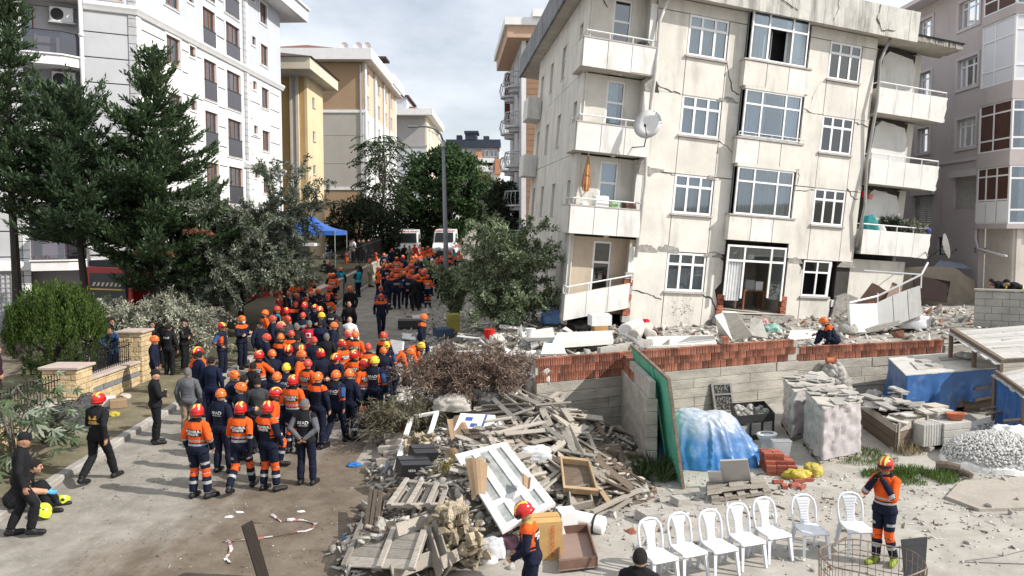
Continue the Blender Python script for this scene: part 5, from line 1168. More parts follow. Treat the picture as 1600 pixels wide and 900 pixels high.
arching('dead_branch_pile',Vector((-2.5,19.3,surf_z(-2.5,19.3)-.1)),'bare twiggy cut branches at the feet of the rescuers','branches',1.35,1.15,60,40,.12,.2,DEADG,48,.8,.012,TWIG,.4,(0,0),sub=4,depth=.8)
# clipped golden thuja
RS=NRS(6);tb0=Vector(g0((85-800)/1300*24.3,24.3,.1));t=empty('thuja_bush',tb0,'bright yellow green rounded thuja bush behind the garden wall','bush');c=np.array([tb0.x,tb0.y,tb0.z+1.52]);P,Dv=[],[]
for i in range(1000):
 d=norm(RS.normal(size=3));d[2]=abs(d[2])*1.0 if RS.uniform()<.72 else d[2];d=norm(d);o=c+d*np.array([1.36,1.33,1.50])*(1+.07*NZ.noise(Vector(d*3)))*RS.uniform(.66,1.0);m=34;h=RS.uniform(0,1,m)
 P.append(o+np.stack([RS.normal(size=m)*.055*(1.2-h),RS.normal(size=m)*.055*(1.2-h),(h-.5)*.34],1)+d*(h[:,None]*.10));Dv.append(np.array([0,0,.9])+d*.35+RS.normal(size=(m,3))*.35)
P=np.concatenate(P);Dv=np.concatenate(Dv);V,Fq=leaf_quads(P,Dv,RS.uniform(.07,.14,len(P)),RS.uniform(.022,.04,len(P)),up=norm(P-c));link('foliage',np_mesh('foliage',V-np.array(tb0),Fq,needle_mat('golden_thuja',(.070,.115,.024),.5,.3)),t)
mb=MB();mb.tube([tuple(tb0),(tb0.x,tb0.y,tb0.z+1.6)],[.1,.05],7)
for i in range(14):a=i*.45;mb.tube([(tb0.x,tb0.y,tb0.z+.4+.05*i),(tb0.x+.9*cos(a),tb0.y+.9*sin(a),tb0.z+1.0+.08*i)],[.03,.01],4)
mb.build('trunk',BARK,t)
# fig plant in the lower left corner: every leaf a part
FIG=M('fig_leaf',(.085,.12,.06),.6,.2,2,.2,12,isl=.3,trans=.25);FIGP=M('pale_fig_leaf',(.22,.26,.19),.6,.15,2,.2,12,trans=.2)
def lobed_leaf(name,mat):
 m_=MB();pts=[(0,0)]
 for k in range(5):
  a=(k-2)*.62;L_=[.7,.9,1,.9,.7][k];pts+=[(sin(a-.20)*L_*.55,cos(a-.20)*L_*.55),(sin(a-.1)*L_*.85,cos(a-.1)*L_*.85),(sin(a)*L_,cos(a)*L_),(sin(a+.1)*L_*.85,cos(a+.1)*L_*.85),(sin(a+.20)*L_*.55,cos(a+.20)*L_*.55)]
  if k<4:b=a+.31;pts.append((sin(b)*.34,cos(b)*.34))
 v=[(x,y,-.25*(x*x+.5*y*y)+.05*sin(9*x)) for x,y in pts];n=len(v);m_.add(v,[(0,i+1,i) for i in range(1,n-1)]);return m_.mesh(name,mat)
FL=[lobed_leaf('leaf',FIG),lobed_leaf('leaf',FIGP)]
def fig(base,n,seed,label,spread,H):
 rr=random.Random(seed);t=empty('fig_bush',base,label,'bush');mb=MB()
 for i in range(n):
  az=rr.uniform(0,6.28);L_=spread*rr.uniform(.2,1);h=H*rr.uniform(.3,1)*(1-.35*(L_/spread)**2);e=Vector((cos(az)*L_,sin(az)*L_,h))
  if i%3==0:mb.tube([Vector(base),Vector(base)+Vector((e.x*.4,e.y*.4,h*.6)),Vector(base)+e],[.03,.02,.008],5)
  link('leaf',FL[1 if rr.random()<.35 else 0],t,e,(rr.uniform(-.9,.5),rr.uniform(-.6,.6),az-pi/2+rr.uniform(-.6,.6)),(rr.uniform(.2,.34),)*3)
 mb.build('branches',BARKG,t)
fig((-10.1,16.6,gz(16.6)+.1),120,5,'fig bush with large lobed leaves before the low stone wall at left',1.35,2.0)
fig((-10.5,18.6,gz(18.6)+.1),60,8,'smaller fig bush behind the first, against the near stone pillar',.9,1.8)
# weeds and grass
def weeds(name,c,rx,ry,h,n,mat,kind,label,seed,cat='weeds'):
 global RS;RS=NRS(seed);a=RS.uniform(0,6.28,n);r=np.sqrt(RS.uniform(0,1,n));x=c[0]+rx*r*np.cos(a);y=c[1]+ry*r*np.sin(a);nz=np.array([NZ.noise(Vector((p*2.3,q*2.3,0))) for p,q in zip(x,y)]);k=nz>-.25;x,y=x[k],y[k];z=np.array([surf_z(p,q) for p,q in zip(x,y)]);m=len(x);hh=h*RS.uniform(.4,1.2,m)*(1.15-.6*r[k])
 V,Fq=leaf_quads(np.stack([x,y,z-.01],1),np.stack([RS.normal(size=m)*.45,RS.normal(size=m)*.45,np.ones(m)],1),hh,np.maximum(.012,hh*.09))
 b=np.array([c[0],c[1],gz(c[1])]);o=link(name,np_mesh(name,V-b,Fq,mat));o.location=b;tag(o,label,cat,kind=kind);return o
GRASS=needle_mat('fresh_grass',(.085,.14,.03),.45,.3);DRYW=needle_mat('dry_weed',(.24,.20,.11),.4,.2)
p=G(1425,745);weeds('grass',(p.x,p.y),1.05,.55,.24,2600,GRASS,'stuff','patch of fresh green grass beside the rescuer',51,'grass')
p=G(1335,727);weeds('grass',(p.x+.3,p.y+.6),.9,.7,.2,1500,GRASS,'stuff','thin green grass at the foot of the wrapped pallets',52,'grass')
p=G(1430,715);weeds('dry_weeds',(p.x,p.y+.3),.35,.25,.38,160,DRYW,'stuff','tuft of dry straw coloured weeds by the timber crate',53)
p=G(1025,755);weeds('green_weeds',(p.x,p.y+.4),.55,.45,.55,900,needle_mat('weed_green',(.07,.10,.04),.4,.25),'stuff','green weeds at the end of the stub wall',54)
p=G(215,610);weeds('verge_grass',(p.x+.4,p.y),.5,1.2,.22,900,GRASS,'stuff','green tuft at the foot of the stone pillar',55,'grass')
weeds('verge_grass',(-10.2,20.0),.7,3.5,.10,2600,needle_mat('trampled_grass',(.12,.12,.045),.4,.25),'stuff','thin trampled grass on the verge',56,'grass')
# ================================================================== people
CL=lambda n,c,**k:M('cloth_'+n,c,.85,.14,9,.25,60,spec=.15,**k)
ORANGE=CL('orange',(.70,.10,.016));NAVY_=CL('navy',(.010,.013,.028));BLACK_=CL('black',(.014,.014,.016));REFL=M('reflective_band',(.34,.34,.335),.45,.08,8,0);GREYC=CL('grey',(.11,.115,.125));GREYD=CL('dark_grey',(.045,.046,.05));TANC=CL('tan',(.30,.235,.16));TEALC=CL('teal',(.03,.30,.38));REDC=CL('red',(.52,.015,.035));BEIGEC=CL('beige',(.30,.27,.17));SUITC=CL('suit',(.010,.014,.038));BLUEC=CL('blue',(.03,.07,.17));PURP=CL('purple',(.035,.015,.025));WHITEC=CL('white',(.72,.72,.70));REDV=CL('bright_red',(.60,.03,.02));DENIM=CL('denim',(.03,.045,.10));PATT=CL('patterned_scarf',(.30,.28,.27))
SKIN=M('skin',(.46,.26,.17),.6,.08,6,.05,40,spec=.3);SKIN2=M('tanned_skin',(.36,.19,.12),.6,.08,6,.05,40,spec=.3);EYE=M('eye_dark',(.03,.02,.015),.4,0,1,0);HAIRD=M('dark_hair',(.018,.014,.012),.75,.4,40,1.0,120);HAIRG=M('grey_hair',(.13,.125,.12),.7,.3,30,.5,80);BOOT=M('black_boot',(.013,.013,.014),.55,.2,8,.2);LIP=M('lips',(.35,.14,.11),.6,.05,4,0)
HRED=M('helmet_red',(.50,.018,.015),.22,.05,3,0,spec=.6);HORA=M('helmet_orange',(.76,.145,.02),.3,.05,3,0,spec=.5);HYEL=M('helmet_yellow',(.80,.50,.03),.3,.05,3,0,spec=.5);HWHI=M('helmet_white',(.70,.70,.68),.3,.05,3,0,spec=.5);HLIM=M('helmet_lime',(.62,.80,.05),.3,.05,3,0,spec=.5);HPNK=M('helmet_pale_red',(.60,.10,.09),.3,.08,3,0,spec=.5);STRIPE=M('yellow_stripe',(.85,.62,.10),.4,.05,3,0);GLOVEB=M('blue_glove',(.10,.36,.62),.5,.1,4,0)
def V3(*a):return np.array(a,dtype=float)
def cone_prim(p0,r0,p1,r1,n=14):
 p0,p1=V3(*p0),V3(*p1);ax=p1-p0;L_=np.linalg.norm(ax);t=ax/max(L_,1e-6);u=norm(np.cross(t,[0.31,.95,.05]));w=np.cross(t,u);prof=[(-r0,0.02*r0),(-r0*.86,r0*.5),(-r0*.5,r0*.866),(0,r0),(L_,r1),(L_+r1*.5,r1*.866),(L_+r1*.86,r1*.5),(L_+r1,.02*r1)]
 vs=[p0+t*h+(u*cos(a)+w*sin(a))*r for h,r in prof for a in np.linspace(0,2*pi,n,endpoint=False)];k=len(prof)
 fs=[(i*n+j,i*n+(j+1)%n,(i+1)*n+(j+1)%n,(i+1)*n+j) for i in range(k-1) for j in range(n)]+[tuple(reversed(range(n))),tuple((k-1)*n+j for j in range(n))];return vs,fs
def loft_prim(rings,n=20):  # rings: centre, rx vector, ry vector
 vs=[c+u*cos(a)+w*sin(a) for c,u,w in rings for a in np.linspace(0,2*pi,n,endpoint=False)];k=len(rings)
 return vs,[(i*n+j,i*n+(j+1)%n,(i+1)*n+(j+1)%n,(i+1)*n+j) for i in range(k-1) for j in range(n)]+[tuple(reversed(range(n))),tuple((k-1)*n+j for j in range(n))]
def ell_prim(c,r,Rm=np.eye(3),n=14):
 c=V3(*c);rings=[(c+Rm @ V3(0,0,-cos(t)*r[2]),Rm @ V3(max(.02,sin(t))*r[0],0,0),Rm @ V3(0,max(.02,sin(t))*r[1],0)) for t in np.linspace(0,pi,10)];return loft_prim(rings,n)
def rotx(a):return np.array([[1,0,0],[0,cos(a),-sin(a)],[0,sin(a),cos(a)]])
def rotz(a):return np.array([[cos(a),-sin(a),0],[sin(a),cos(a),0],[0,0,1]])
ST=dict(aR=((.26,-.02,1.15),(.25,.07,.90)),aL=((-.26,-.02,1.15),(-.25,.07,.90)),lR=((.10,.03,.50),(.11,-.02,.09),.15),lL=((-.10,.03,.50),(-.11,-.02,.09),-.15),lean=0,side=0,pel=(0,0,.95),head=(0,0),grip=.35)
def P_(**k):d=dict(ST);d.update(k);return d
POSES={
'stand':P_(),
'ease':P_(lR=((.13,.05,.50),(.17,.02,.09),.4),lL=((-.09,.02,.50),(-.10,-.03,.09),-.1),head=(.5,-.1),aR=((.27,-.04,1.16),(.22,.12,.95)),side=.02),
'hips':P_(aR=((.38,-.09,1.18),(.20,.06,1.03)),aL=((-.38,-.09,1.18),(-.20,.06,1.03)),lR=((.14,.03,.50),(.17,-.02,.09),.3),lL=((-.13,.03,.50),(-.16,-.02,.09),-.3),head=(-.35,0)),
'crossed':P_(aR=((.27,.08,1.15),(-.06,.235,1.19)),aL=((-.27,.08,1.15),(.07,.215,1.13)),head=(.25,0)),
'hold':P_(aR=((.25,.03,1.14),(.07,.29,1.13)),aL=((-.25,.03,1.14),(-.07,.29,1.13)),head=(0,-.35)),
'behind':P_(aR=((.28,-.11,1.16),(.06,-.21,.98)),aL=((-.28,-.11,1.16),(-.05,-.20,.99)),head=(-.4,0),lR=((.13,.03,.50),(.15,-.02,.09),.2)),
'walk':P_(aR=((.25,-.15,1.17),(.25,-.10,.92)),aL=((-.25,.05,1.15),(-.22,.20,.98)),lR=((.10,.19,.53),(.10,.31,.10),.05),lL=((-.10,-.03,.50),(-.10,-.34,.16),-.05),lean=.06,pel=(0,0,.93)),
'step':P_(lR=((.11,.22,.55),(.11,.13,.12),.1),lL=((-.10,.0,.49),(-.10,-.18,.10),-.1),lean=.10,head=(.3,-.1)),
'phone':P_(aR=((.30,.13,1.22),(.13,.13,1.52)),head=(-.2,-.1),lR=((.12,.03,.5),(.15,0,.09),.3)),
'face':P_(aR=((.24,.20,1.19),(.055,.20,1.465)),aL=((-.25,.19,1.17),(-.05,.20,1.455)),head=(.15,-.05),lR=((.10,.03,.50),(.10,.06,.09),.25),lL=((-.10,.03,.50),(-.12,-.10,.09),-.3),grip=.9),
'bend':P_(aR=((.22,.26,1.36),(.17,.50,1.32)),aL=((-.22,.26,1.36),(-.17,.50,1.32)),lean=1.15,lR=((.12,.08,.50),(.13,-.04,.09),.2),lL=((-.12,.04,.50),(-.14,-.16,.09),-.2),pel=(0,-.16,.92),head=(0,.25)),
'sit':P_(pel=(0,-.05,.27),lean=.55,lR=((.17,.40,.50),(.14,.52,.09),.2),lL=((-.15,.36,.46),(-.17,.58,.09),-.2),aR=((.28,.15,1.28),(.22,.41,1.36)),aL=((-.27,.16,1.12),(-.12,.32,1.02)),head=(.1,-.1)),
'lean':P_(lean=.5,aR=((.30,.24,1.30),(.02,.36,1.20)),aL=((-.30,.24,1.30),(.03,.33,1.22)),pel=(0,-.14,.93),head=(0,.3)),
'down':P_(lean=.16,aR=((.27,.05,1.15),(.20,.24,.98)),aL=((-.26,.04,1.14),(-.16,.27,1.0)),head=(.25,-.45),lR=((.11,.12,.52),(.11,.10,.09),.1),lL=((-.11,.0,.5),(-.12,-.14,.09),-.1),grip=.7)}
PROTO={}
HEAD_R=(.078,.098,.118)
def bone_dist(Pn,a,b,ra,rb):
 ab=b-a;t=np.clip(((Pn-a) @ ab)/max(1e-9,ab @ ab),0,1);return np.linalg.norm(Pn-(a+t[:,None]*ab),axis=1)-(ra+(rb-ra)*t),t
def make_proto(key,vox=.0115):
 if key in PROTO:return PROTO[key]
 p=POSES[key];pel=V3(*p['pel']);RT=rotx(-p['lean'])
 up=lambda q:pel+RT @ (V3(*q)-V3(0,0,.95))  # upper-body rest coordinates -> posed
 prims,bones=[],[]
 def bone(lbl,a,ra,b,rb,add=True):
  a,b=V3(*a),V3(*b);bones.append((lbl,a,b,ra,rb));
  if add:prims.append(cone_prim(a,ra,b,rb))
 ring=lambda z,rx,ry,y=0:(up((0,y,z)),RT @ V3(rx,0,0),RT @ V3(0,ry,0))
 prims.append(loft_prim([ring(.86,.05,.05),ring(.87,.13,.09),ring(.93,.168,.118),ring(1.02,.155,.112),ring(1.10,.150,.108,.005),ring(1.22,.165,.12,.0),ring(1.32,.178,.122,-.008),ring(1.40,.165,.105,-.012),ring(1.445,.115,.08,-.015),ring(1.48,.062,.06,-.01)]))
 bones.append(('torso',up((0,0,1.0)),up((0,0,1.36)),.14,.14));bones.append(('pelvis',pel+V3(-.06,0,-.04),pel+V3(.06,0,-.04),.12,.12))
 hc=up((0,.015,1.615));yaw,pit=p['head'];RH=RT @ rotx(p['lean']*.75) @ rotz(yaw) @ rotx(pit) if p['lean']>.3 else RT @ rotz(yaw) @ rotx(pit);hp=lambda q:hc+RH @ V3(*q)
 bone('neck',up((0,-.01,1.44)),.060,hc+RH @ V3(0,-.02,-.06),.055)
 prims+=[ell_prim(hc,HEAD_R,RH),ell_prim(hp((0,.028,-.055)),(.058,.068,.066),RH),ell_prim(hp((0,.075,.028)),(.052,.026,.018),RH)]
 prims.append(cone_prim(hp((0,.092,.022)),.011,hp((0,.113,-.020)),.016));prims.append(cone_prim(hp((-.02,.088,-.056)),.011,hp((.02,.088,-.056)),.011));prims.append(cone_prim(hp((0,.082,-.095)),.02,hp((0,.07,-.09)),.022))
 for s in (-1,1):prims.append(ell_prim(hp((s*.079,-.008,-.005)),(.012,.022,.034),RH));prims.append(cone_prim(hp((s*.048,.068,-.022)),.022,hp((s*.040,.060,-.05)),.02))
 bones.append(('head',hp((0,0,.02)),hp((0,.01,-.05)),.09,.075))
 for s,nm in ((1,'R'),(-1,'L')):
  e,w=p['a'+nm];sh=up((s*.172,-.01,1.395));prims.append(cone_prim(up((s*.045,-.02,1.455)),.050,up((s*.15,-.012,1.415)),.052));e,w=up(e),up(w);bone('uarm',sh,.060,e,.047);bone('farm',e,.047,w,.031)
  hd=norm(w-e);n_=V3(-s,.15,0);n_=norm(RT @ n_-hd*((RT @ n_) @ hd));sd=np.cross(hd,n_)*s  # sd: towards the thumb side
  if sd[1]<0 and abs(hd[2])>.6:sd=-sd
  k0=w+hd*.095;bones.append(('hand',w+hd*.02,k0+hd*.05,.035,.03));prims.append(loft_prim([(w+hd*h,sd*a,n_*b) for h,a,b in ((-.01,.020,.016),(.01,.028,.019),(.05,.040,.017),(.085,.043,.016),(.10,.036,.012))],12))
  g_=p['grip']
  for i,(o,L_) in enumerate(((.030,.072),(.010,.080),(-.011,.075),(-.030,.060))):
   b0=w+hd*.092+sd*o;d1=norm(hd*cos(g_)+n_*sin(g_)+sd*o*1.2);b1=b0+d1*L_*.5;d2=norm(hd*cos(g_*2.1)+n_*sin(g_*2.1));b2=b1+d2*L_*.52;prims+=[cone_prim(b0,.0108,b1,.0098,8),cone_prim(b1,.0098,b2,.0082,8)]
  t0=w+hd*.03+sd*.030;t1=t0+norm(hd*.7+sd*.65+n_*.35)*.045;t2=t1+norm(hd*.9+sd*.15+n_*.4)*.036;prims+=[cone_prim(t0,.015,t1,.0125,8),cone_prim(t1,.0125,t2,.0095,8)]
  kn,an,to=p['l'+nm];hip=pel+V3(s*.095,0,-.05);kn,an=V3(*kn),V3(*an);bone('thigh',hip,.092,kn,.062);bone('calf',kn,.060,an+V3(0,0,.02),.042);prims.append(cone_prim(kn*.65+an*.35+V3(0,-.018,0),.052,kn*.4+an*.6+V3(0,-.01,0),.044))
  hl=an+V3(0,-.045,-.045 if an[2]<.12 else -.03);tp=an+V3(sin(to)*.19,cos(to)*.19,-.052 if an[2]<.13 else -.10);bones.append(('foot'+nm,an,tp,.05,.04));prims+=[cone_prim(hl,.042,tp*.75+hl*.25,.040),cone_prim(an,.045,hl*.5+tp*.5,.042),cone_prim(tp*.72+hl*.28,.042,tp,.036)]
 mb=MB()
 for v,f in prims:mb.add(v,f)
 me=bpy.data.meshes.new('tmp');me.from_pydata([tuple(x) for x in mb.v],[],mb.f);o=bpy.data.objects.new('tmp',me);COL.objects.link(o)
 m=o.modifiers.new('r','REMESH');m.mode='VOXEL';m.voxel_size=vox;m.adaptivity=0
 s_=o.modifiers.new('s','SMOOTH');s_.factor=.5;s_.iterations=2
 me2=bpy.data.meshes.new_from_object(o.evaluated_get(bpy.context.evaluated_depsgraph_get()));bpy.data.objects.remove(o)
 nv=len(me2.vertices);co=np.empty(nv*3,dtype=np.float32);me2.vertices.foreach_get('co',co);co=co.reshape(-1,3).astype(float);no=np.empty(nv*3,dtype=np.float32);me2.vertices.foreach_get('normal',no);no=no.reshape(-1,3).astype(float)
 fl=np.empty(len(me2.loops),dtype=np.int32);me2.loops.foreach_get('vertex_index',fl);lt=np.empty(len(me2.polygons),dtype=np.int32);me2.polygons.foreach_get('loop_total',lt);Fq=fl.reshape(-1,4) if (lt==4).all() else np.array([list(q.vertices)[:4] if len(q.vertices)>=4 else list(q.vertices)+[q.vertices[-1]] for q in me2.polygons])
 bpy.data.meshes.remove(me2)
 best=np.full(nv,9.);lab=np.zeros(nv,int);tt=np.zeros(nv)
 for i,(l,a,b,ra,rb) in enumerate(bones):
  d,t=bone_dist(co,a,b,ra,rb);u=d<best;best[u]=d[u];lab[u]=i;tt[u]=t[u]
 names=np.array([b[0] for b in bones]);vl=names[lab];fc=co[Fq].mean(1)
 fl_=vl[Fq[:,0]];ft=tt[Fq].mean(1);rest=(fc-pel) @ RT+V3(0,0,.95);vrest=(co-pel) @ RT+V3(0,0,.95);hl=(fc-hc) @ RH;vhl=(co-hc) @ RH
 cen=V3(0,0,0)
 # skin
 mi=np.zeros(len(Fq),int);isH=fl_=='head'
 for s in (-1,1):mi[isH&(np.linalg.norm(hl-V3(s*.034,.088,.006),axis=1)<.015)]=1;mi[isH&(np.abs(hl[:,2]-.030)<.008)&(np.abs(hl[:,0]-s*.036)<.022)&(hl[:,1]>.06)]=2
 mi[isH&(np.linalg.norm(hl-V3(0,.094,-.056),axis=1)<.022)&(np.abs(hl[:,2]+.056)<.010)]=3
 mi[fl_=='hand']=4
 mi[isH&(hl[:,2]>.055-.55*np.maximum(0,-hl[:,1])*1.2)&(hl[:,1]<.075)]=2
 body=np_mesh('body',co,Fq,[SKIN,EYE,HAIRD,LIP,SKIN],mi,True)
 def shell(name,fm,off,slots,mi_,wr=.006,wsc=11.):
  ids=np.unique(Fq[fm]);mp=-np.ones(nv,int);mp[ids]=np.arange(len(ids));F2=mp[Fq[fm]];nz=np.array([NZ.noise(Vector(q*wsc*np.array([1,1,.8])))+.6*NZ.noise(Vector(q*wsc*2.3)) for q in co[ids]])
  Vn=co[ids]+no[ids]*(off[ids]+wr*nz)[:,None]
  Ed=np.sort(np.concatenate([F2[:,[0,1]],F2[:,[1,2]],F2[:,[2,3]],F2[:,[3,0]]]),1);k_=Ed[:,0].astype(np.int64)*len(ids)+Ed[:,1];uq,inv,cnt=np.unique(k_,return_inverse=True,return_counts=True);fs=F2.tolist();ms=list(mi_[fm]);vs=Vn.tolist();bm_=cnt[inv]==1;q=0;m4=len(F2)
  raw=np.concatenate([F2[:,[0,1]],F2[:,[1,2]],F2[:,[2,3]],F2[:,[3,0]]])[bm_];fi=np.tile(np.arange(m4),4)[bm_];inn={}
  for (a,b),f0 in zip(raw.tolist(),fi.tolist()):  # turn the hem in towards the body
   for v in (a,b):
    if v not in inn:inn[v]=len(vs);vs.append((co[ids[v]]-no[ids[v]]*.004).tolist())
   fs.append([b,a,inn[a],inn[b]]);ms.append(ms[f0])
  return np_mesh(name,np.array(vs),np.array(fs),[BLACK_]*slots,ms,True)
 x,z,y=rest[:,0],rest[:,2],rest[:,1];inj=np.isin(fl_,['torso','pelvis','uarm','neck'])|((fl_=='farm')&(ft<.97));inj&=~((fl_=='pelvis')&(z<.86));tn=np.isin(fl_,['torso','pelvis']);inj|=(fl_=='thigh')&(z>.88)&(np.abs(p['lean'])<.9)&(p['pel'][2]>.8)
 inj&=~((fl_=='neck')&(hl[:,2]>-.085))
 jm=np.zeros(len(Fq),int);body_=~np.isin(fl_,['uarm','farm','neck']);jm[body_&(z>1.345)]=1;jm[body_&(z<1.08)]=2;jm[body_&(np.abs(z-1.115)<.022)]=3;jm[body_&(np.abs(z-1.035)<.022)]=3;jm[(fl_=='uarm')&(ft<.18)]=1;jm[(fl_=='uarm')&(ft>=.18)]=4;jm[fl_=='farm']=5;jm[(fl_=='farm')&(np.abs(ft-.12)<.09)]=8;jm[fl_=='neck']=6;jm[body_&(z>1.455)]=6;jm[body_&(jm==0)&(np.abs(x)>.115)]=7
 offj=np.where(np.isin(vl,['uarm','farm']),.015,.022);offj[vl=='neck']=.012;offj+=np.where((vrest[:,2]<1.0)&~np.isin(vl,['uarm','farm']),.010,0)
 jk=shell('jacket',inj,offj,9,jm,.008)
 inp=np.isin(fl_,['thigh','pelvis'])|((fl_=='calf')&(ft<.93));pmi=np.zeros(len(Fq),int);pmi[(fl_=='thigh')&(ft>.80)]=1;pmi[(fl_=='calf')&(ft<.22)]=1;pmi[(fl_=='calf')&(np.abs(ft-.5)<.07)]=2;pmi[(fl_=='thigh')&(np.abs(ft-.55)<.06)&(np.abs(fc[:,0])>.1)]=3
 offp=np.where(vl=='calf',.020+.010*tt,.016);offp[vl=='pelvis']=.010;tr=shell('trousers',inp,offp,4,pmi,.008)
 bt={s:shell('boot',(fl_=='foot'+s)|((fl_=='calf')&(ft>.86)&((fc[:,0]>0)==(s=='R'))),np.full(nv,.012),1,np.zeros(len(Fq),int),.001) for s in ('R','L')}
 coat=None
 jb=BVHTree.FromPolygons([v.co[:] for v in jk.vertices],[list(q.vertices) for q in jk.polygons])
 mk=shell('face_mask',isH&(hl[:,1]>.045)&(hl[:,2]<-.012)&(hl[:,2]>-.10),np.full(nv,.010),1,np.zeros(len(Fq),int),.002)
 PROTO[key]=dict(body=body,jacket=jk,trousers=tr,boots=bt,hc=hc,RH=RH,up=up,RT=RT,bvh=jb,decals={},mask=mk);return PROTO[key]
 # helmets and hair in the head's own frame
def dome(rx,ry,rz,nu=22,nv=9,zmin=-.35,cz=.0,fn=None,cy=0):
 vs,fs=[],[]
 for j in range(nv+1):
  t=(pi/2)*(1-j/nv) if j else pi/2
  el=radians(90)-(radians(90)-math.asin(max(-1,zmin)))*j/nv
  for i in range(nu):a=2*pi*i/nu;vs.append((rx*cos(el)*cos(a) if j else 0,cy+(ry*cos(el)*sin(a) if j else 0),cz+rz*sin(el)))
 fs=[(j*nu+i,(j+1)*nu+i,(j+1)*nu+(i+1)%nu,j*nu+(i+1)%nu) for j in range(nv) for i in range(nu)];return [fn(*v) if fn else v for v in vs],fs
def hat_mesh(kind):
 m_=MB()
 if kind=='fire':
  v,f=dome(.117,.146,.136,28,12,-.30,.035,cy=-.005);mi=[]
  for q in f:
   c=np.mean([v[i] for i in q],0);mi.append(1 if .018<abs(c[0])<.055 and c[2]>.05 and c[1]>-.12 else 0)
  b=len(m_.v);m_.v+=v;m_.f+=[tuple(q) for q in f];m_.m+=mi;n=28
  rim=[v[12*n+i] for i in range(n)];m_.add(rim+[(x*1.09,y*(1.15 if y>0 else 1.10),z-.015-(.03 if y<-.05 else 0)) for x,y,z in rim]+[(x*.9,y*.9,z) for x,y,z in rim],[(i,n+i,n+(i+1)%n,(i+1)%n) for i in range(n)]+[(n+i,2*n+i,2*n+(i+1)%n,n+(i+1)%n) for i in range(n)],0)
  m_.add([(-.012,-.14,.06),(.012,-.14,.06),(.012,-.05,.178),(-.012,-.05,.178),(-.010,-.13,.07),(.010,-.13,.07),(.012,.06,.172),(-.012,.06,.172),(.0,.145,.07),(.012,.14,.06)],[(0,1,2,3),(3,2,6,7),(7,6,9,8)],0)
  vz=[(x*1.02,y*1.02+.004,z) for x,y,z in [(.122*cos(a)*.98,.152*sin(a)*.985,.035+.02) for a in np.linspace(.35,pi-.35,9)]];m_.add(vz+[(x*1.01,y*1.02,z-.05) for x,y,z in vz],[(i,9+i,10+i,i+1) for i in range(8)],2)
  return m_.mesh('helmet',[HRED,STRIPE,BLACKM],True)
 if kind=='climb':
  v,f=dome(.108,.136,.130,26,11,-.22,.032);mi=[]
  for q in f:
   c=np.mean([v[i] for i in q],0);mi.append(2 if (abs(c[2]-.095)<.010 and abs(c[0])>.06 and abs(sin(c[1]*48))>.5) else 0)
  m_.v+=v;m_.f+=[tuple(q) for q in f];m_.m+=mi;n=26;rim=[v[11*n+i] for i in range(n)];m_.add(rim+[(x*1.05,y*1.06,z-.008) for x,y,z in rim]+[(x*.92,y*.92,z) for x,y,z in rim],[(i,n+i,n+(i+1)%n,(i+1)%n) for i in range(n)]+[(n+i,2*n+i,2*n+(i+1)%n,n+(i+1)%n) for i in range(n)],0)
  m_.box((-.022,.128,.045),(.022,.150,.078),m=2);return m_.mesh('helmet',[HORA,STRIPE,BLACKM],True)
 if kind=='cap':
  v,f=dome(.092,.112,.105,22,8,-.05,.045);m_.v+=v;m_.f+=[tuple(q) for q in f];m_.m+=[0]*len(f);bl=[(.085*cos(a),.045+.12*sin(a)*1.15,.032-.02*sin(a)) for a in np.linspace(.25,pi-.25,9)];bi=[(.09*cos(a),.04+.06*sin(a),.045) for a in np.linspace(.25,pi-.25,9)];m_.add(bl+bi,[(i,i+1,10+i,9+i) for i in range(8)]);return m_.mesh('cap',[BLACK_],True)
 if kind=='hair':
  rr=random.Random(3);v,f=dome(.089,.110,.128,28,12,-.36,.010,cy=-.012);v=[(x*(1+.02*sin(40*x+9*z)),y*(1+.02*sin(33*y+20*z)),z) for x,y,z in v];f=[q for q in f if not (np.mean([v[i][1] for i in q])>.045 and np.mean([v[i][2] for i in q])<.062)];f=[q for q in f if not (np.mean([v[i][1] for i in q])>-.01 and np.mean([v[i][2] for i in q])<-.0)];m_.v+=v;m_.f+=[tuple(q) for q in f];m_.m+=[0]*len(f);return m_.mesh('hair',[HAIRD],True)
 if kind=='scarf':
  v,f=dome(.105,.125,.140,24,12,-.95,-.01,cy=-.012);f=[q for q in f if not (np.mean([v[i][1] for i in q])>.06 and -.10<np.mean([v[i][2] for i in q])<.06)];m_.v+=v;m_.f+=[tuple(q) for q in f];m_.m+=[0]*len(f);return m_.mesh('headscarf',[PATT],True)
HATS={}
HATDEF={'red':('fire',HRED,'red helmet'),'pink':('fire',HPNK,'pale red helmet'),'ora':('climb',HORA,'orange helmet'),'yel':('climb',HYEL,'yellow helmet'),'whi':('climb',HWHI,'white helmet'),'lim':('climb',HLIM,'lime helmet'),'redc':('climb',M('helmet_scarlet',(.56,.055,.03),.3,.06,3,0,spec=.5),'red helmet'),'cap':('cap',BLACK_,'dark cap'),'hair':('hair',HAIRD,'dark hair'),'grey':('hair',HAIRG,'grey hair'),'bald':(None,None,'shaved head'),'scarf':('scarf',PATT,'headscarf')}
O_,N_,K_,R_=ORANGE,NAVY_,BLACK_,REFL
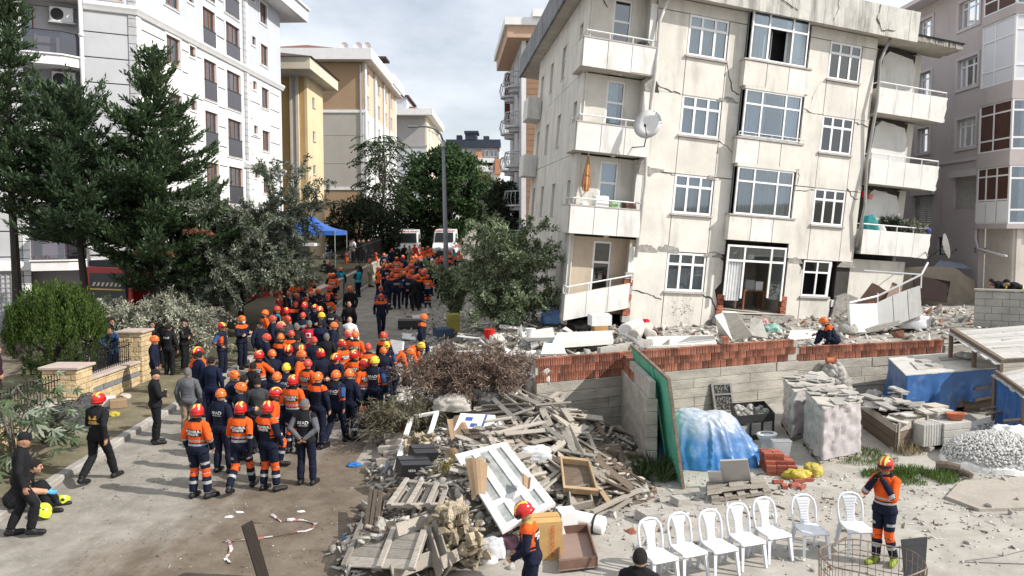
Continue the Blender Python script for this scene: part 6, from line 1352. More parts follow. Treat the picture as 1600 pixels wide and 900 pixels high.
OUT={  # jacket slots 0-8, trouser slots 0-3, print
'IST':([O_,O_,N_,R_,O_,N_,K_,O_,R_],[N_,O_,R_,R_],'ist','orange and navy rescue suit'),
'ISN':([N_,O_,N_,N_,N_,N_,K_,O_,N_],[N_,O_,R_,N_],'ist','mostly navy rescue suit with orange shoulders'),
'AFN':([N_]*9,[N_]*4,'afad','navy uniform'),'AFO':([N_,N_,N_,N_,BLUEC,N_,K_,O_,O_],[N_]*4,'afad','navy jacket with orange side panels'),'AFG':([K_,K_,K_,K_,GREYC,GREYC,K_,K_,GREYC],[N_]*4,'afad','black jacket with grey sleeves'),
'ORJ':([O_,O_,O_,O_,O_,O_,K_,O_,O_],[N_]*4,'afadk','bright orange jacket'),'NVO':([N_,O_,N_,N_,N_,N_,K_,N_,N_],[N_]*4,None,'dark uniform with orange shoulders'),'NVY':([N_]*9,[N_,N_,R_,N_],None,'plain navy jacket'),
'POL':([K_]*9,[K_]*4,'polis','black police uniform'),'AKT':([K_]*9,[K_]*4,'emblem','black jacket with gold emblem'),'BLK':([K_]*9,[K_]*4,None,'black clothes'),'SUI':([SUITC]*9,[SUITC]*4,None,'navy suit'),'GRY':([GREYC]*9,[TANC]*4,None,'grey jacket and tan trousers'),'TEA':([TEALC,TEALC,TEALC,N_,N_,N_,N_,TEALC,N_],[N_]*4,None,'teal vest'),'RED':([REDC,REDC,REDC,R_,K_,K_,K_,REDC,K_],[N_]*4,'crescent','red vest'),'REJ':([REDV]*9,[N_]*4,None,'red jacket'),'FFB':([BEIGEC,BEIGEC,BEIGEC,R_,BEIGEC,BEIGEC,K_,BEIGEC,R_],[BEIGEC,BEIGEC,R_,BEIGEC],None,'beige fire coat'),'WHT':([WHITEC,WHITEC,WHITEC,WHITEC,WHITEC,WHITEC,WHITEC,REDV,WHITEC],[N_]*4,None,'white shirt'),'BLU':([BLUEC]*9,[DENIM]*4,None,'blue jacket'),'PUR':([PURP]*9,[PURP]*4,None,'dark purple coat'),'FIR':([K_,K_,K_,HLIM,K_,K_,K_,K_,HLIM],[K_,K_,HLIM,K_],None,'black fire kit with lime bands'),'DGY':([GREYD]*9,[K_]*4,None,'dark grey jacket'),'NVC':([N_]*9,[N_]*4,'polis','navy police jacket')}
WHITEL=M('white_print',(.75,.75,.73),.7,.03,2,0);GOLD=M('gold_print',(.62,.36,.08),.6,.05,2,0);BLABEL=M('black_print',(.012,.012,.013),.8,.1,4,0)
def decal(pr,key):
 """flat print laid on the back of the jacket of this pose"""
 if key in pr['decals']:return pr['decals'][key]
 out=[]
 def lay(pts,faces,mat,off,name):
  vs=[]
  for x,z in pts:
   h=pr['bvh'].ray_cast(Vector(pr['up']((x,-.6,z))),Vector(pr['RT'] @ V3(0,1,0)))
   q=h[0] if h[0] is not None else Vector(pr['up']((x,-.15,z)));vs.append(tuple(q+Vector(pr['RT'] @ V3(0,-off,0))))
  me=bpy.data.meshes.new(name);me.from_pydata(vs,[],faces);me.materials.append(mat);me.update();out.append((name,me))
 def grid(x0,x1,z0,z1,mat,off,name,nx=10,nz=4):lay([(x0+(x1-x0)*i/nx,z0+(z1-z0)*j/nz) for j in range(nz+1) for i in range(nx+1)],[(j*(nx+1)+i,j*(nx+1)+i+1,(j+1)*(nx+1)+i+1,(j+1)*(nx+1)+i) for j in range(nz) for i in range(nx)],mat,off,name)
 def text(t,size,cx,cz,mat,off,name='lettering'):
  tm=text_mesh(t,size,0,bold=.0025);lay([(v.co.x+cx,v.co.y+cz) for v in tm.vertices],[tuple(q.vertices) for q in tm.polygons],mat,off,name)
 if key=='ist':grid(-.15,.15,1.20,1.335,BLABEL,.005,'back_label');text('ISTANBUL\nITFAIYE',.066,0,1.268,WHITEL,.009)
 elif key in ('afad','afadk'):
  if key=='afadk':grid(-.14,.14,1.08,1.33,BLABEL,.005,'back_label')
  text('AFAD',.095,0,1.285,WHITEL,.009);grid(-.10,.10,1.222,1.232,WHITEL,.009,'printed_line',8,1)
 elif key=='polis':text('POLIS',.082,0,1.30,WHITEL,.007)
 elif key=='crescent':grid(-.085,.085,1.19,1.35,WHITEL,.005,'white_square');pts=[(.05*cos(a),1.275+.05*sin(a)) for a in np.linspace(.6,5.68,14)]+[(.018+.038*cos(a),1.275+.038*sin(a)) for a in np.linspace(5.4,.88,12)];n=14;lay(pts,[tuple(range(len(pts)))],REDV,.009,'crescent')
 elif key=='emblem':
  for s in (-1,1):
   for k in range(3):lay([(0,1.27),(s*(.05+.02*k),1.335-.022*k),(s*(.085+.008*k),1.345-.03*k),(s*.055,1.285-.012*k)],[(0,1,2,3)],GOLD,.008,'emblem_feather')
  text('ISTANBUL',.038,0,1.225,GOLD,.008);text('ARAMA KURTARMA',.026,0,1.19,GOLD,.008)
 pr['decals'][key]=out;return out
npeople=0
def person(pos,outfit,hat,pose,yaw,label,h=1.76,group=None,mask=False,skin=None,trousers=None,gloves=None):
 global npeople;npeople+=1
 pr=make_proto(pose);j,t,pt,_=OUT[outfit];sc=h/1.76
 r=empty('person',pos,label,'person',group);r.rotation_euler=(0,0,radians(yaw));r.scale=(sc*ru(.97,1.06),sc*ru(.98,1.08),sc)
 def put(name,me,mats,loc=None,M4=None):
  o=link(name,me,r)
  if M4 is not None:o.matrix_local=M4
  for i,m in enumerate(mats):
   if i<len(o.material_slots):s=o.material_slots[i];s.link='OBJECT';s.material=m
  return o
 sk=skin or (SKIN if R.random()<.5 else SKIN2);put('body',pr['body'],[sk,EYE,HAIRG if hat=='grey' else (sk if hat=='bald' else HAIRD),LIP,gloves or (BLACK_ if outfit in ('IST','ISN','FFB') and R.random()<.6 else sk)])
 put('jacket',pr['jacket'],j);put('trousers',pr['trousers'],trousers or t)
 for s in ('R','L'):put('boot',pr['boots'][s],[BOOT])
 k,m,_=HATDEF[hat]
 if k:
  if k not in HATS:HATS[k]=hat_mesh(k)
  put({'fire':'helmet','climb':'helmet','cap':'cap','hair':'hair','scarf':'headscarf'}[k],HATS[k],[m],M4=Matrix.Translation(Vector(pr['hc'])) @ Matrix([list(x) for x in pr['RH']]).to_4x4())
 if mask:put('face_mask',pr['mask'],[WHITEC])
 if pt:
  for n,me in decal(pr,pt):link(n,me,r)
 return r
def WHO(outfit,hat):return {'POL':'police officer','NVC':'police officer','SUI':'man','GRY':'man','BLK':'man','BLU':'man','PUR':'woman','WHT':'man','DGY':'man'}.get(outfit,'rescuer')
PEOPLE=[  # head top in the photograph, outfit, headgear, pose, heading, where
(28,676,'POL','cap','step',-62,'striding right at the left edge',1.80),
(150,611,'AKT','red','walk',-12,'walking away beside the kerb',1.84),(241,577,'BLK','cap','crossed',-60,'arms crossed in front of the stone pillar',1.76),
(240,523,'AFN','ora','stand',-75,'against the right face of the stone pillar',1.76),(263,505,'POL','hair','stand',-10,'back to us by the dry grey bush',1.76),(287,497,'POL','cap','crossed',-95,'in front of the dry bush, rightmost of the police group',1.78),(236,501,'POL','hair','stand',-120,'face just above the stone pillar',1.76),(258,498,'POL','cap','ease',190,'facing us behind the police officers',1.76),
(293,574,'GRY','grey','stand',5,'back to us beside the navy suits',1.72),(330,556,'SUI','hair','stand',-5,'broad back to us right of the grey jacket',1.80),(311,548,'SUI','hair','ease',-40,'half hidden left of the broader suited man',1.74),(309,541,'IST','red','hold',150,'facing the suited men',1.76),
(346,503,'AFO','red','hips',-95,'hands on hips by the low wall',1.76),(377,492,'NVO','ora','crossed',-115,'arms crossed wearing a white mask',1.78),(405,501,'NVC','cap','stand',-125,'between masked rescuer and teal vest',1.76),
(432,477,'TEA','redc','stand',-60,'front of the left group under the olive tree',1.76),(448,492,'DGY','redc','hold',-120,'talking right of the teal vest',1.74),(438,502,'BLK','pink','ease',-100,'left of the grey haired man',1.78),(463,504,'BLK','grey','stand',-10,'left of the red vest',1.76),(483,500,'RED','grey','stand',0,'with a white square on the back',1.76),(500,500,'SUI','hair','stand',5,'right of the red vest',1.76),
(476,470,'AFO','ora','ease',-20,'above the red vest in the crowd',1.76),(492,475,'AFO','red','stand',160,'facing us above the navy suit',1.74),(500,478,'NVY','pink','hold',170,'facing us left of the yellow helmet',1.72),(503,487,'NVY','yel','stand',120,'behind the suited man right of the red vest',1.74),(517,479,'POL','hair','behind',10,'back to us in the middle of the street crowd',1.74),(530,494,'DGY','hair','stand',95,'in profile right of the crowd',1.76),(546,494,'WHT','bald','stand',-5,'with red side panels at the crowd edge',1.74),(521,502,'AFN','ora','ease',-80,'in profile right of the suited man',1.74),(547,446,'BLK','ora','stand',170,'tall and facing us in the open street',1.86),(545,470,'BLK','bald','ease',-5,'back to us in the open street',1.80),
(544,515,'IST','pink','ease',30,'left of the bright orange jacket',1.74),(555,516,'ORJ','ora','stand',-5,'with a black back panel in the crowd centre',1.78),(600,517,'NVO','redc','stand',150,'facing us at the edge of the rubble',1.70),(604,532,'AFO','yel','ease',170,'facing us beside the bending rescuers',1.66),(599,541,'NVY','ora','stand',20,'back to us beside the bending rescuers',1.62),(636,545,'ORJ','yel','bend',-100,'leaning over the cut branches',1.76),(616,556,'ORJ','ora','bend',-80,'bending down beside the yellow helmet',1.76),
(404,547,'IST','red','phone',-15,'hand to the ear near the masked rescuer',1.76),(364,577,'AFN','ora','hold',-110,'looking down right of the suits',1.70),(374,596,'AFN','ora','hold',-70,'facing right behind the front row',1.70),(380,585,'BLK','hair','ease',-60,'between two orange helmets',1.68),(344,606,'AFN','ora','ease',-20,'second from left in the front row',1.76),
(451,538,'NVY','red','hold',175,'facing us in the middle of the crowd',1.76),(470,546,'ORJ','ora','stand',-95,'in profile in the middle of the crowd',1.74),(471,538,'AFO','red','ease',165,'half hidden behind the orange jacket in profile',1.74),(447,566,'AFN','yel','stand',0,'back to us left of the orange jacket in profile',1.74),(457,585,'IST','red','stand',-10,'right end of the second row',1.76),(424,604,'IST','red','step',-70,'facing right behind the front row',1.70),(374,626,'IST','red','walk',-5,'third from left in the front row',1.78),(417,626,'ISN','red','ease',-25,'fourth from left in the front row',1.76),(307,631,'IST','red','ease',-15,'at the left end of the front row',1.80),(476,622,'AFG','grey','behind',-5,'at the right end of the front row',1.76),
(501,544,'NVY','red','stand',30,'left of the bright orange jacket with black panel',1.74),(525,551,'NVY','red','hold',150,'facing us in the right half of the crowd',1.72),(553,546,'IST','red','hips',-10,'below the black panelled orange jacket',1.74),(496,580,'NVO','ora','stand',-20,'back to us right of the second row',1.76),(523,576,'AFO','ora','walk',-15,'stepping away at the right of the crowd',1.76),(585,555,'AFO','yel','stand',-15,'back to us beside the cut branches',1.80),
(658,489,'NVO','ora','step',-88,'walking right over the rubble',1.74),(595,457,'NVO','redc','walk',195,'walking towards us up the open street',1.78),
# towards the ambulances
(588,378,'IST','redc','ease',60,'by the fence left of the ambulance',1.74),(603,374,'BLK','hair','stand',20,'tall dark figure left of the ambulance',1.80),(596,376,'BLK','hair','hold',-40,'dark figure beside the fence',1.74),(587,394,'IST','redc','stand',120,'at the end of the retaining wall',1.74),(620,401,'IST','red','stand',0,'back to us in front of the ambulance',1.74),(602,407,'IST','redc','stand',-10,'back to us at the left of the far group',1.76),(610,411,'IST','red','ease',30,'second from left in the far group',1.70),(590,417,'ORJ','redc','hold',-60,'turned right at the far group edge',1.74),(578,404,'FFB','redc','stand',-50,'by the wall left of the far group',1.78),(548,386,'WHT','lim','stand',-20,'with dark back by the black fence',1.78),(541,395,'ORJ','redc','stand',100,'by the black fence',1.74),(532,417,'TEA','pink','stand',10,'left one in the open street',1.74),(559,417,'TEA','hair','hold',60,'right one in the open street',1.74),(560,409,'BLK','hair','stand',150,'behind the right teal vest',1.70),(521,426,'IST','red','stand',0,'alone and back to us in the open street',1.76),
(619,418,'ORJ','redc','ease',20,'behind the dark row of the far group',1.74),(620,428,'AFO','redc','stand',0,'left in the dark row of the far group',1.76),(632,423,'AFN','ora','stand',5,'orange helmet in the dark row of the far group',1.78),(638,428,'AFN','redc','behind',-5,'middle of the dark row of the far group',1.74),(653,427,'NVO','ora','stand',0,'right in the dark row of the far group',1.76),(661,421,'AFN','ora','stand',-10,'right end of the dark row of the far group',1.76),(640,383,'FFB','redc','crossed',180,'facing us in front of the ambulances',1.78),(648,381,'REJ','redc','ease',160,'beside the beige fire coat',1.76),(661,386,'IST','ora','stand',150,'facing us between the ambulances',1.74),(674,387,'IST','redc','hold',160,'facing us before the right ambulance',1.74),(687,386,'DGY','whi','stand',190,'before the right ambulance bonnet',1.76),(675,403,'FFB','whi','stand',-20,'beside the lamp post',1.76),(683,402,'REJ','redc','ease',20,'left of the lamp post',1.72),(658,408,'ORJ','redc','bend',0,'stooping in the far group',1.76),(683,412,'IST','redc','stand',-5,'back to us left of the lamp post',1.72),(670,414,'IST','red','stand',10,'two steps left of the lamp post',1.72),(632,382,'BLK','hair','stand',170,'dark figure below the left windscreen',1.74),(621,384,'BLK','hair','hold',180,'dark figure at the left corner of the ambulance',1.74),(650,399,'NVY','pink','stand',10,'in the middle of the far group',1.70),(640,412,'ORJ','redc','ease',-30,'in the middle of the far group',1.72),(645,420,'ORJ','redc','hold',20,'right of the orange helmet in the far group',1.70),(628,411,'IST','redc','ease',0,'behind the orange helmet in the far group',1.70),(595,446,'AFO','redc','stand',185,'behind the man walking towards us',1.70),(606,430,'NVY','redc','stand',-30,'left end of the dark row of the far group',1.72),
# under the olive tree
(514,408,'BLK','redc','stand',0,'under the olive tree tips near the tent',1.74),(507,406,'BLK','hair','stand',30,'dark figure under the olive tree tips',1.76),(520,414,'BLK','hair','ease',-20,'dark figure left of the alone orange suit',1.74),(486,428,'IST','redc','ease',-30,'with dark trousers under the olive tree',1.74),(470,439,'DGY','redc','hold',-60,'deep under the olive tree',1.72),(477,430,'REJ','redc','stand',40,'under the olive tree',1.70),(465,447,'AFO','ora','stand',-30,'under the olive tree left of the open street',1.74),(448,455,'AFO','redc','ease',-40,'at the back left of the crowd',1.74),(462,457,'NVY','ora','hold',-60,'at the back left of the crowd',1.72),(436,466,'REJ','red','stand',-30,'at the left back of the crowd by the wall',1.72),
(703,391,'ORJ','redc','stand',20,'glimpsed through the leaves right of the lamp',1.74),(709,389,'TEA','hair','stand',10,'glimpsed through the leaves right of the lamp',1.74),(717,391,'IST','redc','stand',-10,'glimpsed through the leaves right of the lamp',1.74),(671,352,'BLK','hair','stand',180,'tiny between the two ambulances',1.74),(676,366,'BLK','hair','stand',170,'in the gap between the ambulances',1.74),(690,346,'DGY','hair','stand',180,'tiny behind the right ambulance',1.74),(664,347,'BLU','hair','stand',200,'tiny behind the left ambulance',1.74),(701,350,'BLK','hair','stand',180,'tiny beside the red car',1.74),
# more of the crowd
(438,520,'NVO','ora','ease',-20,'at the left flank of the crowd behind the masked rescuer',1.74),(415,520,'AFN','redc','hold',-60,'just behind the man with hand to the ear',1.74),(425,545,'NVY','ora','stand',30,'right of the man with hand to the ear',1.74),(395,565,'BLK','hair','ease',-30,'between the suits and the second row',1.72),(432,580,'AFN','ora','stand',-10,'in the second row left of its right end',1.72),(402,590,'DGY','hair','hold',20,'behind the third front row rescuer',1.72),(510,520,'BLK','grey','stand',0,'right of the navy suit behind the red helmet',1.74),(490,525,'NVY','redc','ease',20,'below the red vest',1.72),(465,522,'DGY','hair','stand',-10,'below the grey haired man in black',1.72),(535,530,'IST','red','hold',60,'left of the pale red helmet',1.72),(575,535,'NVO','redc','stand',10,'between the crowd and the rubble edge',1.72),(570,560,'IST','red','ease',40,'left of the yellow helmet by the cut branches',1.72),(545,575,'NVY','ora','stand',-20,'right of the man stepping away',1.72),(480,560,'IST','redc','ease',-30,'in the gap of the middle crowd',1.72),(455,515,'ORJ','redc','stand',15,'behind the grey haired man in black',1.70),(447,480,'IST','red','ease',-40,'beside the teal vest',1.74),(462,470,'NVO','redc','stand',20,'at the top left of the crowd',1.74),(485,455,'AFN','ora','hold',-15,'at the top of the crowd under the tree',1.74),(500,462,'BLK','hair','stand',5,'at the top of the crowd',1.74),(512,460,'IST','redc','ease',10,'at the top right of the crowd',1.74),(473,487,'AFO','redc','stand',0,'in the upper crowd above the grey haired man',1.72),(425,492,'NVY','redc','stand',-70,'left of the teal vest',1.74),(413,483,'IST','ora','hold',-50,'by the low wall behind the navy police jacket',1.74),(572,380,'BLK','hair','stand',20,'dark figure near the fence end',1.74),(612,388,'NVY','redc','ease',0,'dark figure before the left ambulance',1.74),(655,393,'IST','redc','hold',-10,'before the left ambulance bonnet',1.74),(600,395,'AFN','ora','stand',10,'left of the far group',1.74),(694,402,'ORJ','whi','stand',0,'at the lamp post',1.74),(648,430,'BLK','redc','ease',10,'in the dark row of the far group',1.76),(668,428,'IST','redc','stand',0,'right of the dark row',1.72),(612,425,'NVO','redc','stand',-15,'front left of the dark row',1.72)]
for i,(px,py,of,ht,ps,yw,where,hh) in enumerate(PEOPLE):
 top={'bend':1.12,'lean':1.52}.get(ps,hh*1.0+(.035 if HATDEF[ht][0] in ('fire','climb') else .0))
 p=G(px,py,top)
 dz=0
 if p.x>-3.4 and p.y>17 and p.y<45:dz=0
 lab=f"{WHO(of, ht)} in {OUT[of][3]}, {HATDEF[ht][2]}, {where}"
 lab=' '.join(lab.split()[:16])
 z=surf_z(p.x,p.y) if p.y<46 else gz(p.y)
 q=p.copy()
 for _ in range(4):  # heads stay where they are seen although the rubble lifts the feet
  q=G(px,py,top+z-gz(q.y));z=surf_z(q.x,q.y) if q.y<46 else gz(q.y)
 o=person((q.x,q.y,z+.005),of,ht,ps,yw,lab,hh,mask=(px==377))
RP=random.Random(21)
FARC=['IST','NVY','REJ','NVO','AFO','DGY','IST','BLK','NVO','AFN']
for i in range(34):
 far=i<20;px,py=(RP.uniform(588,690),RP.uniform(384,424)) if far else (RP.uniform(432,520),RP.uniform(425,478));of=FARC[i%10];q=G(px,py,1.76)
 person((q.x,q.y,gz(q.y)),of,RP.choice(('redc','redc','ora','red')),RP.choice(('stand','ease','hold','behind','hips')),RP.uniform(-60,60),'rescuer packed into the dense far crowd before the two ambulances' if far else 'rescuer packed into the shaded crowd under the arching olive tree',1.74,'far crowd before the ambulances' if far else 'crowd under the olive tree')
def place(px,py,of,ht,ps,yw,label,d,z,h=1.76,**k):
 p=D(px,py,d);return person((p.x,p.y,z),of,ht,ps,yw,label,h,**k)
p=G(26,802);seated=person((p.x,p.y,p.z),'POL','hair','sit',-72,'police officer in short sleeves sitting on the kerb wearing blue gloves',1.80,skin=SKIN,gloves=GLOVEB)
for o in seated.children:
 if o.name.startswith('jacket'):o.material_slots[5].material=SKIN;o.material_slots[8].material=SKIN
place(174,506,'BLK','hair','stand',-130,'man in black clothes, dark hair, standing behind the iron railing',27.0,gz(27)+.1,1.74);
p=D(188,560,26.2);person((p.x-.2,p.y,gz(26)+.12),'BLU','hair','lean',175,'man in blue jacket leaning on the iron railing beside the pillar',1.70)
p=D(148,600,25.0);person((p.x,p.y,gz(25)+.1),'DGY','scarf','sit',160,'person in grey patterned headscarf sitting behind the iron railing',1.70)
p=D(-4,600,22.5);person((p.x,p.y,gz(22)+.12),'PUR','scarf','stand',-60,'woman in dark purple coat and pale headscarf at the left edge',1.66)
p=G(1380,880);person((p.x,p.y,p.z),'IST','red','face',128,'rescuer in orange and navy suit fastening a red helmet beside the plastic chairs',1.70)
for o in [o for o in COL.objects if o.name.startswith('boot')][-2:]:o.material_slots[0].material=M('lime_boot',(.17,.21,.025),.6,.6,14,.2)
p=D(813,789,12.0);person((p.x+.18,12.0,5.8+(359-789)*12/1300-1.79),'ISN','red','down',84,'rescuer in navy suit and red helmet looking down in front of the white frame',1.76)
bpy.data.objects[[o.name for o in COL.objects if o.name.startswith('jacket')][-1]].material_slots[6].material=M('khaki_scarf',(.36,.29,.09),.9,.2,8,.3,30)
p=D(1000,868,9.6);person((p.x,9.6,gz(9.6)),'BLK','hair','stand',-20,'man with dark hair at the bottom edge below the chairs',1.66)
p=D(1304,498,25.6);person((p.x,25.6,2.12),'NVO','ora','sit',75,'rescuer in orange helmet crouching behind the brick wall under the tilted balcony',1.76)
p=D(1572,425,29.5);person((p.x,29.5,2.75),'FIR','hair','bend',60,'firefighter with lime bands bent over behind the block wall, left one',1.76)
p=D(1596,430,29.0);person((p.x,29.0,2.75),'FIR','cap','bend',75,'firefighter with lime bands bent over at the right edge behind the block wall',1.76)
for i,(px,py,of) in enumerate(((552,366,'WHT'),(561,364,'BLK'),(568,367,'DGY'),(576,369,'BLK'))):
 p=D(px,py,59.5);person((p.x,59.5,gz(59.5)+1.0),of,'hair',['phone','hold','phone','stand'][i],130+i*18,['man in white shirt filming from behind the tall black fence','man in black filming next to the white shirt behind the fence','man in dark grey filming behind the fence, third from left','man in black at the right end of those behind the fence'][i],1.74)
 # ================================================================== heap, yard goods, rubble
WOODG=M('weathered_grey_wood',(.37,.335,.285),.9,.20,5,.5,30,isl=.28,grain=(1,7,7),dirt=((.17,.145,.115),.35,3));WOODD=M('dark_old_wood',(.15,.115,.085),.9,.25,5,.5,30,isl=.25,grain=(1,7,7));WOODB=M('tan_wood',(.42,.30,.18),.85,.15,5,.3,30,isl=.2,grain=(1,7,7))
CARD=M('cardboard',(.31,.21,.125),.9,.10,3,.1,30);PAPERW=M('white_carton',(.74,.74,.73),.7,.06,3,.05);PVCD=M('dusty_white_pvc',(.72,.71,.68),.6,.10,2.5,.1,30,dirt=((.4,.36,.3),.3,4));RCON=M('rubble_concrete',(.40,.385,.35),.95,.2,3,.8,14,isl=.2,dirt=((.24,.22,.19),.35,3));WCON=M('rubble_white_plaster',(.62,.60,.56),.92,.12,3,.6,14,isl=.12,dirt=((.36,.33,.28),.3,3));SLATE=M('grey_slab_stone',(.42,.40,.365),.9,.18,3,.5,20,isl=.22,dirt=((.26,.235,.2),.35,4));STN=M('rounded_field_stone',(.38,.36,.325),.9,.2,4,.6,12,isl=.25,dirt=((.22,.2,.17),.3,5))
uni=MB();uni.box((-.5,-.5,-.5),(.5,.5,.5));UB={}
def ubox(mat,name='board'):
 k=mat.name+name
 if k not in UB:UB[k]=uni.mesh(name,mat)
 return UB[k]
def frame_between(a,b,upv=Vector((0,0,1))):
 x=(b-a).normalized();y=upv.cross(x);y=y.normalized() if y.length>1e-4 else Vector((0,1,0));z=x.cross(y);return Matrix((x,y,z)).transposed()
def plank(a,b,w,t,mat,label,group=None,name='plank',cat='plank',roll=0,parent=None):
 a,b=Vector(a),Vector(b);o=link(name,ubox(mat,name),parent);Rm=frame_between(a,b) @ Matrix.Rotation(roll,3,'X');M4=Rm.to_4x4();M4.translation=(a+b)/2-(origin_of(parent) if parent else Vector((0,0,0)));o.matrix_local=M4 @ Matrix.Diagonal(((b-a).length,w,t,1))
 if not parent:tag(o,label,cat,group)
 return o
def quadF(c):  # bilinear patch through four corners, n along its normal
 c=[Vector(q) for q in c];n=(c[1]-c[0]).cross(c[3]-c[0]).normalized()
 return lambda s,t,h:c[0]*(1-s)*(1-t)+c[1]*s*(1-t)+c[2]*s*t+c[3]*(1-s)*t+n*h
def fbox(F,s0,s1,t0,t1,h0,h1,name,mat,parent):m_=MB();m_.box((s0,t0,h0),(s1,t1,h1),F);return m_.build(name,mat,parent)
def rock(seed,n=10,sq=(1,1,.8),rough=.25):
 rr=random.Random(seed);bm=bmesh.new();bmesh.ops.create_icosphere(bm,subdivisions=2,radius=.5)
 for v in bm.verts:v.co=Vector((v.co.x*sq[0],v.co.y*sq[1],v.co.z*sq[2]))*(1+rough*NZ.noise(v.co*3+Vector((seed*7,0,0)))+rr.uniform(-.03,.03))
 me=bpy.data.meshes.new('stone');bm.to_mesh(me);bm.free();return me
def chunk_mesh(seed,mat,name='rubble_chunk'):  # broken angular lump
 rr=random.Random(seed);bm=bmesh.new();ps=[bm.verts.new((rr.uniform(-.5,.5),rr.uniform(-.5,.5),rr.uniform(-.5,.5)*rr.uniform(.5,1))) for _ in range(12)];r_=bmesh.ops.convex_hull(bm,input=ps);bmesh.ops.delete(bm,geom=[v for v in bm.verts if not v.link_faces],context='VERTS');me=bpy.data.meshes.new(name);bm.to_mesh(me);bm.free();me.materials.append(mat);return me
CHK={m.name:[chunk_mesh(i*13+j,m) for i in range(7)] for j,m in enumerate((RCON,WCON,BRICK))}
ROCKS=[]
for i in range(6):q=rock(i);q.materials.append(STN);[setattr(p,'use_smooth',True) for p in q.polygons];ROCKS.append(q)
GP='grey boards heaped before the red brick wall'
# -- fan of broken boards against the brick wall
HAND=[((771,652),(812,700),.3,.5),((782,640),(830,735),.75,.35),((806,618),(875,705),.7,.4),((815,622),(855,662),.9,.8),((838,548),(905,610),1.0,.75),((800,590),(822,628),1.0,.9),((812,588),(818,628),1.05,.9),((835,628),(862,585),.9,1.0),((842,630),(872,580),.85,1.0),((856,625),(893,598),.95,1.0),((820,612),(880,628),1.05,1.0),((868,640),(892,594),.9,.95),((808,620),(850,656),.95,.75),((826,660),(912,645),.85,.85),((824,676),(915,652),.7,.85),((845,682),(942,660),.6,.7),((846,700),(930,676),.45,.6),((842,716),(935,690),.3,.45),((884,640),(905,672),.9,.75),((840,655),(868,680),.9,.6),((862,655),(886,680),.9,.7),((790,660),(812,718),.5,.3),((820,690),(845,760),.45,.2),((875,640),(938,632),.8,.8),((790,600),(795,640),.95,.85),((784,612),(790,632),.8,.8)]
for (a,b,ha,hb) in HAND:
 p,q=G(*a,ha+.05),G(*b,hb+.05);plank(p,q,ru(.09,.14),ru(.022,.035),WOODG,'weathered grey board lying in the fan of boards before the red brick wall',GP,roll=ru(-.5,.5))
cnt=0
while cnt<235:
 px,py=ru(735,985),ru(575,770)
 if py<575+max(0,(830-px))*.9 or py>790-abs(px-860)*.35:continue
 ang=R.choice((.95,.7,-.9,-.25,-.12,.35,1.3))+ru(-.2,.2);L_=ru(18,52);dx,dy=cos(ang)*L_,sin(ang)*L_*.7
 h=.16+.55*math.exp(-((px-855)/60)**2-((py-640)/60)**2)*R.random()
 p,q=S(px-dx,py-dy,h*ru(.2,1)+.03),S(px+dx,py+dy,h*ru(.2,1)+.03)
 if p.y>wall_y(max(.54,p.x))-.12 or q.y>wall_y(max(.54,q.x))-.12 or p.x>2.85 or q.x>2.85 or (p-q).length>2.3:continue
 dk=px>925;wh='high in the fan before the red brick wall' if py<625 else ('at the left side of the fan of boards' if px<800 else ('in the middle of the fan of boards' if py<690 else 'low in the fan of boards near the large frame'));plank(p,q,ru(.06,.15),ru(.02,.05),WOODD if dk and R.random()<.6 or R.random()<.1 else WOODG,'dark broken board in the shade of the stub wall' if dk else 'weathered grey board lying '+wh,'dark boards in the corner of the stub wall' if dk else 'grey boards '+wh,roll=ru(-.8,.8));cnt+=1
for (a,b,w,t,m,l) in (((905,700),(1010,715),.32,.12,WOODD,'thick dark weathered beam lying at the foot of the stub wall'),((930,735),(1005,720),.2,.1,WOODG,'pale squared timber below the dark beam by the stub wall'),((925,800),(1000,765),.10,.05,WOODG,'pale board resting on the yard right of the white roll'),((955,800),(985,780),.08,.04,WOODG,'short pale board end right of the white roll'),((900,712),(955,790),.1,.03,WOODB,'tan board leaning in the broken drawer frame'),((880,690),(905,770),.1,.03,WOODG,'grey board standing left of the broken drawer frame'),((905,745),(950,700),.06,.04,WOODB,'thin tan batten across the broken drawer frame')):
 plank(S(*a,.12),S(*b,.12),w,t,m,l)
 # -- left stack of sawn timbers
for i,(a,b) in enumerate((((600,683),(650,676)),((604,692),(648,688)),((592,702),(640,698)),((600,710),(655,704)),((588,722),(645,712)),((600,733),(640,722)),((606,671),(640,662)),((615,742),(660,735)))):
 plank(G(*a,.32-.02*i),G(*b,.40-.02*i),.17,.12,WOODG,'sawn grey timber stacked under the small white frame at the road edge','sawn timbers at the road edge')
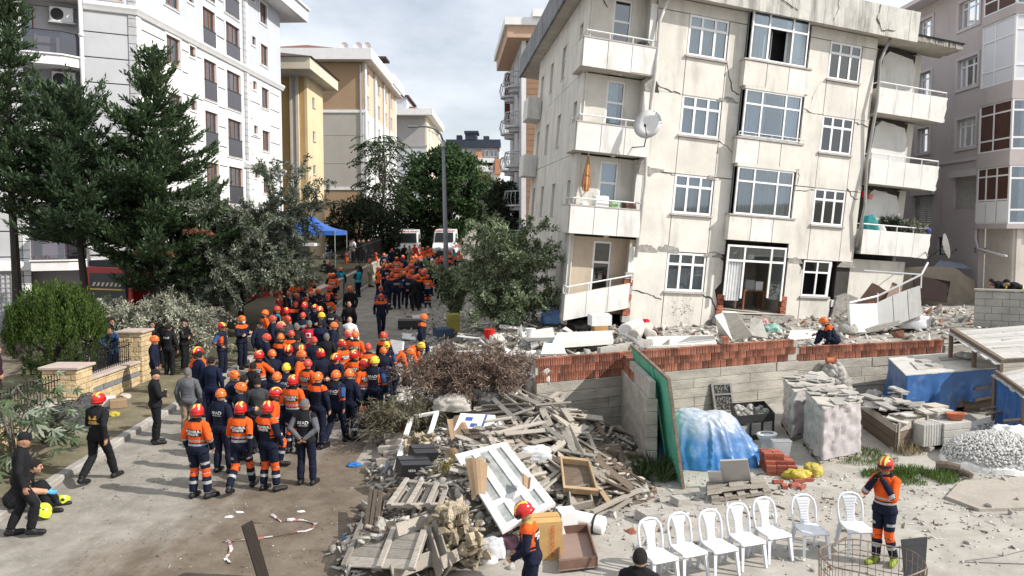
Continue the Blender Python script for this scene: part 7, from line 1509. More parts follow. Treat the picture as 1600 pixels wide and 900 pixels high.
 # generic glazed frame
def glazed(label,corners,nu,nv,fw,splits_s=None,splits_t=None,glass_in=True,mat=PVCD,name='window_frame',gl=None):
 F=quadF(corners);t=empty(name,corners[0],label,'window frame');su=(Vector(corners[1])-Vector(corners[0])).length;sv=(Vector(corners[3])-Vector(corners[0])).length;fs,ft=fw/su,fw/sv;S_=splits_s or [i/nu for i in range(nu+1)];T_=splits_t or [i/nv for i in range(nv+1)]
 fbox(F,0,1,0,ft,-.03,.03,'rail',mat,t);fbox(F,0,1,1-ft,1,-.03,.03,'rail',mat,t);fbox(F,0,fs,ft,1-ft,-.03,.03,'stile',mat,t);fbox(F,1-fs,1,ft,1-ft,-.03,.03,'stile',mat,t)
 for s in S_[1:-1]:fbox(F,s-fs*.5,s+fs*.5,ft,1-ft,-.026,.034,'mullion',mat,t)
 for v in T_[1:-1]:
  for i in range(len(S_)-1):fbox(F,S_[i]+(fs if i==0 else fs*.5),S_[i+1]-(fs if i==len(S_)-2 else fs*.5),v-ft*.5,v+ft*.5,-.025,.033,'transom',mat,t)
 if glass_in:
  for i in range(len(S_)-1):
   for j in range(len(T_)-1):fbox(F,S_[i]+fs*.4,S_[i+1]-fs*.4,T_[j]+ft*.4,T_[j+1]-ft*.4,-.004,.004,'pane',gl or M('dusty_pane',(.30,.315,.30),.25,.25,5,.2,30,spec=.5,dirt=((.55,.54,.5),.35,6)),t)
 return t,F
big,BF_=glazed('large white multi pane window frame lying on the rubble heap',[G(711,712,1.05),G(789,692,1.2),G(868,788,.62),G(785,833,.36)],1,1,.13,[0,.36,.68,1],[0,.70,1])
fbox(BF_,.34,.40,.02,.68,.035,.085,'open_sash',PVCD,big);fbox(BF_,.66,.70,.02,.68,.035,.085,'open_sash',PVCD,big);fbox(BF_,.96,1.02,.02,.68,.035,.085,'open_sash',PVCD,big);fbox(BF_,.34,1.02,-.03,.02,.035,.085,'open_sash',PVCD,big);fbox(BF_,.34,1.02,.66,.71,.035,.085,'open_sash',PVCD,big)
glazed('smaller empty white frame propped on the timbers at the left of the heap',[G(640,651,.75),G(686,643,.85),G(667,706,.55),G(614,735,.35)],1,1,.10,glass_in=False)
# pallets and crates from boards
def pallet(label,corners,slats,bearers=3,mat=WOODG,gap=.35,th=.02,block=.09,across=False,double=True,group=None,name='wooden_pallet'):
 F=quadF(corners);t=empty(name,corners[0],label,'pallet',group)
 for i in range(slats):
  a=i/slats;w=(1-gap*.999)/slats if slats>1 else 1;a0,a1=(i*(1-(1-gap)/slats)/(slats-1) if slats>1 else 0),0;a1=a0+(1-gap)/slats
  fbox(F,a0,a1,-.01,1.01,block,block+th,'slat',mat,t)
  if double and i%2==0:fbox(F,a0,a1,0,1,-th,0,'slat',mat,t)
 for j in range(bearers):
  b0=j*(1-.10)/(bearers-1);fbox(F,0,1,b0,b0+.10,.001,block-.001,'bearer',mat,t)
 return t,F
pallet('grey slatted pallet lying tilted on the left of the heap',[G(634,748,.78),G(699,757,.86),G(688,788,.66),G(604,790,.56)],6,2,gap=.45,th=.03,block=.05)
lid,LF_=pallet('large crate lid of wide grey boards at the bottom edge of the heap',[G(563,826,.30),G(536,888,.12),G(650,893,.45),G(668,836,.55)],4,3,gap=.03,th=.02,block=.02,double=False,name='crate_lid')
for s in (0.0,.5,.93):fbox(LF_,-.02,1.02,s,s+.07,.042,.085,'batten',WOODG,lid)
for (a,b,w,l) in (((676,818),(700,893),.24,'upright crate side board at the bottom of the heap, front one'),((668,830),(688,898),.18,'upright crate side board at the bottom of the heap, rear one'),((620,828),(672,812),.2,'edge board across the top of the broken crate'),((612,895),(685,868),.22,'edge board across the bottom of the broken crate'),((690,880),(735,855),.18,'brown board between crate and stone lump')):
 plank(S(*a,.35),S(*b,.18),w,.03,WOODG,l,roll=1.2)
pallet('dark weathered pallet standing on edge at the road side of the heap',[S(572,830,.0),S(592,835,.0),S(600,772,.35),S(580,768,.35)],3,2,WOODD,.2,.03,.04)
plank(G(412,905,.0),G(386,818,.95),.17,.05,M('dark_stake_wood',(.04,.032,.025),.9,.3,5,.4,20,grain=(1,7,7)),'dark wooden stake leaning at the bottom of the road',name='wooden_stake',cat='stake',roll=1.4)
# cartons
def carton(label,c,size,rz,mat,tilt=(0,0),flaps=True,mark=None,group=None,name='cardboard_box',tape=True):
 t=empty(name,c,label,'box',group);t.rotation_euler=(tilt[0],tilt[1],rz);x,y,z=size;k=.012
 def lb(nm,lo,hi,m):m_=MB();m_.box(lo,hi);me=m_.mesh(nm,m);return link(nm,me,t)
 lb('side',(-x/2,-y/2,0),(x/2,-y/2+k,z),mat);lb('side',(-x/2,y/2-k,0),(x/2,y/2,z),mat);lb('side',(-x/2,-y/2+k,0),(-x/2+k,y/2-k,z),mat);lb('side',(x/2-k,-y/2+k,0),(x/2,y/2-k,z),mat);lb('base',(-x/2+k,-y/2+k,.001),(x/2-k,y/2-k,k),mat)
 if flaps:o=lb('flap',(-x/2,-y/2,0),(x/2,0,k),mat);o.location=(0,0,z+.001);o.rotation_euler=(.12,0,0);o=lb('flap',(-x/2,0,0),(x/2,y/2,k),mat);o.location=(0,0,z+.014)
 return t
t=carton('tall brown carton with red lettering behind the rescuer',S(853,868),(.46,.40,.62),.15,M('brown_carton',(.50,.31,.12),.8,.1,3,.1))
me=text_mesh('TERMOSIFON',.085,0);me.transform(Matrix.Translation((0,0,.016)));o=link('red_lettering',me,t,(.06,-.203,.32),(pi/2,pi/2,0));me.materials.clear();me.materials.append(REDV)
carton('small white and purple carton behind the brown carton',S(885,835),(.3,.3,.42),.3,PAPERW)
pb=carton('white printed carton with blue marks on top of the heap',G(742,668,.86),(.78,.62,.10),-.25,PAPERW,(.5,.0),flaps=False,name='printed_carton')
m_=MB();m_.box((-.39,-.31,.101),(.39,.31,.108));link('lid',m_.mesh('lid',PAPERW),pb)
BLUEP=M('blue_print',(.05,.10,.32),.7,.1,3,0)
for (x,y,w,h) in ((-.15,.14,.16,.12),(.0,-.05,.15,.12),(.2,.05,.05,.5),(-.2,-.18,.14,.1)):m_=MB();m_.box((x-w/2,y-h/2,.109),(x+w/2,y+h/2,.112));link('blue_print',m_.mesh('blue_print',BLUEP),pb)
for i,(cs,l) in enumerate((([G(698,655,.95),G(722,650,1.0),G(745,700,.75),G(705,690,.75)],'open brown cardboard flap under the white printed carton'),([G(690,705,.8),G(712,700,.95),G(770,790,.5),G(758,800,.4)],'long torn cardboard strip left of the large white frame'),([G(726,715,1.12),G(762,722,1.14),G(758,770,.92),G(738,778,.86)],'torn cardboard sheet lying on the large white frame'),([G(690,740,.75),G(716,745,.8),G(712,765,.65),G(695,770,.6)],'piece of cardboard under the withered sprig'),([G(816,742,.98),G(830,745,.98),G(828,763,.9),G(817,760,.9)],'small cardboard scrap on the glass of the large frame'))):
 F=quadF(cs);m_=MB();n=6
 for a in range(n):
  for b in range(n):m_.box((a/n,b/n,.02*sin(a*1.3+b)),((a+1)/n,(b+1)/n,.02*sin(a*1.3+b)+.008),F) if False else m_.quad(F(a/n,b/n,.03*sin(a*.9+i)),F((a+1)/n,b/n,.03*sin((a+1)*.9+i)),F((a+1)/n,(b+1)/n,.03*sin((a+1)*.9+i)),F(a/n,(b+1)/n,.03*sin(a*.9+i)))
 o=m_.build('cardboard_sheet',CARD);md=o.modifiers.new('t','SOLIDIFY');md.thickness=.008;tag(o,l,'cardboard')
bx=carton('black glossy carton lying beside the small white frame',G(645,738,.42),(.62,.4,.24),.45,M('black_carton',(.022,.022,.024),.35,.1,3,0,spec=.5),(.15,.1),name='black_box')
me=text_mesh('VESA',.07,0);me.materials.clear();me.materials.append(WHITEL);me.transform(Matrix.Rotation(pi/2,4,'X'));link('lettering',me,bx,(-.1,-.203,.12))
carton('second black carton behind the first on the heap',G(660,716,.55),(.5,.36,.2),.5,MATS['black_carton'],(.2,.1),name='black_box')
# tan lumps of stone masonry in the front of the heap
LUMP=M('tan_rubble_stone',(.44,.37,.265),.95,.3,5,1.0,9,isl=.3,dirt=((.13,.105,.075),.5,6))
def lump(label,c,size,n,seed):
 rr=random.Random(seed);t=empty('stone_lump',c,label,'stone');ms=[chunk_mesh(seed*31+k,LUMP,'stone') for k in range(5)]
 for i in range(n):link('stone',rr.choice(ms),t,(rr.gauss(0,size[0]*.33),rr.gauss(0,size[1]*.33),rr.uniform(0,size[2])),(rr.uniform(0,6),rr.uniform(0,6),rr.uniform(0,6)),(rr.uniform(.10,.30),rr.uniform(.1,.26),rr.uniform(.1,.22)))
lump('upright mass of tan rubble stones in front of the large white frame',S(705,870),(.55,.45,.85),150,2);lump('narrow tan stone stub between crate and cloth bundle',S(740,885),(.26,.22,.55),46,5);lump('grey tan stones inside the small white frame',S(655,700,.1),(.6,.5,.3),34,9)
for i in range(60):  # loose stones of the heap
 px,py=ru(560,800),ru(690,890)
 if px<600+(880-py)*.1-30:continue
 p=S(px,py,.0);o=link('stone',R.choice(ROCKS),None,p,(ru(0,6),ru(0,6),ru(0,6)),(ru(.08,.24),)*3);tag(o,'grey stone lying loose on the front slope of the heap','stone','loose stones on the heap')
 # crumpled pieces: sacks, cloth, sheeting
def bag(name,label,c,size,mat,seed,cat='bag',fold=.16,n=26,flat=.35,group=None,rz=0,kind='bag'):
 rr=NRS(seed);V=[];o3=rr.uniform(0,40,3);m=n
 for j in range(n+1):
  t=-pi/2+pi*j/n
  for i in range(m*2):
   a=2*pi*i/(m*2);d=np.array([cos(t)*cos(a),cos(t)*sin(a),sin(t)]);k=1+fold*NZ.noise(Vector(d*1.7+o3))+fold*.7*abs(NZ.noise(Vector(d*4.1+o3)))+fold*.35*NZ.noise(Vector(d*9+o3));sp=.75;q=np.sign(d)*np.abs(d)**sp*k;q[2]=max(q[2],-flat);V.append(q*np.array(size)*.5+np.array([0,0,flat*size[2]*.5]))
 Fq=[(j*m*2+i,j*m*2+(i+1)%(m*2),(j+1)*m*2+(i+1)%(m*2),(j+1)*m*2+i) for j in range(n) for i in range(m*2)];o=link(name,np_mesh(name,V,Fq,mat,None,True),None,c,(0,0,rz));return tag(o,label,cat,group)
PLASTIC=M('clear_plastic_sheet',(.55,.55,.57),.25,.1,3,.3,6,spec=.6);BAGK=M('black_plastic_bag',(.025,.025,.027),.35,.2,4,.4,8,spec=.5);WSACK=M('white_cloth',(.66,.64,.62),.85,.08,3,.3,10);PURPC=M('purple_patterned_cloth',(.16,.08,.11),.85,.5,9,.2,20);KHAKI=M('pale_stone_cloth',(.46,.43,.38),.9,.12,3,.4,9)
bag('cloth_bundle','translucent plastic bag of cloth at the front of the heap',S(770,868),(.42,.36,.42),PLASTIC,3);bag('cloth_bundle','purple patterned cloth bundle beside the plastic bag',S(795,858),(.34,.3,.34),PURPC,4,'cloth');bag('cloth_bundle','crumpled white cloth in front of the plastic bag',S(760,878),(.34,.24,.16),WSACK,6,'cloth')
bag('crumpled_sheeting','crumpled pale sheeting on the heap behind the printed carton',G(708,640,.75),(.85,.6,.5),KHAKI,8,'sheeting',.3);bag('crumpled_sheeting','crumpled grey sheeting at the top left of the heap',G(690,622,.8),(.4,.35,.4),RCON,9,'sheeting',.3);bag('crumpled_sheeting','clear plastic film right of the large white frame',G(835,720,.55),(.7,.5,.4),PLASTIC,12,'plastic film',.3)
for i,(px,py) in enumerate(((745,622),(765,630),(728,615),(755,612),(712,608))):bag('crumpled_sheeting',['dark grey rubble sack behind the boards, rightmost','dark grey rubble sack below the brown branches, rightmost','dark grey rubble sack below the brown branches, middle','dark grey rubble sack tucked into the brown branches','dark grey rubble sack below the brown branches, leftmost'][i],S(px,py,.05),(.55,.45,.36),M('dusty_dark_sack',(.13,.125,.115),.9,.25,4,.5,9),20+i,'sack',.25)
# withered sprig over the cardboard
RS=NRS(77);c=np.array(G(700,735,.8));n=900;u=RS.uniform(0,1,n);P=c+np.stack([RS.normal(size=n)*.10,RS.normal(size=n)*.12-.15*u,.18-.5*u+RS.normal(size=n)*.05],1);V,Fq=leaf_quads(P,np.stack([RS.normal(size=n)*.5,RS.normal(size=n)*.5,-np.ones(n)],1),RS.uniform(.05,.12,n),RS.uniform(.015,.03,n));o=link('withered_branch',np_mesh('withered_branch',V-c,Fq,needle_mat('withered_yellow',(.20,.17,.05),.45,.2)));o.location=c;tag(o,'withered yellow green branch hanging over the cardboard on the heap','branch')
# white roll
a,b=S(868,803,.16),S(945,822,.13);rl_=empty('vinyl_roll',a,'white rolled vinyl sheet with black tie lying at the right foot of the heap','roll');d=(b-a).normalized();Rm=frame_between(a,b);L_=(b-a).length
m_=MB();prof=[(.02,0),(.13,.0),(.155,.05),(.15,L_*.5),(.16,L_-.02),(.125,L_)];prof+=[(.11,L_-.03),(.10,L_),(.08,L_-.03),(.065,L_),(.04,L_-.03),(.01,L_)];m_.lathe(prof,24,lambda x,y,z:a+Rm @ Vector((z,x,y)));m_.build('roll',PVCD,rl_,smooth=True)
m_=MB();m_.lathe([(.158,L_*.78),(.168,L_*.78),(.168,L_*.78+.035),(.158,L_*.78+.035)],24,lambda x,y,z:a+Rm @ Vector((z,x,y)));m_.build('black_tie',BLACKM,rl_)
# brown drawer / tray
TRAYM=M('brown_veneer',(.16,.095,.07),.5,.2,3,.1,20,grain=(1,6,1));c4=[G(873,893,.05),G(934,886,.05),G(918,831,.05),G(872,834,.05)];F=quadF(c4);t=empty('wooden_tray',c4[0],'empty brown veneered tray lying open on the yard','tray');fbox(F,0,1,0,1,0,.02,'bottom',M('brown_veneer_base',(.27,.19,.155),.5,.1,3,0,grain=(1,6,1)),t)
for s in ((0,.04,0,1),(.96,1,0,1),(.041,.959,0,.05),(.041,.959,.95,1)):fbox(F,*s,.021,.16,'side',TRAYM,t)
# broken frames at right of heap
for i,(cs,l) in enumerate((([S(880,770,.25),S(935,775,.25),S(920,725,.4),S(875,720,.4)],'broken dark drawer carcass among the boards'),([S(890,800,.1),S(925,792,.1),S(918,765,.2),S(886,770,.2)],'broken wooden tray lying below the drawer carcass'))):
 F=quadF(cs);t=empty('broken_crate',cs[0],l,'crate');fbox(F,0,1,0,1,-.01,.0,'bottom',WOODD,t)
 for s in ((0,.06,0,1),(.94,1,0,1),(.061,.939,0,.08),(.061,.939,.92,1)):fbox(F,*s,.001,.14,'side',WOODB if i==0 else WOODG,t)
fbx=lambda cs,th,nm,mat,l,cat,grp=None:(lambda F:(lambda m_:(m_.box((0,0,0),(1,1,th),F),tag(bevel(m_.build(nm,mat),.006),l,cat,grp)))(MB()))(quadF(cs))
fbx([G(808,700,.72),G(850,702,.65),G(846,760,.35),G(838,762,.35)],.02,'white_board',PVCD,'white plastic board standing right of the large frame','board');fbx([G(772,662,.8),G(785,655,.85),G(805,690,.65),G(792,700,.6)],.05,'white_board',PVCD,'short white board behind the large frame','board');fbx([G(592,748,.02),G(598,750,.02),G(612,722,.42),G(607,720,.42)],.03,'blue_grey_strip',M('blue_grey_trim',(.22,.24,.33),.5,.1,3,0),'curved blue grey trim strip at the road edge of the heap','trim strip')
m_=MB();rb_=S(633,700);m_.lathe([(.10,0),(.12,.28),(.125,.30)],14,lambda x,y,z:G(630,682,.25)+Vector((x,y,z)));tag(m_.build('red_container',REDV),'small red plastic container beside the sawn timbers','container')
# ---------------------------------------------------------------- green sheet on the stub wall
GRNS=M('green_painted_sheet',(.085,.40,.26),.6,.18,1.2,.2,15,dirt=((.30,.40,.33),.35,2.2));gs=[Vector((3.40,16.2,gz(16.2))),Vector((3.32,20.2,gz(20.2))),Vector((2.93,20.3,2.98)),Vector((3.12,16.4,2.84))];F=quadF(gs);t=empty('green_sheet',gs[0],'large green painted sheet leaning beside the stub wall','sheet');fbox(F,0,1,0,1,-.015,.015,'sheet',GRNS,t)
RUSTM=M('rusty_metal',(.20,.15,.11),.7,.3,5,.3,20);fbox(F,-.006,1.0,.985,1.012,-.03,.03,'edge_rail',RUSTM,t);fbox(F,-.012,.004,0,.98,-.03,.03,'edge_rail',RUSTM,t);fbox(F,.35,.38,.02,.98,-.05,-.016,'brace',GRNS,t)
# ---------------------------------------------------------------- yard goods
# tarp heap
TARP=M('dusty_blue_tarp',(.03,.16,.40),.38,.15,2,1.0,3,spec=.5,dirt=((.36,.42,.48),.2,3.5),top=((.52,.51,.48),.35,1.35));RS=NRS(5);c=G(1118,735);c.y+=.55;V=[];n1,n2=70,150
for j in range(n1+1):
 r=j/n1
 for i in range(n2):
  a=2*pi*i/n2;fold=.09*sin(9*a+2.0*NZ.noise(Vector((cos(a)*2,sin(a)*2,0))))*r**1.5+.05*sin(17*a+1.3)*r**2+.08*NZ.noise(Vector((cos(a)*3*r,sin(a)*3*r,4)));R_x=.86+.10*cos(2*a)+.12*NZ.noise(Vector((cos(a),sin(a),9)));rad=R_x*(r**.62)*(1+fold*.8+.20*r**1.5*(1-abs(sin(5.5*a+1.8*NZ.noise(Vector((cos(a),sin(a),r))))))**4);h=1.38*max(0,(1-r**2.3))*(.86+.22*NZ.noise(Vector((cos(a)*r*1.6+.3,sin(a)*r*1.6,1))))+.04*NZ.noise(Vector((cos(a)*r*9,sin(a)*r*9,2)))-.035*(1-abs(NZ.noise(Vector((cos(a)*r*3,sin(a)*r*3,7)))))**8*r-.02*(1-abs(NZ.noise(Vector((cos(a)*r*7,sin(a)*r*7,3)))))**6;V.append((rad*cos(a)*1.08-.12*h,rad*sin(a)*.8+.1*h,h+.02))
Fq=[(j*n2+i,(j+1)*n2+i,(j+1)*n2+(i+1)%n2,j*n2+(i+1)%n2) for j in range(n1) for i in range(n2)];o=link('covered_heap',np_mesh('covered_heap',V,Fq,TARP,None,True),None,c);tag(o,'rounded heap covered with a dusty blue and white tarpaulin','tarpaulin')
pallet('lower grey pallet on the ground in front of the tarpaulin heap',[G(1112,785,.03),G(1205,772,.03),G(1190,752,.03),G(1103,760,.03)],5,3,gap=.35,block=.06);pallet('upper grey pallet carrying the leaning slab',[G(1105,772,.16),G(1196,760,.16),G(1192,750,.16),G(1104,760,.16)],3,3,gap=.25,block=.08)
fbx([G(1128,756,.18),G(1174,752,.18),G(1167,716,.85),G(1124,718,.82)],.04,'stone_slab',M('smooth_grey_slab',(.40,.39,.375),.85,.06,2,.15,25,dirt=((.3,.28,.25),.25,3)),'square grey slab leaning on the tarpaulin heap','slab');fbx([G(1109,758,.16),G(1130,757,.17),G(1126,735,.58),G(1105,735,.55)],.04,'stone_slab',WCON,'smaller pale slab leaning left of the grey slab','slab')
# carved panel on the wall
def onwall(px,py):  # point on the face of the long wall
 n=Vector((-(Wp[2]-Wp[1]).normalized().y,(Wp[2]-Wp[1]).normalized().x,0));d=ray(px,py);p0=Vector((*Wp[1],0))-n*.14;t=(p0-Vector((0,0,CAM_H))).dot(n)/d.dot(n);return Vector((0,0,CAM_H))+d*t
F=quadF([onwall(1113,641)+Vector((-.0,-.22,0)),onwall(1144,640)+Vector((0,-.22,0)),onwall(1142,598),onwall(1110,600)]);t=empty('carved_panel',F(0,0,0),'grey carved lattice panel leaning on the board marked wall','panel');CARV=M('carved_grey_metal',(.20,.19,.175),.8,.2,6,.4,25)
fbox(F,0,1,0,1,-.04,-.01,'backing',M('dark_backing',(.05,.048,.045),.9,.2,4,0),t)
for s in ((0,.1,0,1),(.9,1,0,1),(.101,.899,0,.06),(.101,.899,.94,1),(.101,.899,.58,.64)):fbox(F,*s,-.009,.03,'frame_bar',CARV,t)
lc=MB()
for i in range(46):
 s,v=ru(.14,.86),R.choice([ru(.08,.56),ru(.66,.92)]);a=ru(0,3.1);pts=[F(s+.07*cos(a+k),v+.05*sin(a+k*1.2),.008) for k in np.linspace(0,2.4,5)];lc.tube(pts,.011,4)
tag(lc.build('lattice_scrolls',CARV,t),kind='stuff')
# crates with stones, toilet
cr=[G(1152,690),G(1208,684),G(1192,664),G(1142,668)];F=quadF(cr);t=empty('plastic_crate',cr[0],'black plastic crate filled with stones by the toilet','crate');BPL=M('black_plastic',(.03,.03,.029),.6,.2,5,.1)
for s in ((0,1,-.02,.0),(0,1,1,1.02),(-.02,0,-.02,1.02),(1,1.02,-.02,1.02)):
 fbox(F,*s,.0,.12,'wall_band',BPL,t);fbox(F,*s,.42,.62,'wall_band',BPL,t)
for s,v in ((0,0),(.33,0),(.66,0),(.97,0),(0,.97),(.97,.97),(0,.5),(.97,.5)):fbox(F,s,s+.05,v-.015,v+.045,.121,.419,'post',BPL,t)
fbox(F,.02,.98,.02,.98,.0,.36,'fill',RCON,t)
for i in range(40):link('stone',R.choice(ROCKS),t,F(ru(.06,.94),ru(.06,.94),ru(.4,.55))-origin_of(t),(ru(0,6),ru(0,6),ru(0,6)),(ru(.1,.2),)*3)
CERAM=M('white_ceramic',(.74,.74,.73),.15,.02,2,0,spec=.6);tb_=G(1204,712);tb_.y+=.3;t=empty('toilet',tb_,'white ceramic toilet standing among bricks and crate','toilet');t.rotation_euler=(0,0,-.9);m_=MB();m_.lathe([(.13,0),(.12,.08),(.10,.2),(.15,.30),(.20,.38),(.205,.41),(.15,.41),(.12,.33),(.05,.26)],20,lambda x,y,z:Vector((x,y*1.25,z)),capt=False);link('bowl',m_.mesh('bowl',CERAM,True),t);m_=MB();m_.lathe([(.14,.412),(.215,.412),(.215,.435),(.14,.435)],20,lambda x,y,z:Vector((x,y*1.25,z)),capb=False,capt=False);link('seat_ring',m_.mesh('seat_ring',WHITE,True),t)
c=G(1221,690,.42);ct=empty('toilet_cistern',c,'white tapered toilet cistern beside the wrapped pallet','cistern');m_=MB();m_.hexa([(-.15,-.09,-.36),(.15,-.09,-.36),(.15,.09,-.36),(-.15,.09,-.36),(-.2,-.1,.0),(.2,-.1,.0),(.2,.1,.0),(-.2,.1,.0)]);bevel(link('tank',m_.mesh('tank',CERAM),ct),.02,2);m_=MB();m_.box((-.21,-.11,.002),(.21,.11,.04));bevel(link('lid',m_.mesh('lid',CERAM),ct),.012,2)
# wrapped brick pallets: film over bricks
FILM=M('dusty_wrap_film',(.45,.415,.415),.3,.12,3,.8,6,spec=.5,dirt=((.34,.275,.265),.25,3.5));
def wrapped(label,c4,h,seed):
 F=quadF(c4);t=empty('wrapped_pallet',c4[0],label,'wrapped pallet','film wrapped brick pallets');n=18;V,Fq=[],[];per=[(i/n,0) for i in range(n)]+[(1,i/n) for i in range(n)]+[(1-i/n,1) for i in range(n)]+[(0,1-i/n) for i in range(n)];m=len(per);nr=20
 for j in range(nr+1):
  z=.14+(h-.14)*j/nr
  for (s,v) in per:
   nz=.05*NZ.noise(Vector((s*6+seed,v*6,z*3)))-.05*(1-abs(NZ.noise(Vector((s*4+seed,v*4,z*2.5+3)))))**9+.02*NZ.noise(Vector((s*15+seed,v*15,z*9)));ss,vv=.5+(s-.5)*(1+nz*1.6+.03*(1-j/nr)),.5+(v-.5)*(1+nz*1.6+.03*(1-j/nr));V.append(tuple(F(ss,vv,z+.03*NZ.noise(Vector((s*5,v*5,seed)))*(j==nr))-origin_of(t)))
 Fq=[(j*m+i,j*m+(i+1)%m,(j+1)*m+(i+1)%m,(j+1)*m+i) for j in range(nr) for i in range(m)];link('wrapping_film',np_mesh('wrapping_film',V,Fq,FILM,None,True),t);fbox(F,.09,.91,.09,.91,.14,h-.02,'brick_block',M('packed_red_brick',(.30,.12,.085),.9,.2,6,.3,20),t);fbox(F,.0,1.0,.0,1.0,h-.015,h+.012,'top_sheet',KHAKI,t)
 for j in (0,.45,.9):fbox(F,-.03,1.03,j,j+.10,0,.10,'bearer',WOODG,t)
 for j in range(5):fbox(F,j*.235-.03,j*.235+.10,-.02,1.02,.101,.125,'slat',WOODG,t)
 for i in range(24):
  s,v=ru(.1,.9),ru(.1,.9);a=ru(0,3);c=F(s,v,h+.02+.012*(i%4));o=link('tile',ubox(SLATE,'tile'),t,c-origin_of(t),(ru(-.12,.12),ru(-.12,.12),a),(ru(.25,.4),ru(.2,.32),.025))
wrapped('film wrapped brick pallet with loose tiles on top, the rear one',[G(1238,690),G(1302,672),G(1282,650),G(1222,664)],1.2,3);wrapped('film wrapped brick pallet with loose tiles on top, the front one',[G(1283,730),G(1344,715),G(1316,682),G(1254,694)],1.28,8)
# brick stack
c=G(1222,742);RB=M('solid_red_brick',(.34,.10,.065),.9,.2,6,.4,20,isl=.25,dirt=((.5,.45,.4),.15,4));t=empty('brick_stack',c,'stack of solid red bricks beside the yellow sack','bricks');SBK=ubox(RB,'brick')
for z in range(6):
 for y in range(6):
  for x in range(3):
   if z>3 and (x==2 or y<2) or (z>2 and y<1):continue
   link('brick',SBK,t,(-.22+x*.205+ru(-.012,.012),-.02+y*.105+ru(-.01,.01),.035+z*.068),(0,0,-.25+ru(-.06,.06)),(.195,.095,.062))
for i,(px,py) in enumerate(((1248,754),(1240,760),(1226,762),(1262,752),(1252,764),(1215,755),(1268,745),(1234,748))):
 p=G(px,py);o=link('brick',SBK,None,p+Vector((0,0,.035)),(ru(-.2,.2),0,ru(0,3)),(.2,.1,.065));tag(o,'loose red brick on the ground in front of the brick stack','brick','loose bricks by the stack')
bag('yellow_sack','crumpled yellow sack at the corner of the brick stack',G(1245,748),(.5,.26,.28),M('yellow_plastic',(.44,.35,.05),.5,.15,4,.3,8),31,'sack',.35);bag('yellow_sack','dirty yellow sack against the front wrapped pallet',G(1270,742),(.34,.3,.34),M('dirty_yellow_plastic',(.42,.34,.07),.6,.25,4,.3,8),33,'sack',.3)
# heap of rounded stones
def stone_heap(label,c,w,d,h,n,seed,s0=.16,s1=.30):
 rr=random.Random(seed);t=empty('stone_heap',c,label,'stones');m_=MB();m_.lathe([(w*.45,0),(w*.38,h*.5),(w*.12,h*.8)],14,lambda x,y,z:Vector(c)+Vector((x,y*d/w,z)));m_.build('heap_core',RCONC,t)
 for i in range(n):
  a=rr.uniform(0,6.28);q=rr.random()**.6;r_=(1-q*.82)*.5;link('stone',rr.choice(ROCKS),t,(w*r_*cos(a),d*r_*sin(a),h*q*.95+.03),(rr.uniform(0,6),rr.uniform(0,6),rr.uniform(0,6)),(rr.uniform(s0,s1),rr.uniform(s0,s1),rr.uniform(s0,s1)))
c=G(1308,628);c.y+=.3;stone_heap('tall heap of rounded grey field stones against the wall',c,1.35,.9,1.05,105,3);p=Vector((c.x-.12,c.y,c.z+1.12));m_=MB();m_.lathe([(.09,0),(.10,.2),(.13,.25),(.10,.25),(.07,.2)],14,lambda x,y,z:p+Vector((z-.1,x,y)));tag(m_.build('clay_pipe',M('terracotta',(.45,.15,.08),.8,.12,4,.2)),'short terracotta pipe on top of the stone heap','pipe')
stone_heap('low heap of rounded stones right of the tall stone heap',G(1365,640),1.0,.7,.45,36,7,.16,.26)
pallet('brown weathered pallet leaning against the wall beside the blue tarp',[onwall(1368,625)+Vector((.2,-.35,0)),onwall(1422,620)+Vector((.2,-.35,0)),onwall(1424,588),onwall(1376,578)],2,5,WOODD,.1,.03,.05)
fbx([onwall(1392,624)+Vector((0,-.5,0)),onwall(1400,622)+Vector((0,-.5,0)),onwall(1418,592)+Vector((0,-.1,0)),onwall(1410,592)+Vector((0,-.1,0))],.05,'plank',WOODD,'dark board propped on the leaning pallet','plank')
# timber crate with slate
c4=[G(1398,708),G(1448,694),G(1398,655),G(1345,668)];F=quadF(c4);t=empty('timber_crate',c4[0],'old timber crate piled with grey slabs','crate')
for j in range(3):
 for s in ((0,1,-.01,.02),(0,1,.98,1.01),(-.01,.02,.021,.979),(.98,1.01,.021,.979)):fbox(F,*s,.10+j*.19,.275+j*.19,'board',WOODD if j!=2 else WOODG,t)
for s,v in ((.05,-.03),(.5,-.03),(.93,-.03),(1.011,.1),(1.011,.85)):fbox(F,s,s+.05,v,v+.019,.08,.70,'post',WOODG,t)
fbox(F,.03,.97,.03,.97,.0,.60,'fill',WOODD,t);fbox(F,-.02,1.02,.02,.1,0,.09,'skid',WOODG,t)
for i in range(34):
 s,v=ru(-.05,.95),ru(.0,.95);o=link('slab',ubox(SLATE,'slab'),t,F(s,v,.64+.22*(i/34)+ru(0,.05))-origin_of(t),(ru(-.25,.25),ru(-.25,.2),ru(0,3)),(ru(.35,.6),ru(.16,.34),.035))
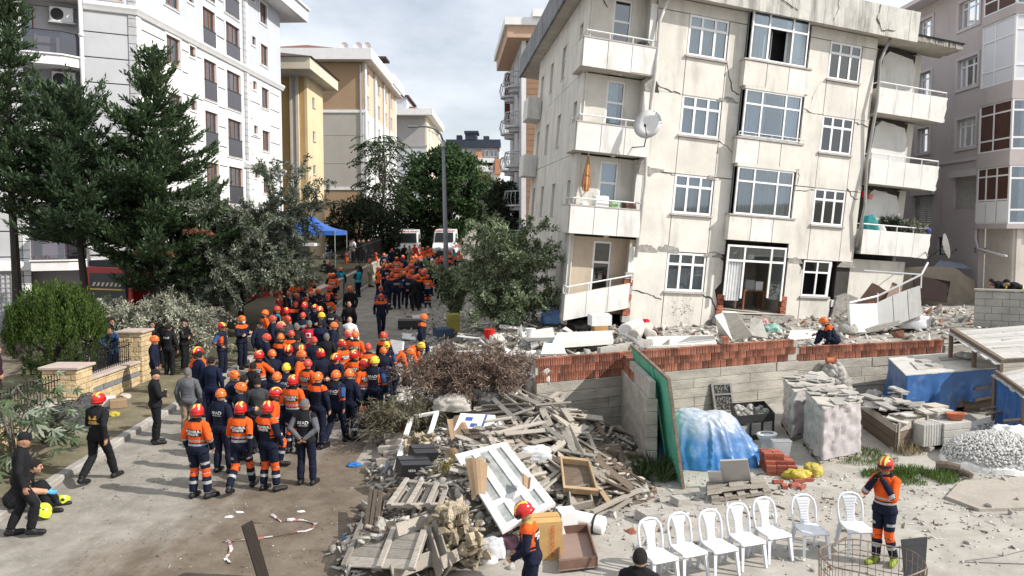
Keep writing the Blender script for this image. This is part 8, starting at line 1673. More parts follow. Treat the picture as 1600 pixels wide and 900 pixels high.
 # kerb blocks
t=empty('kerb_block_stack',G(1485,702),'stack of long pale concrete kerb blocks on a pallet','blocks');b0=G(1485,702);b0.y+=.15;KB=M('pale_kerb_concrete',(.42,.405,.375),.9,.12,3,.4,20,isl=.12);rz=.33
def KF(x,y,z):return b0+Matrix.Rotation(rz,3,'Z') @ Vector((x,y,z))
for z in range(3):m_=MB();m_.box((-.32,-.2,.12+z*.17),(.5,.12,.285+z*.17),KF);bevel(m_.build('kerb_block',KB,t),.012);m_=MB();m_.box((-.32,.125,.12+z*.17),(.5,.45,.285+z*.17),KF);bevel(m_.build('kerb_block',KB,t),.012)
for i in range(7):m_=MB();m_.box((-.85+i*.075,-.15,.12),(-.782+i*.075,.5,.62),KF);bevel(m_.build('kerb_block',KB,t),.008)
for z in range(5):m_=MB();m_.box((-.1,.2,.634+z*.035),(.38,.55,.665+z*.035),KF);m_.build('paving_tile',SLATE,t)
for x in (-.7,-.1,.3):m_=MB();m_.box((x,-.2,0),(x+.12,.5,.11),KF);m_.build('bearer',WOODG,t)
q=KF(.22,.0,.64);pl_=empty('clay_planter',q,'oval terracotta planter on the kerb blocks','planter');m_=MB();m_.lathe([(.13,0),(.19,.15),(.20,.16),(.16,.155),(.12,.05),(.02,.04)],22,lambda x,y,z:q+Vector((x*1.25,y*.75,z)),capt=False);m_.build('bowl',MATS['terracotta'],pl_,smooth=True)
TANT=M('tan_paving_tile',(.48,.42,.33),.9,.1,3,.3,20,isl=.1)
for k,(px,py,l) in enumerate(((1443,655,'left'),(1470,640,'right'))):
 b1=G(px,py+42);b1.y+=.35;t=empty('tile_stack',b1,f'{l} stack of tan paving tiles behind the kerb blocks','tiles')
 for z in range(14):link('paving_tile',ubox(TANT,'paving_tile'),t,(ru(-.01,.01),ru(-.01,.01),.03+z*.05),(0,0,.35+ru(-.03,.03)),(.46,.42,.044))
 # blue tarp stack
BT=M('deep_blue_tarp',(.035,.115,.30),.4,.2,1.6,1.0,2.6,spec=.4,dirt=((.30,.36,.43),.3,1.2));c4=[G(1412,655),G(1560,640),G(1540,605),G(1385,622)];F=quadF(c4);t=empty('covered_stack',c4[0],'long stack under a deep blue tarpaulin with boards on top','tarpaulin');n=34;per=[(i/n,0) for i in range(n)]+[(1,i/n) for i in range(n)]+[(1-i/n,1) for i in range(n)]+[(0,1-i/n) for i in range(n)];m=len(per);V=[];nr=16;hh=1.15
for j in range(nr+1):
 for k,(s,v) in enumerate(per):
  u=j/nr;w=(1-u)**1.2;f=.10*(1-abs(sin(k*.30+2*NZ.noise(Vector((k*.11,5,0))))))**2*w+.05*sin(k*.55+2*NZ.noise(Vector((k*.2,0,0))))*w+.05*NZ.noise(Vector((k*.3,u*3,1)))*w;z=hh*u if not (s>.55 and v<.5) else hh*(.28+.72*u)*1.0;V.append(tuple(F(.5+(s-.5)*(1.0+f*.6),.5+(v-.5)*(1.0+f*1.8),z)-origin_of(t)))
b_=len(V);V+=[tuple(F(s,v,hh+.01)-origin_of(t)) for (s,v) in per];Fq=[(j*m+i,j*m+(i+1)%m,(j+1)*m+(i+1)%m,(j+1)*m+i) for j in range(nr) for i in range(m)];link('tarpaulin',np_mesh('tarpaulin',V,Fq,BT,None,True),t);fbox(F,.02,.98,.03,.97,.15,hh-.03,'stacked_boards',WOODD,t);fbox(F,.0,1.0,.0,1.0,hh-.01,hh+.025,'dusty_top',M('dusty_top_sheet',(.50,.48,.44),.9,.12,2,.4,12,dirt=((.25,.27,.31),.3,2.5)),t)
for i in range(7):fbox(F,.62+.02*R.random(),.97,.02+.0*i,.25,.02+i*.045,.055+i*.045,'board',WOODD,t)
for (s0,s1,v0,v1,l) in ((.15,.42,.2,.6,'dusty thin board on the long blue tarpaulin stack, left'),(.45,.75,.55,.75,'dusty thin board on the long blue tarpaulin stack, right')):m_=MB();m_.box((s0,v0,hh+.03),(s1,v1,hh+.055),F);tag(m_.build('board',SLATE),l,'board')
for (s,v,l) in ((.27,.55,'upper'),(.33,.28,'lower')):o=link('stone_slab',ubox(SLATE,'stone_slab'),None,F(s,v,hh+.075),(0,0,.3),(.34,.28,.06));tag(o,f'{l} square slab lying on the long blue tarpaulin stack','slab')
for i,(s,v) in enumerate(((.66,.6),(.72,.5))):o=link('stone',ROCKS[i],None,F(s,v,hh+.13),(0,0,i),(.36,.34,.26));tag(o,['larger pale stone on the blue tarpaulin stack','smaller pale stone on the blue tarpaulin stack'][i],'stone')
# sheds of boards at the right edge
DUSTB=M('dusty_board_roof',(.43,.42,.395),.92,.14,2,.4,14,isl=.12,dirt=((.3,.27,.235),.35,2))
def shed(label,c4w,th,posts,nb,slabs,seed,tarp=None):
 F=quadF(c4w);t=empty('board_shed',Vector((c4w[0].x,c4w[0].y,gz(c4w[0].y))),label,'shed');rr=random.Random(seed)
 for i in range(nb):fbox(F,i/nb+.002,(i+1)/nb-.002,-.02+rr.uniform(-.02,.02),1.02+rr.uniform(-.02,.02),rr.uniform(-.008,.008),th,'roof_board',DUSTB,t)
 for s,v in posts:p=F(s,v,0);m_=MB();m_.box((p.x-.045,p.y-.045,gz(p.y)),(p.x+.045,p.y+.045,p.z-.02));m_.build('post',WOODD,t)
 fbox(F,0,1,.02,.06,-.10,-.01,'beam',WOODD,t);fbox(F,0,1,.92,.96,-.10,-.01,'beam',WOODD,t);fbox(F,.0,.03,.06,.92,-.10,-.01,'beam',WOODD,t)
 for k in range(9):a,b=rr.uniform(0,.5),rr.uniform(.1,.9);m_=MB();p=F(rr.uniform(.05,.9),rr.uniform(.1,.9),0);m_.tube([Vector((p.x-.6,p.y,gz(p.y)+.1+.07*k)),Vector((p.x+.7,p.y+rr.uniform(-.4,.4),gz(p.y)+.2+.08*k))],.04,4);m_.build('stored_bar',RUSTM,t)
 for i,(s,v,a,w,d) in enumerate(slabs):
  o=link('stone_slab',ubox(SLATE,'stone_slab'),None,F(s,v,th+.03),(0,0,a),(w,d,.045));tag(o,f'pale stone slab lying on the {"large" if tarp is None else "small"} board shed roof','slab',f'slabs on the {"large" if tarp is None else "small"} board shed')
 return F,t
zz_=2.5
c4w=[D(1560,568,21.0),D(1480,518,23.5),D(1640,505,25.0),D(1730,560,21.8)];shed('large low board roofed shed with slabs on top at the right edge',c4w,.03,((.02,.03),(.98,.03),(.5,.03),(.02,.97),(.98,.97),(.02,.5)),14,[(.93,.08,.4,.5,.4),(.93,.16,.4,.5,.4),(.92,.26,.3,.6,.4),(.93,.38,.4,.7,.4),(.92,.52,.4,.7,.45),(.5,.22,.3,.6,.5),(.7,.4,.5,.7,.4),(.72,.42,.3,.6,.4),(.35,.4,.4,.6,.5),(.4,.65,.4,.6,.4),(.2,.3,.4,.5,.4),(.85,.6,.4,.5,.4)],3)
c4w=[D(1600,620,18.6),D(1552,585,20.4),D(1640,568,21.3),D(1700,600,19.3)];F,t=shed('small board roofed shed over blue tarpaulin at the right edge',c4w,.03,((.02,.03),(.98,.03)),8,[(.6,.3,.3,.4,.35)],5,'x')
m_=MB();n=30
for i in range(n):
 for j in range(10):
  w_=lambda i,j:F(1-i/n*1.0,.02+.05*sin(i*.9)*(1-j/10),0)+Vector((0,-.05*sin(i*.7),-.02-1.25*(1-j/10)))
  m_.quad(w_(i,j),w_(i+1,j),w_(i+1,j+1),w_(i,j+1))
m_.build('hanging_tarp',BT,t,smooth=True)
# white gravel
GRV=M('white_gravel',(.50,.49,.465),.85,.12,5,.3,20,isl=.22);pebs=[rock(60+i,rough=.35) for i in range(3)]
rrs=NRS(9);gV,gF=[],[];base_v=np.array([v.co[:] for v in pebs[0].vertices]);small=bmesh.new();bmesh.ops.create_icosphere(small,subdivisions=1,radius=.5);bv=np.array([v.co[:] for v in small.verts]);bf=np.array([[v.index for v in f.verts] for f in small.faces]);small.free()
gA,gB=G(1565,735),G(1545,668)
def gh(x,y):
 d1=max(0,1-((x-gA.x-.35)/1.25)**2-((y-gA.y-.6)/1.0)**2);d2=max(0,1-((x-gB.x-.5)/1.5)**2-((y-gB.y-.2)/.9)**2);return max(.62*sqrt(d1),.42*d2)
m_=MB();nx=40;X0,Y0=gA.x-1.3,gA.y-.8
for j in range(nx):
 for i in range(nx):x,y=X0+4.6*i/(nx-1),Y0+4.0*j/(nx-1);m_.v.append((x,y,gz(y)+gh(x,y)-.03))
m_.f=[(j*nx+i,j*nx+i+1,(j+1)*nx+i+1,(j+1)*nx+i) for j in range(nx-1) for i in range(nx-1)];m_.m=[0]*len(m_.f);gr_=empty('gravel_heap',(gA.x,gA.y,gz(gA.y)),'heap of white gravel spilling from a big white bag at the right edge','gravel');m_.build('gravel_base',GRV,gr_,smooth=True)
N=5200;xs,ys=rrs.uniform(X0,X0+4.4,N*2),rrs.uniform(Y0,Y0+3.8,N*2);hs_=np.array([gh(a,b) for a,b in zip(xs,ys)]);k=np.where(hs_>.03)[0][:N];V=[];Fs=[]
for q,i in enumerate(k):
 s=rrs.uniform(.045,.085);A=Euler(tuple(rrs.uniform(0,6,3))).to_matrix();V.append((bv*np.array([s,s*rrs.uniform(.6,1),s*rrs.uniform(.6,.9)])) @ np.array(A).T+np.array([xs[i],ys[i],gz(ys[i])+hs_[i]]));Fs.append(bf+q*len(bv))
tag(link('gravel',np_mesh('gravel',np.concatenate(V)-np.array(gr_.location),np.concatenate(Fs),GRV),gr_),kind='stuff')
m_=MB()
for i in range(24):
 a0,a1=pi*.75+i/24*pi*1.0,pi*.75+(i+1)/24*pi*1.0;P0=lambda a,h,r:Vector((gA.x+.35+1.27*r*cos(a),gA.y+.6+1.02*r*sin(a),gz(gA.y)+h+.03*sin(a*9)))
 m_.quad(P0(a0,-.02,1.03),P0(a1,-.02,1.03),P0(a1,.09,1.0),P0(a0,.09,1.0));m_.quad(P0(a0,.09,1.0),P0(a1,.09,1.0),P0(a1,.13,.95),P0(a0,.13,.95))
m_.build('bag_rim',PVCD,gr_,smooth=True);bag('bag_mouth','crumpled white big bag mouth lying on the gravel heap',Vector((gA.x+.9,gA.y+1.0,gz(gA.y)+.45)),(.9,.5,.4),PVCD,44,'bag',.35)
for (a,b,r,l) in (((1462,728),(1500,733),.11,'thick weathered log lying on the yard near the kerb blocks'),((1500,738),(1518,744),.07,'short dark log on the yard in front of the thick log')):p,q=G(*a,r),G(*b,r);m_=MB();m_.tube([p,p.lerp(q,.5)+Vector((0,0,.02)),q],[r,r*1.05,r*.9],9);tag(m_.build('log',WOODD),l,'log')
# raised slab at the right
pd=[G(1478,780),G(1530,800),G(1600,798),G(1680,790),G(1660,745),G(1560,752),G(1500,757)];m_=MB();m_.prism([q+Vector((0,0,-.05)) for q in pd],Vector((0,0,.11)));tag(m_.build('concrete_pad',M('pad_concrete',(.36,.325,.28),.92,.15,1.5,.4,16,dirt=((.25,.21,.17),.4,1.4))),kind='structure')
# litter over the yard
for i in range(190):
 px,py=ru(930,1600),ru(742,895)
 if R.random()<.5:px,py=R.gauss(985,40),R.gauss(800,28)
 if py<745:continue
 p=G(px,py);m=R.choice([RCON,RCON,WCON,RCON,RCON,BRICK]);s=R.choice([.03,.04,.05,.06,.09]) if R.random()<.93 else .16;o=link('rubble_chip',R.choice(CHK[m.name]),None,p+Vector((0,0,s*.2)),(ru(0,6),ru(0,6),ru(0,6)),(s*1.4,s,s*.6));wh='at the foot of the board heap' if px<1050 else ('among the plastic chairs' if px<1350 else 'on the open yard at the right');tag(o,'small chip of rubble '+wh,'rubble','rubble chips '+wh)
for i in range(26):
 px,py=ru(930,1420),ru(745,850);p=G(px,py,.015);a=ru(0,3);L_=ru(.08,.28);plank(p,p+Vector((cos(a)*L_,sin(a)*L_,.01)),ru(.02,.06),.018,R.choice((WOODD,WOODG)),'small splinter of wood lying on the pale yard','wood splinters on the yard','wood_splinter','splinter')
for (px,py,s,l) in ((1062,782,.22,'grey concrete block on the yard left of the pallet'),(1012,806,.28,'grey broken lump on the yard below the boards')):o=link('concrete_lump',ubox(RCON,'concrete_lump'),None,G(px,py,s*.3),(.1,.1,.6),(s*1.3,s,s*.6));tag(o,l,'concrete lump')
for i in range(70):
 px,py=ru(200,620),ru(640,895);p=G(px,py);s=ru(.012,.04);o=link('rubble_chip',R.choice(CHK[RCON.name]),None,p,(ru(0,6),0,ru(0,6)),(s*1.4,s,s*.5));tag(o,'small stone chip lying on the muddy road','rubble','stone chips on the road')
 # ---------------------------------------------------------------- chairs
def chair_meshes():
 PL=M('white_plastic',(.66,.675,.71),.35,.03,2,0,spec=.5);out=[]
 m_=MB();n=10  # seat, front towards -y
 zf=lambda s,v:.43+.025*(v-.5)**2*4*(v>.5)-.02*sin(pi*s)*sin(pi*v)-.03*max(0,.12-v)/.12
 for h in (0,-.022):
  b=len(m_.v)
  for j in range(n+1):
   for i in range(n+1):s,v=i/n,j/n;w=.22-.03*v;m_.v.append(((s-.5)*2*w,-.21+.42*v,zf(s,v)+h))
  fs=[(b+j*(n+1)+i,b+j*(n+1)+i+1,b+(j+1)*(n+1)+i+1,b+(j+1)*(n+1)+i) for j in range(n) for i in range(n)];m_.f+=fs if h==0 else [tuple(reversed(f)) for f in fs];m_.m+=[0]*len(fs)
 K=(n+1)**2;per=[i for i in range(n+1)]+[(n+1)*j+n for j in range(1,n+1)]+[n*(n+1)+i for i in range(n-1,-1,-1)]+[(n+1)*j for j in range(n-1,0,-1)];m_.f+=[(per[i],per[i]+K,per[(i+1)%len(per)]+K,per[(i+1)%len(per)]) for i in range(len(per))];m_.m+=[0]*len(per);out.append(('seat',m_.mesh('seat',PL,True)))
 bk=lambda x,z:(x,.185+.20*(z-.43)+.05*(z-.43)**2-.25*x*x,z)
 m_=MB();pts=[(-.19,.40),(-.205,.55),(-.21,.70),(-.19,.80),(-.14,.865),(-.07,.89),(0,.895),(.07,.89),(.14,.865),(.19,.80),(.21,.70),(.205,.55),(.19,.40)];m_.tube([bk(*p) for p in pts],.021,8);out.append(('back_frame',m_.mesh('back_frame',PL,True)))
 m_=MB();rows=[(.43,.085),(.50,.075),(.58,.075),(.66,.082),(.74,.10),(.81,.13),(.86,.15)]
 for z,w in rows:
  for k in range(7):x=-w+2*w*k/6;p=bk(x,z);m_.v.append((p[0],p[1]-.008,p[2]));
 b=len(m_.v);m_.v+=[(x,y+.012,z) for x,y,z in m_.v[:]];R7=len(rows)
 for j in range(R7-1):
  for k in range(6):a=j*7+k;m_.f+=[(a,a+1,a+8,a+7),(b+a+7,b+a+8,b+a+1,b+a)];m_.m+=[0,0]
  m_.f+=[(j*7,j*7+7,b+j*7+7,b+j*7),(j*7+13,j*7+6,b+j*7+6,b+j*7+13)];m_.m+=[0,0]
 o=m_.mesh('back_splat',PL,True);out.append(('back_splat',o))
 m_=MB()
 for j in range(9):z=.47+j*.042;w=.07+max(0,z-.62)*.28;m_.box((-w*.9,bk(0,z)[1]-.016,z),(w*.9,bk(0,z)[1]-.006,z+.022))
 tag_me=m_.mesh('slat_ribs',PL);out.append(('slat_ribs',tag_me))
 for (x,y) in ((-1,-1),(1,-1),(-1,1),(1,1)):
  m_=MB();t0=Vector((x*.195,-.185 if y<0 else .165,.425));t1=Vector((x*.225,-.235 if y<0 else .255,0));
  for (dx,dy,w,d) in ((0,0,.052,.014),(-x*.019,.022 if y<0 else -.022,.014,.05)):p=lambda c,s:[c+Vector((a*w*s/2+dx*s,b*d*s/2+dy*s,0)) for a,b in ((-1,-1),(1,-1),(1,1),(-1,1))];m_.hexa(p(t1,.72)+p(t0,1.15))
  out.append(('leg',m_.mesh('leg',PL)))
 return out
CH=chair_meshes();CL_=['leftmost white plastic chair of the row, half behind the dark haired man','second white plastic chair from the left in the row','third white plastic chair from the left in the row','fourth white plastic chair, in the middle of the row','fifth white plastic chair from the left, turned slightly right','sixth white plastic chair, standing apart from the left five','rightmost white plastic chair, next to the standing rescuer']
def bag_tag(o):return o
for i,(px,py,rz) in enumerate(((1028,910,.42),(1074,900,.42),(1122,894,.40),(1165,882,.36),(1206,871,.34),(1265,866,.16),(1336,862,.06))):
 t=empty('plastic_chair',G(px,py),CL_[i],'chair','white plastic chairs in a row',rz)
 for n,me in CH:o=link(n,me,t);(tag(o,kind='stuff') if n=='slat_ribs' else None)
 # wire cage and dark chair at the bottom
c=gp(4.86,10.95);t=empty('wire_basket',c,'round rusty wire mesh cage at the bottom edge around the boots','wire cage');n=40;wi=MB()
for i in range(n):a=2*pi*i/n;wi.tube([c+Vector((.66*cos(a),.62*sin(a),0)),c+Vector((.68*cos(a),.64*sin(a),.92+.02*sin(5*a)))],.0048,4)
tag(wi.build('upright_wires',RUSTM,t),kind='stuff')
for k,z in enumerate((.05,.3,.55,.78,.93)):m_=MB();m_.tube([c+Vector((.67*cos(2*pi*i/n),.63*sin(2*pi*i/n),z+.02*sin(10*pi*i/n))) for i in range(n+1)],.007 if k<4 else .011,4,cap=False);m_.build('hoop',RUSTM,t)
p=D(1425,893,11.3);t=empty('dark_chair',Vector((p.x,11.3,gz(11.3))),'dark grey folding chair back at the bottom edge beside the wire cage','chair');DG_=M('dark_grey_plastic',(.07,.072,.078),.5,.1,4,0)
fr_=[Vector((p.x-.17,11.3,1.50)),Vector((p.x+.17,11.25,1.56)),Vector((p.x+.13,11.2,1.05)),Vector((p.x-.14,11.25,1.05))];F=quadF(fr_);fbox(F,0,1,0,.2,-.015,.015,'back_rail',DG_,t);fbox(F,0,1,.2,1,-.012,.012,'back_panel',DG_,t);fbox(F,0,1,1,1.5,-.02,.02,'seat',DG_,t);fbox(F,.02,.1,1.5,2.2,-.015,.015,'leg',DG_,t);fbox(F,.9,.98,1.5,2.2,-.015,.015,'leg',DG_,t)
# cable on the yard
m_=MB();m_.tube([G(1500,877,.008),G(1560,870,.008),G(1610,858,.008),G(1660,820,.008)],.008,4);m_.tube([G(1500,878,.008),G(1620,882,.008)],.006,4);tag(m_.build('cable',BLACKM),'thin dark cable lying across the yard at the lower right','cable')
# ---------------------------------------------------------------- road things
TAPEW=M('dirty_tape',(.50,.46,.44),.6,.2,4,.1);TAPER=M('faded_red_tape',(.42,.13,.12),.6,.2,4,.1)
def ribbon(label,pts,w,seed):
 rr=random.Random(seed);t=empty('barrier_tape',G(*pts[0]),label,'barrier tape','red and white barrier tape on the road');P3=[G(*p) for p in pts];fine=[]
 for i in range(len(P3)-1):fine+=[P3[i].lerp(P3[i+1],k/4) for k in range(4)]
 fine.append(P3[-1]);ms=(MB(),MB())
 for i in range(len(fine)-1):
  a,b=fine[i],fine[i+1];d=(b-a).normalized();s=d.cross(Vector((0,0,1)))*w*.5*rr.uniform(.5,1.1);z0,z1=.012+.02*abs(sin(i*1.7)),.012+.02*abs(sin((i+1)*1.7));m=MB();m.quad(a-s+Vector((0,0,z0)),b-s+Vector((0,0,z1)),b+s+Vector((0,0,z1+.02*sin(i))),a+s+Vector((0,0,z0+.02*sin(i))));m.build('tape_length',(TAPEW,TAPER,TAPEW,TAPEW)[i%4],t)
ribbon('crumpled red and white tape end hanging toward the bottom of the road',[(346,848),(358,846),(362,862),(352,874),(360,882)],.06,1);ribbon('red and white tape stretched across the road behind the wooden stake',[(352,848),(385,845),(440,838),(488,828),(494,820),(475,815),(440,816),(424,806)],.05,2)
LIMEM=HLIM
def helmet_on_ground(px,py,label,rot):o=empty('rescue_helmet',G(px,py,.09),label,'helmet');o.rotation_euler=rot;q=link('shell',HATS['climb'],o);s=q.material_slots[0];s.link='OBJECT';s.material=LIMEM;o.scale=(1.25,)*3
helmet_on_ground(98,778,'lime helmet lying upturned beside the gloved hand',(2.6,.2,.5));helmet_on_ground(66,803,'lime helmet lying by the boot of the striding police officer',(.2,.4,.9))
sit_o=[o for o in bpy.data.objects if o.get('label','').startswith('police officer in short')][0]
for (px,py,l) in ((553,728,'crumpled blue glove on the road'),(545,846,'blue plastic scrap by the crate lid')):bag('blue_scrap',l,G(px,py),(.26,.18,.10),M('bright_blue_plastic',(.03,.16,.45),.5,.2,5,.3),px,'scrap',.4)
for i,(px,py) in enumerate(((374,801),(358,808),(470,800),(505,690),(572,690),(455,812))):bag('paper_scrap',['white paper scrap on the muddy road, upper of the left two','white paper scrap on the muddy road, lower of the left two','white paper scrap right of the stake','white paper scrap at the feet of the crowd','white paper scrap by the sawn timbers','white paper scrap just above the tape'][i],G(px,py),(.14,.08,.03),WHITEC,90+i,'paper',.5,10)
# bags by the garden wall
DUF=M('dark_luggage_cloth',(.055,.057,.062),.75,.2,5,.3,20)
def box_bag(label,P,size,rz,name,mat=DUF):
 t=empty(name,P,label,'bag',None,rz);x,y,z=size;m_=MB();m_.box((-x/2,-y/2,0),(x/2,y/2,z));o=link('body',m_.mesh('body',mat),t);bevel(o,.06,3);m_=MB();m_.box((-x*.36,-y/2-.06,z*.12),(x*.36,-y/2+.01,z*.6));bevel(link('pocket',m_.mesh('pocket',mat),t),.03,2)
 for s in (-1,1):m_=MB();m_.tube([(s*x*.25,-y/2-.02,z*.7),(s*x*.25,-y*.3,z+.05),(s*x*.25,y*.3,z+.05)],.018,5);link('strap',m_.mesh('strap',BLACKM),t)
 m_=MB();m_.tube([(-.1,0,z),(-.08,0,z+.06),(.08,0,z+.06),(.1,0,z)],.014,5);link('handle',m_.mesh('handle',BLACKM),t)
box_bag('large grey black wheeled duffel bag against the low stone wall',G(108,672,.11),(.95,.55,.62),1.2,'duffel_bag');box_bag('black backpack lying in front of the duffel bag',G(82,690,.11),(.46,.3,.34),.9,'backpack',M('black_pack_cloth',(.025,.025,.027),.7,.2,5,.3,20));box_bag('smaller dark bag on top beside the red tool',G(135,648,.11),(.5,.4,.5),1.0,'duffel_bag')
carton('open brown carton on the verge by the stone wall',G(185,636,.11),(.42,.32,.2),.5,CARD);carton('white carton beside the brown carton on the verge',G(168,634,.11),(.36,.3,.22),.2,PAPERW)
plank(G(122,640,.12),G(124,610,.75),.06,.05,M('red_orange_paint',(.5,.08,.02),.5,.1,3,0),'red orange tool handle standing beside the dark bags',name='tool_handle',cat='tool')
bag('yellow_bag','small yellow bag in front of the cartons on the verge',G(178,650,.1),(.3,.22,.16),MATS['yellow_plastic'],71,'bag',.3);bag('grey_bag','small grey bundle by the stone pillar foot',G(196,622,.1),(.3,.26,.18),KHAKI,72,'bundle',.3)
# ---------------------------------------------------------------- rubble round the leaning block
RG='rubble chunks behind the brick wall'
cnt=0
while cnt<115:
 px=ru(815,1480);py=ru(505,556)-(px-820)/660*18
 p=S(px,py)
 if p.x>.3 and p.y<wall_y(p.x)+.2 or p.y>36:continue
 m=R.choice([RCON,WCON,WCON,RCON,BRICK]);s=R.choice([.1,.15,.2,.3,.4]);o=link('rubble_chunk',R.choice(CHK[m.name]),None,p+Vector((0,0,s*.15)),(ru(0,6),ru(0,6),ru(0,6)),(s*ru(1,2),s*ru(.8,1.4),s*.7));wh='below the fallen left balcony' if px<970 else ('under the left ground floor window' if px<1110 else ('in front of the opened room' if px<1230 else 'beside the fallen right balcony'));tag(o,'chunk of plaster, brick or concrete '+wh,'rubble','rubble '+wh);cnt+=1
cnt=0
while cnt<120:
 px=ru(622,850);py=ru(478,600)
 if px<640+(py-480)*-.05 or px<700 and py>565:continue
 p=S(px,py);m=R.choice([RCON,WCON,RCON]);s=R.choice([.08,.12,.18,.26,.4]);o=link('rubble_chunk',R.choice(CHK[m.name]),None,p+Vector((0,0,s*.12)),(ru(0,6),ru(0,6),ru(0,6)),(s*ru(1,2),s,s*.55));wh='on the street edge near the lamp post' if py<520 else ('on the street edge behind the cut branches' if px<740 else 'under the grey green leafy tree');tag(o,'chunk of plaster or concrete '+wh,'rubble','rubble '+wh);cnt+=1
for i in range(60):
 px,py=ru(640,850),ru(485,575);p=S(px,py,.08);a=ru(0,3.1);L_=ru(.4,1.3);q=p+Vector((cos(a)*L_,sin(a)*L_*.6,ru(-.1,.25)));plank(p,q,ru(.06,.3),ru(.02,.06),R.choice((PVCD,RCON,WOODG,WOODD,WCON)),'broken strip or slat tossed on the rubble '+('near the lamp post' if px<720 else 'under the leafy tree'),'strips on the rubble '+('near the lamp post' if px<720 else 'under the leafy tree'),'broken_strip','strip',ru(-.6,.6))
def slab(cs,th,mat,l,cat='slab',name='broken_slab'):fbx(cs,th,name,mat,l,cat)
slab([S(823,533,.25),S(868,532,.25),S(864,516,.32),S(822,522,.30)],.10,WCON,'thick white topped slab at the left end of the brick wall');slab([S(862,545,.2),S(958,538,.22),S(955,524,.25),S(870,528,.25)],.16,WCON,'long pale broken floor slab behind the brick wall');slab([S(845,556,.2),S(885,555,.2),S(880,540,.35),S(850,538,.35)],.06,WCON,'tilted white sheet behind the left end of the brick wall')
slab([S(1010,545,.05),S(1120,540,.05),S(1115,527,.1),S(1010,530,.1)],.08,WCON,'flat pale slab below the middle windows');slab([S(1148,530,.1),S(1178,526,.1),S(1150,487,1.1),S(1128,486,1.15)],.05,PVCD,'tall white panel leaning against the opened room');slab([S(1125,528,.1),S(1145,530,.1),S(1130,488,1.0),S(1118,492,.95)],.05,WCON,'second pale panel leaning behind the tall white panel');slab([S(1170,525,.15),S(1200,530,.1),S(1190,500,.6),S(1172,497,.65)],.04,RCON,'grey sheet leaning right of the tall white panel');slab([S(1230,532,.05),S(1300,528,.05),S(1295,517,.1),S(1235,519,.1)],.07,WCON,'flat pale slab under the small racked window')
ROLLM=M('rolled_carpet',(.52,.47,.42),.9,.15,5,.4,20)
for (a,b,r,m,l) in (((978,517),(998,509),.26,WSACK,'white rolled mattress at the foot of the leaning block'),((990,524),(1012,512),.2,ROLLM,'beige rolled carpet beside the white mattress roll'),((1004,516),(1018,524),.18,ROLLM,'second beige roll beside the mattress roll')):
 p,q=S(*a,r),S(*b,r);m_=MB();Rm=frame_between(p,q);L_=(q-p).length;m_.lathe([(.02,.02),(r*.3,0),(r*.5,.03),(r*.7,0),(r,.02),(r,L_),(r*.7,L_+.02),(.02,L_)],18,lambda x,y,z:p+Rm @ Vector((z,x,y)));tag(m_.build('rolled_bedding',m,smooth=True),l,'roll')
bag('plastic_bag','clear plastic bag full of things under the fallen balcony',S(934,492,.35),(.95,.7,.6),PLASTIC,101);bag('plastic_bag','pale plastic sack on top under the fallen balcony',S(935,480,.7),(.9,.5,.36),WSACK,102,'sack');bag('black_bag','black rubbish bag below the fallen left balcony',S(910,514,.05),(.8,.6,.45),BAGK,103);carton('white box standing under the fallen left balcony',S(937,508,.3),(.7,.5,.36),.2,PAPERW,name='white_box');carton('small brown carton under the white box',S(937,516,.05),(.5,.4,.26),.2,MATS['brown_carton'])
bag('red_cloth','dark red clothes heaped under the fallen left balcony',S(912,492,.3),(.5,.4,.5),M('dark_red_cloth',(.2,.03,.04),.9,.3,6,.3),104,'clothes');bag('red_ball','red cushion by the rolled bedding',S(1009,505,.35),(.26,.26,.22),REDC,105,'cushion',.1);m_=MB();p=S(953,510);m_.tube([p,p+Vector((.02,0,1.05))],.11,8);tag(m_.build('dark_roll',NAVY_),'dark blue cloth roll standing under the fallen left balcony','roll')
bag('blue_sheet','blue plastic sheet at the foot of the leaning block by the leafy tree',S(865,505,.1),(.9,.5,.7),M('light_blue_plastic',(.12,.22,.42),.6,.15,4,.3),106,'sheet',.3);bag('teal_cloth','teal cloth on the rubble behind the brick wall',S(865,545,.1),(.5,.3,.3),TEALC,107,'cloth',.4);bag('teal_cloth','pale teal cloth in front of the opened room',S(1205,518,.2),(.5,.4,.35),M('pale_teal_cloth',(.25,.42,.36),.9,.2,5,.3),108,'cloth',.4);bag('pink_cloth','pale pink cloth in front of the opened room',S(1192,507,.3),(.35,.3,.3),M('pink_cloth',(.55,.3,.3),.9,.15,5,.3),109,'cloth',.4)
m_=MB();p=S(829,526,.35);m_.lathe([(.11,0),(.15,.24),(.16,.25),(.13,.25)],14,lambda x,y,z:p+Vector((x,y,z)));tag(m_.build('white_bucket',WHITE),'white bucket on the slab at the left end of the wall','bucket');m_=MB();p=S(765,530,.1);m_.lathe([(.14,0),(.2,.32),(.21,.34),(.18,.34)],14,lambda x,y,z:p+Vector((x,y,z)));tag(m_.build('red_bucket',REDV),'red bucket on the rubble under the leafy tree','bucket')
for i in range(9):p=S(945+i*8,548-i*1.5,.2);o=link('concrete_block',ubox(RCON,'concrete_block'),None,p,(0,ru(-.1,.1),.4),(.38,.2,.19));tag(o,'grey hollow concrete block resting on the brick wall line','block','grey blocks above the brick wall')
m_=MB();m_.tube([S(972,522,.3),S(990,530,.35),S(1003,545,.35)],.05,7);tag(m_.build('bent_pipe',METAL),'bent grey pipe below the rolled bedding','pipe')
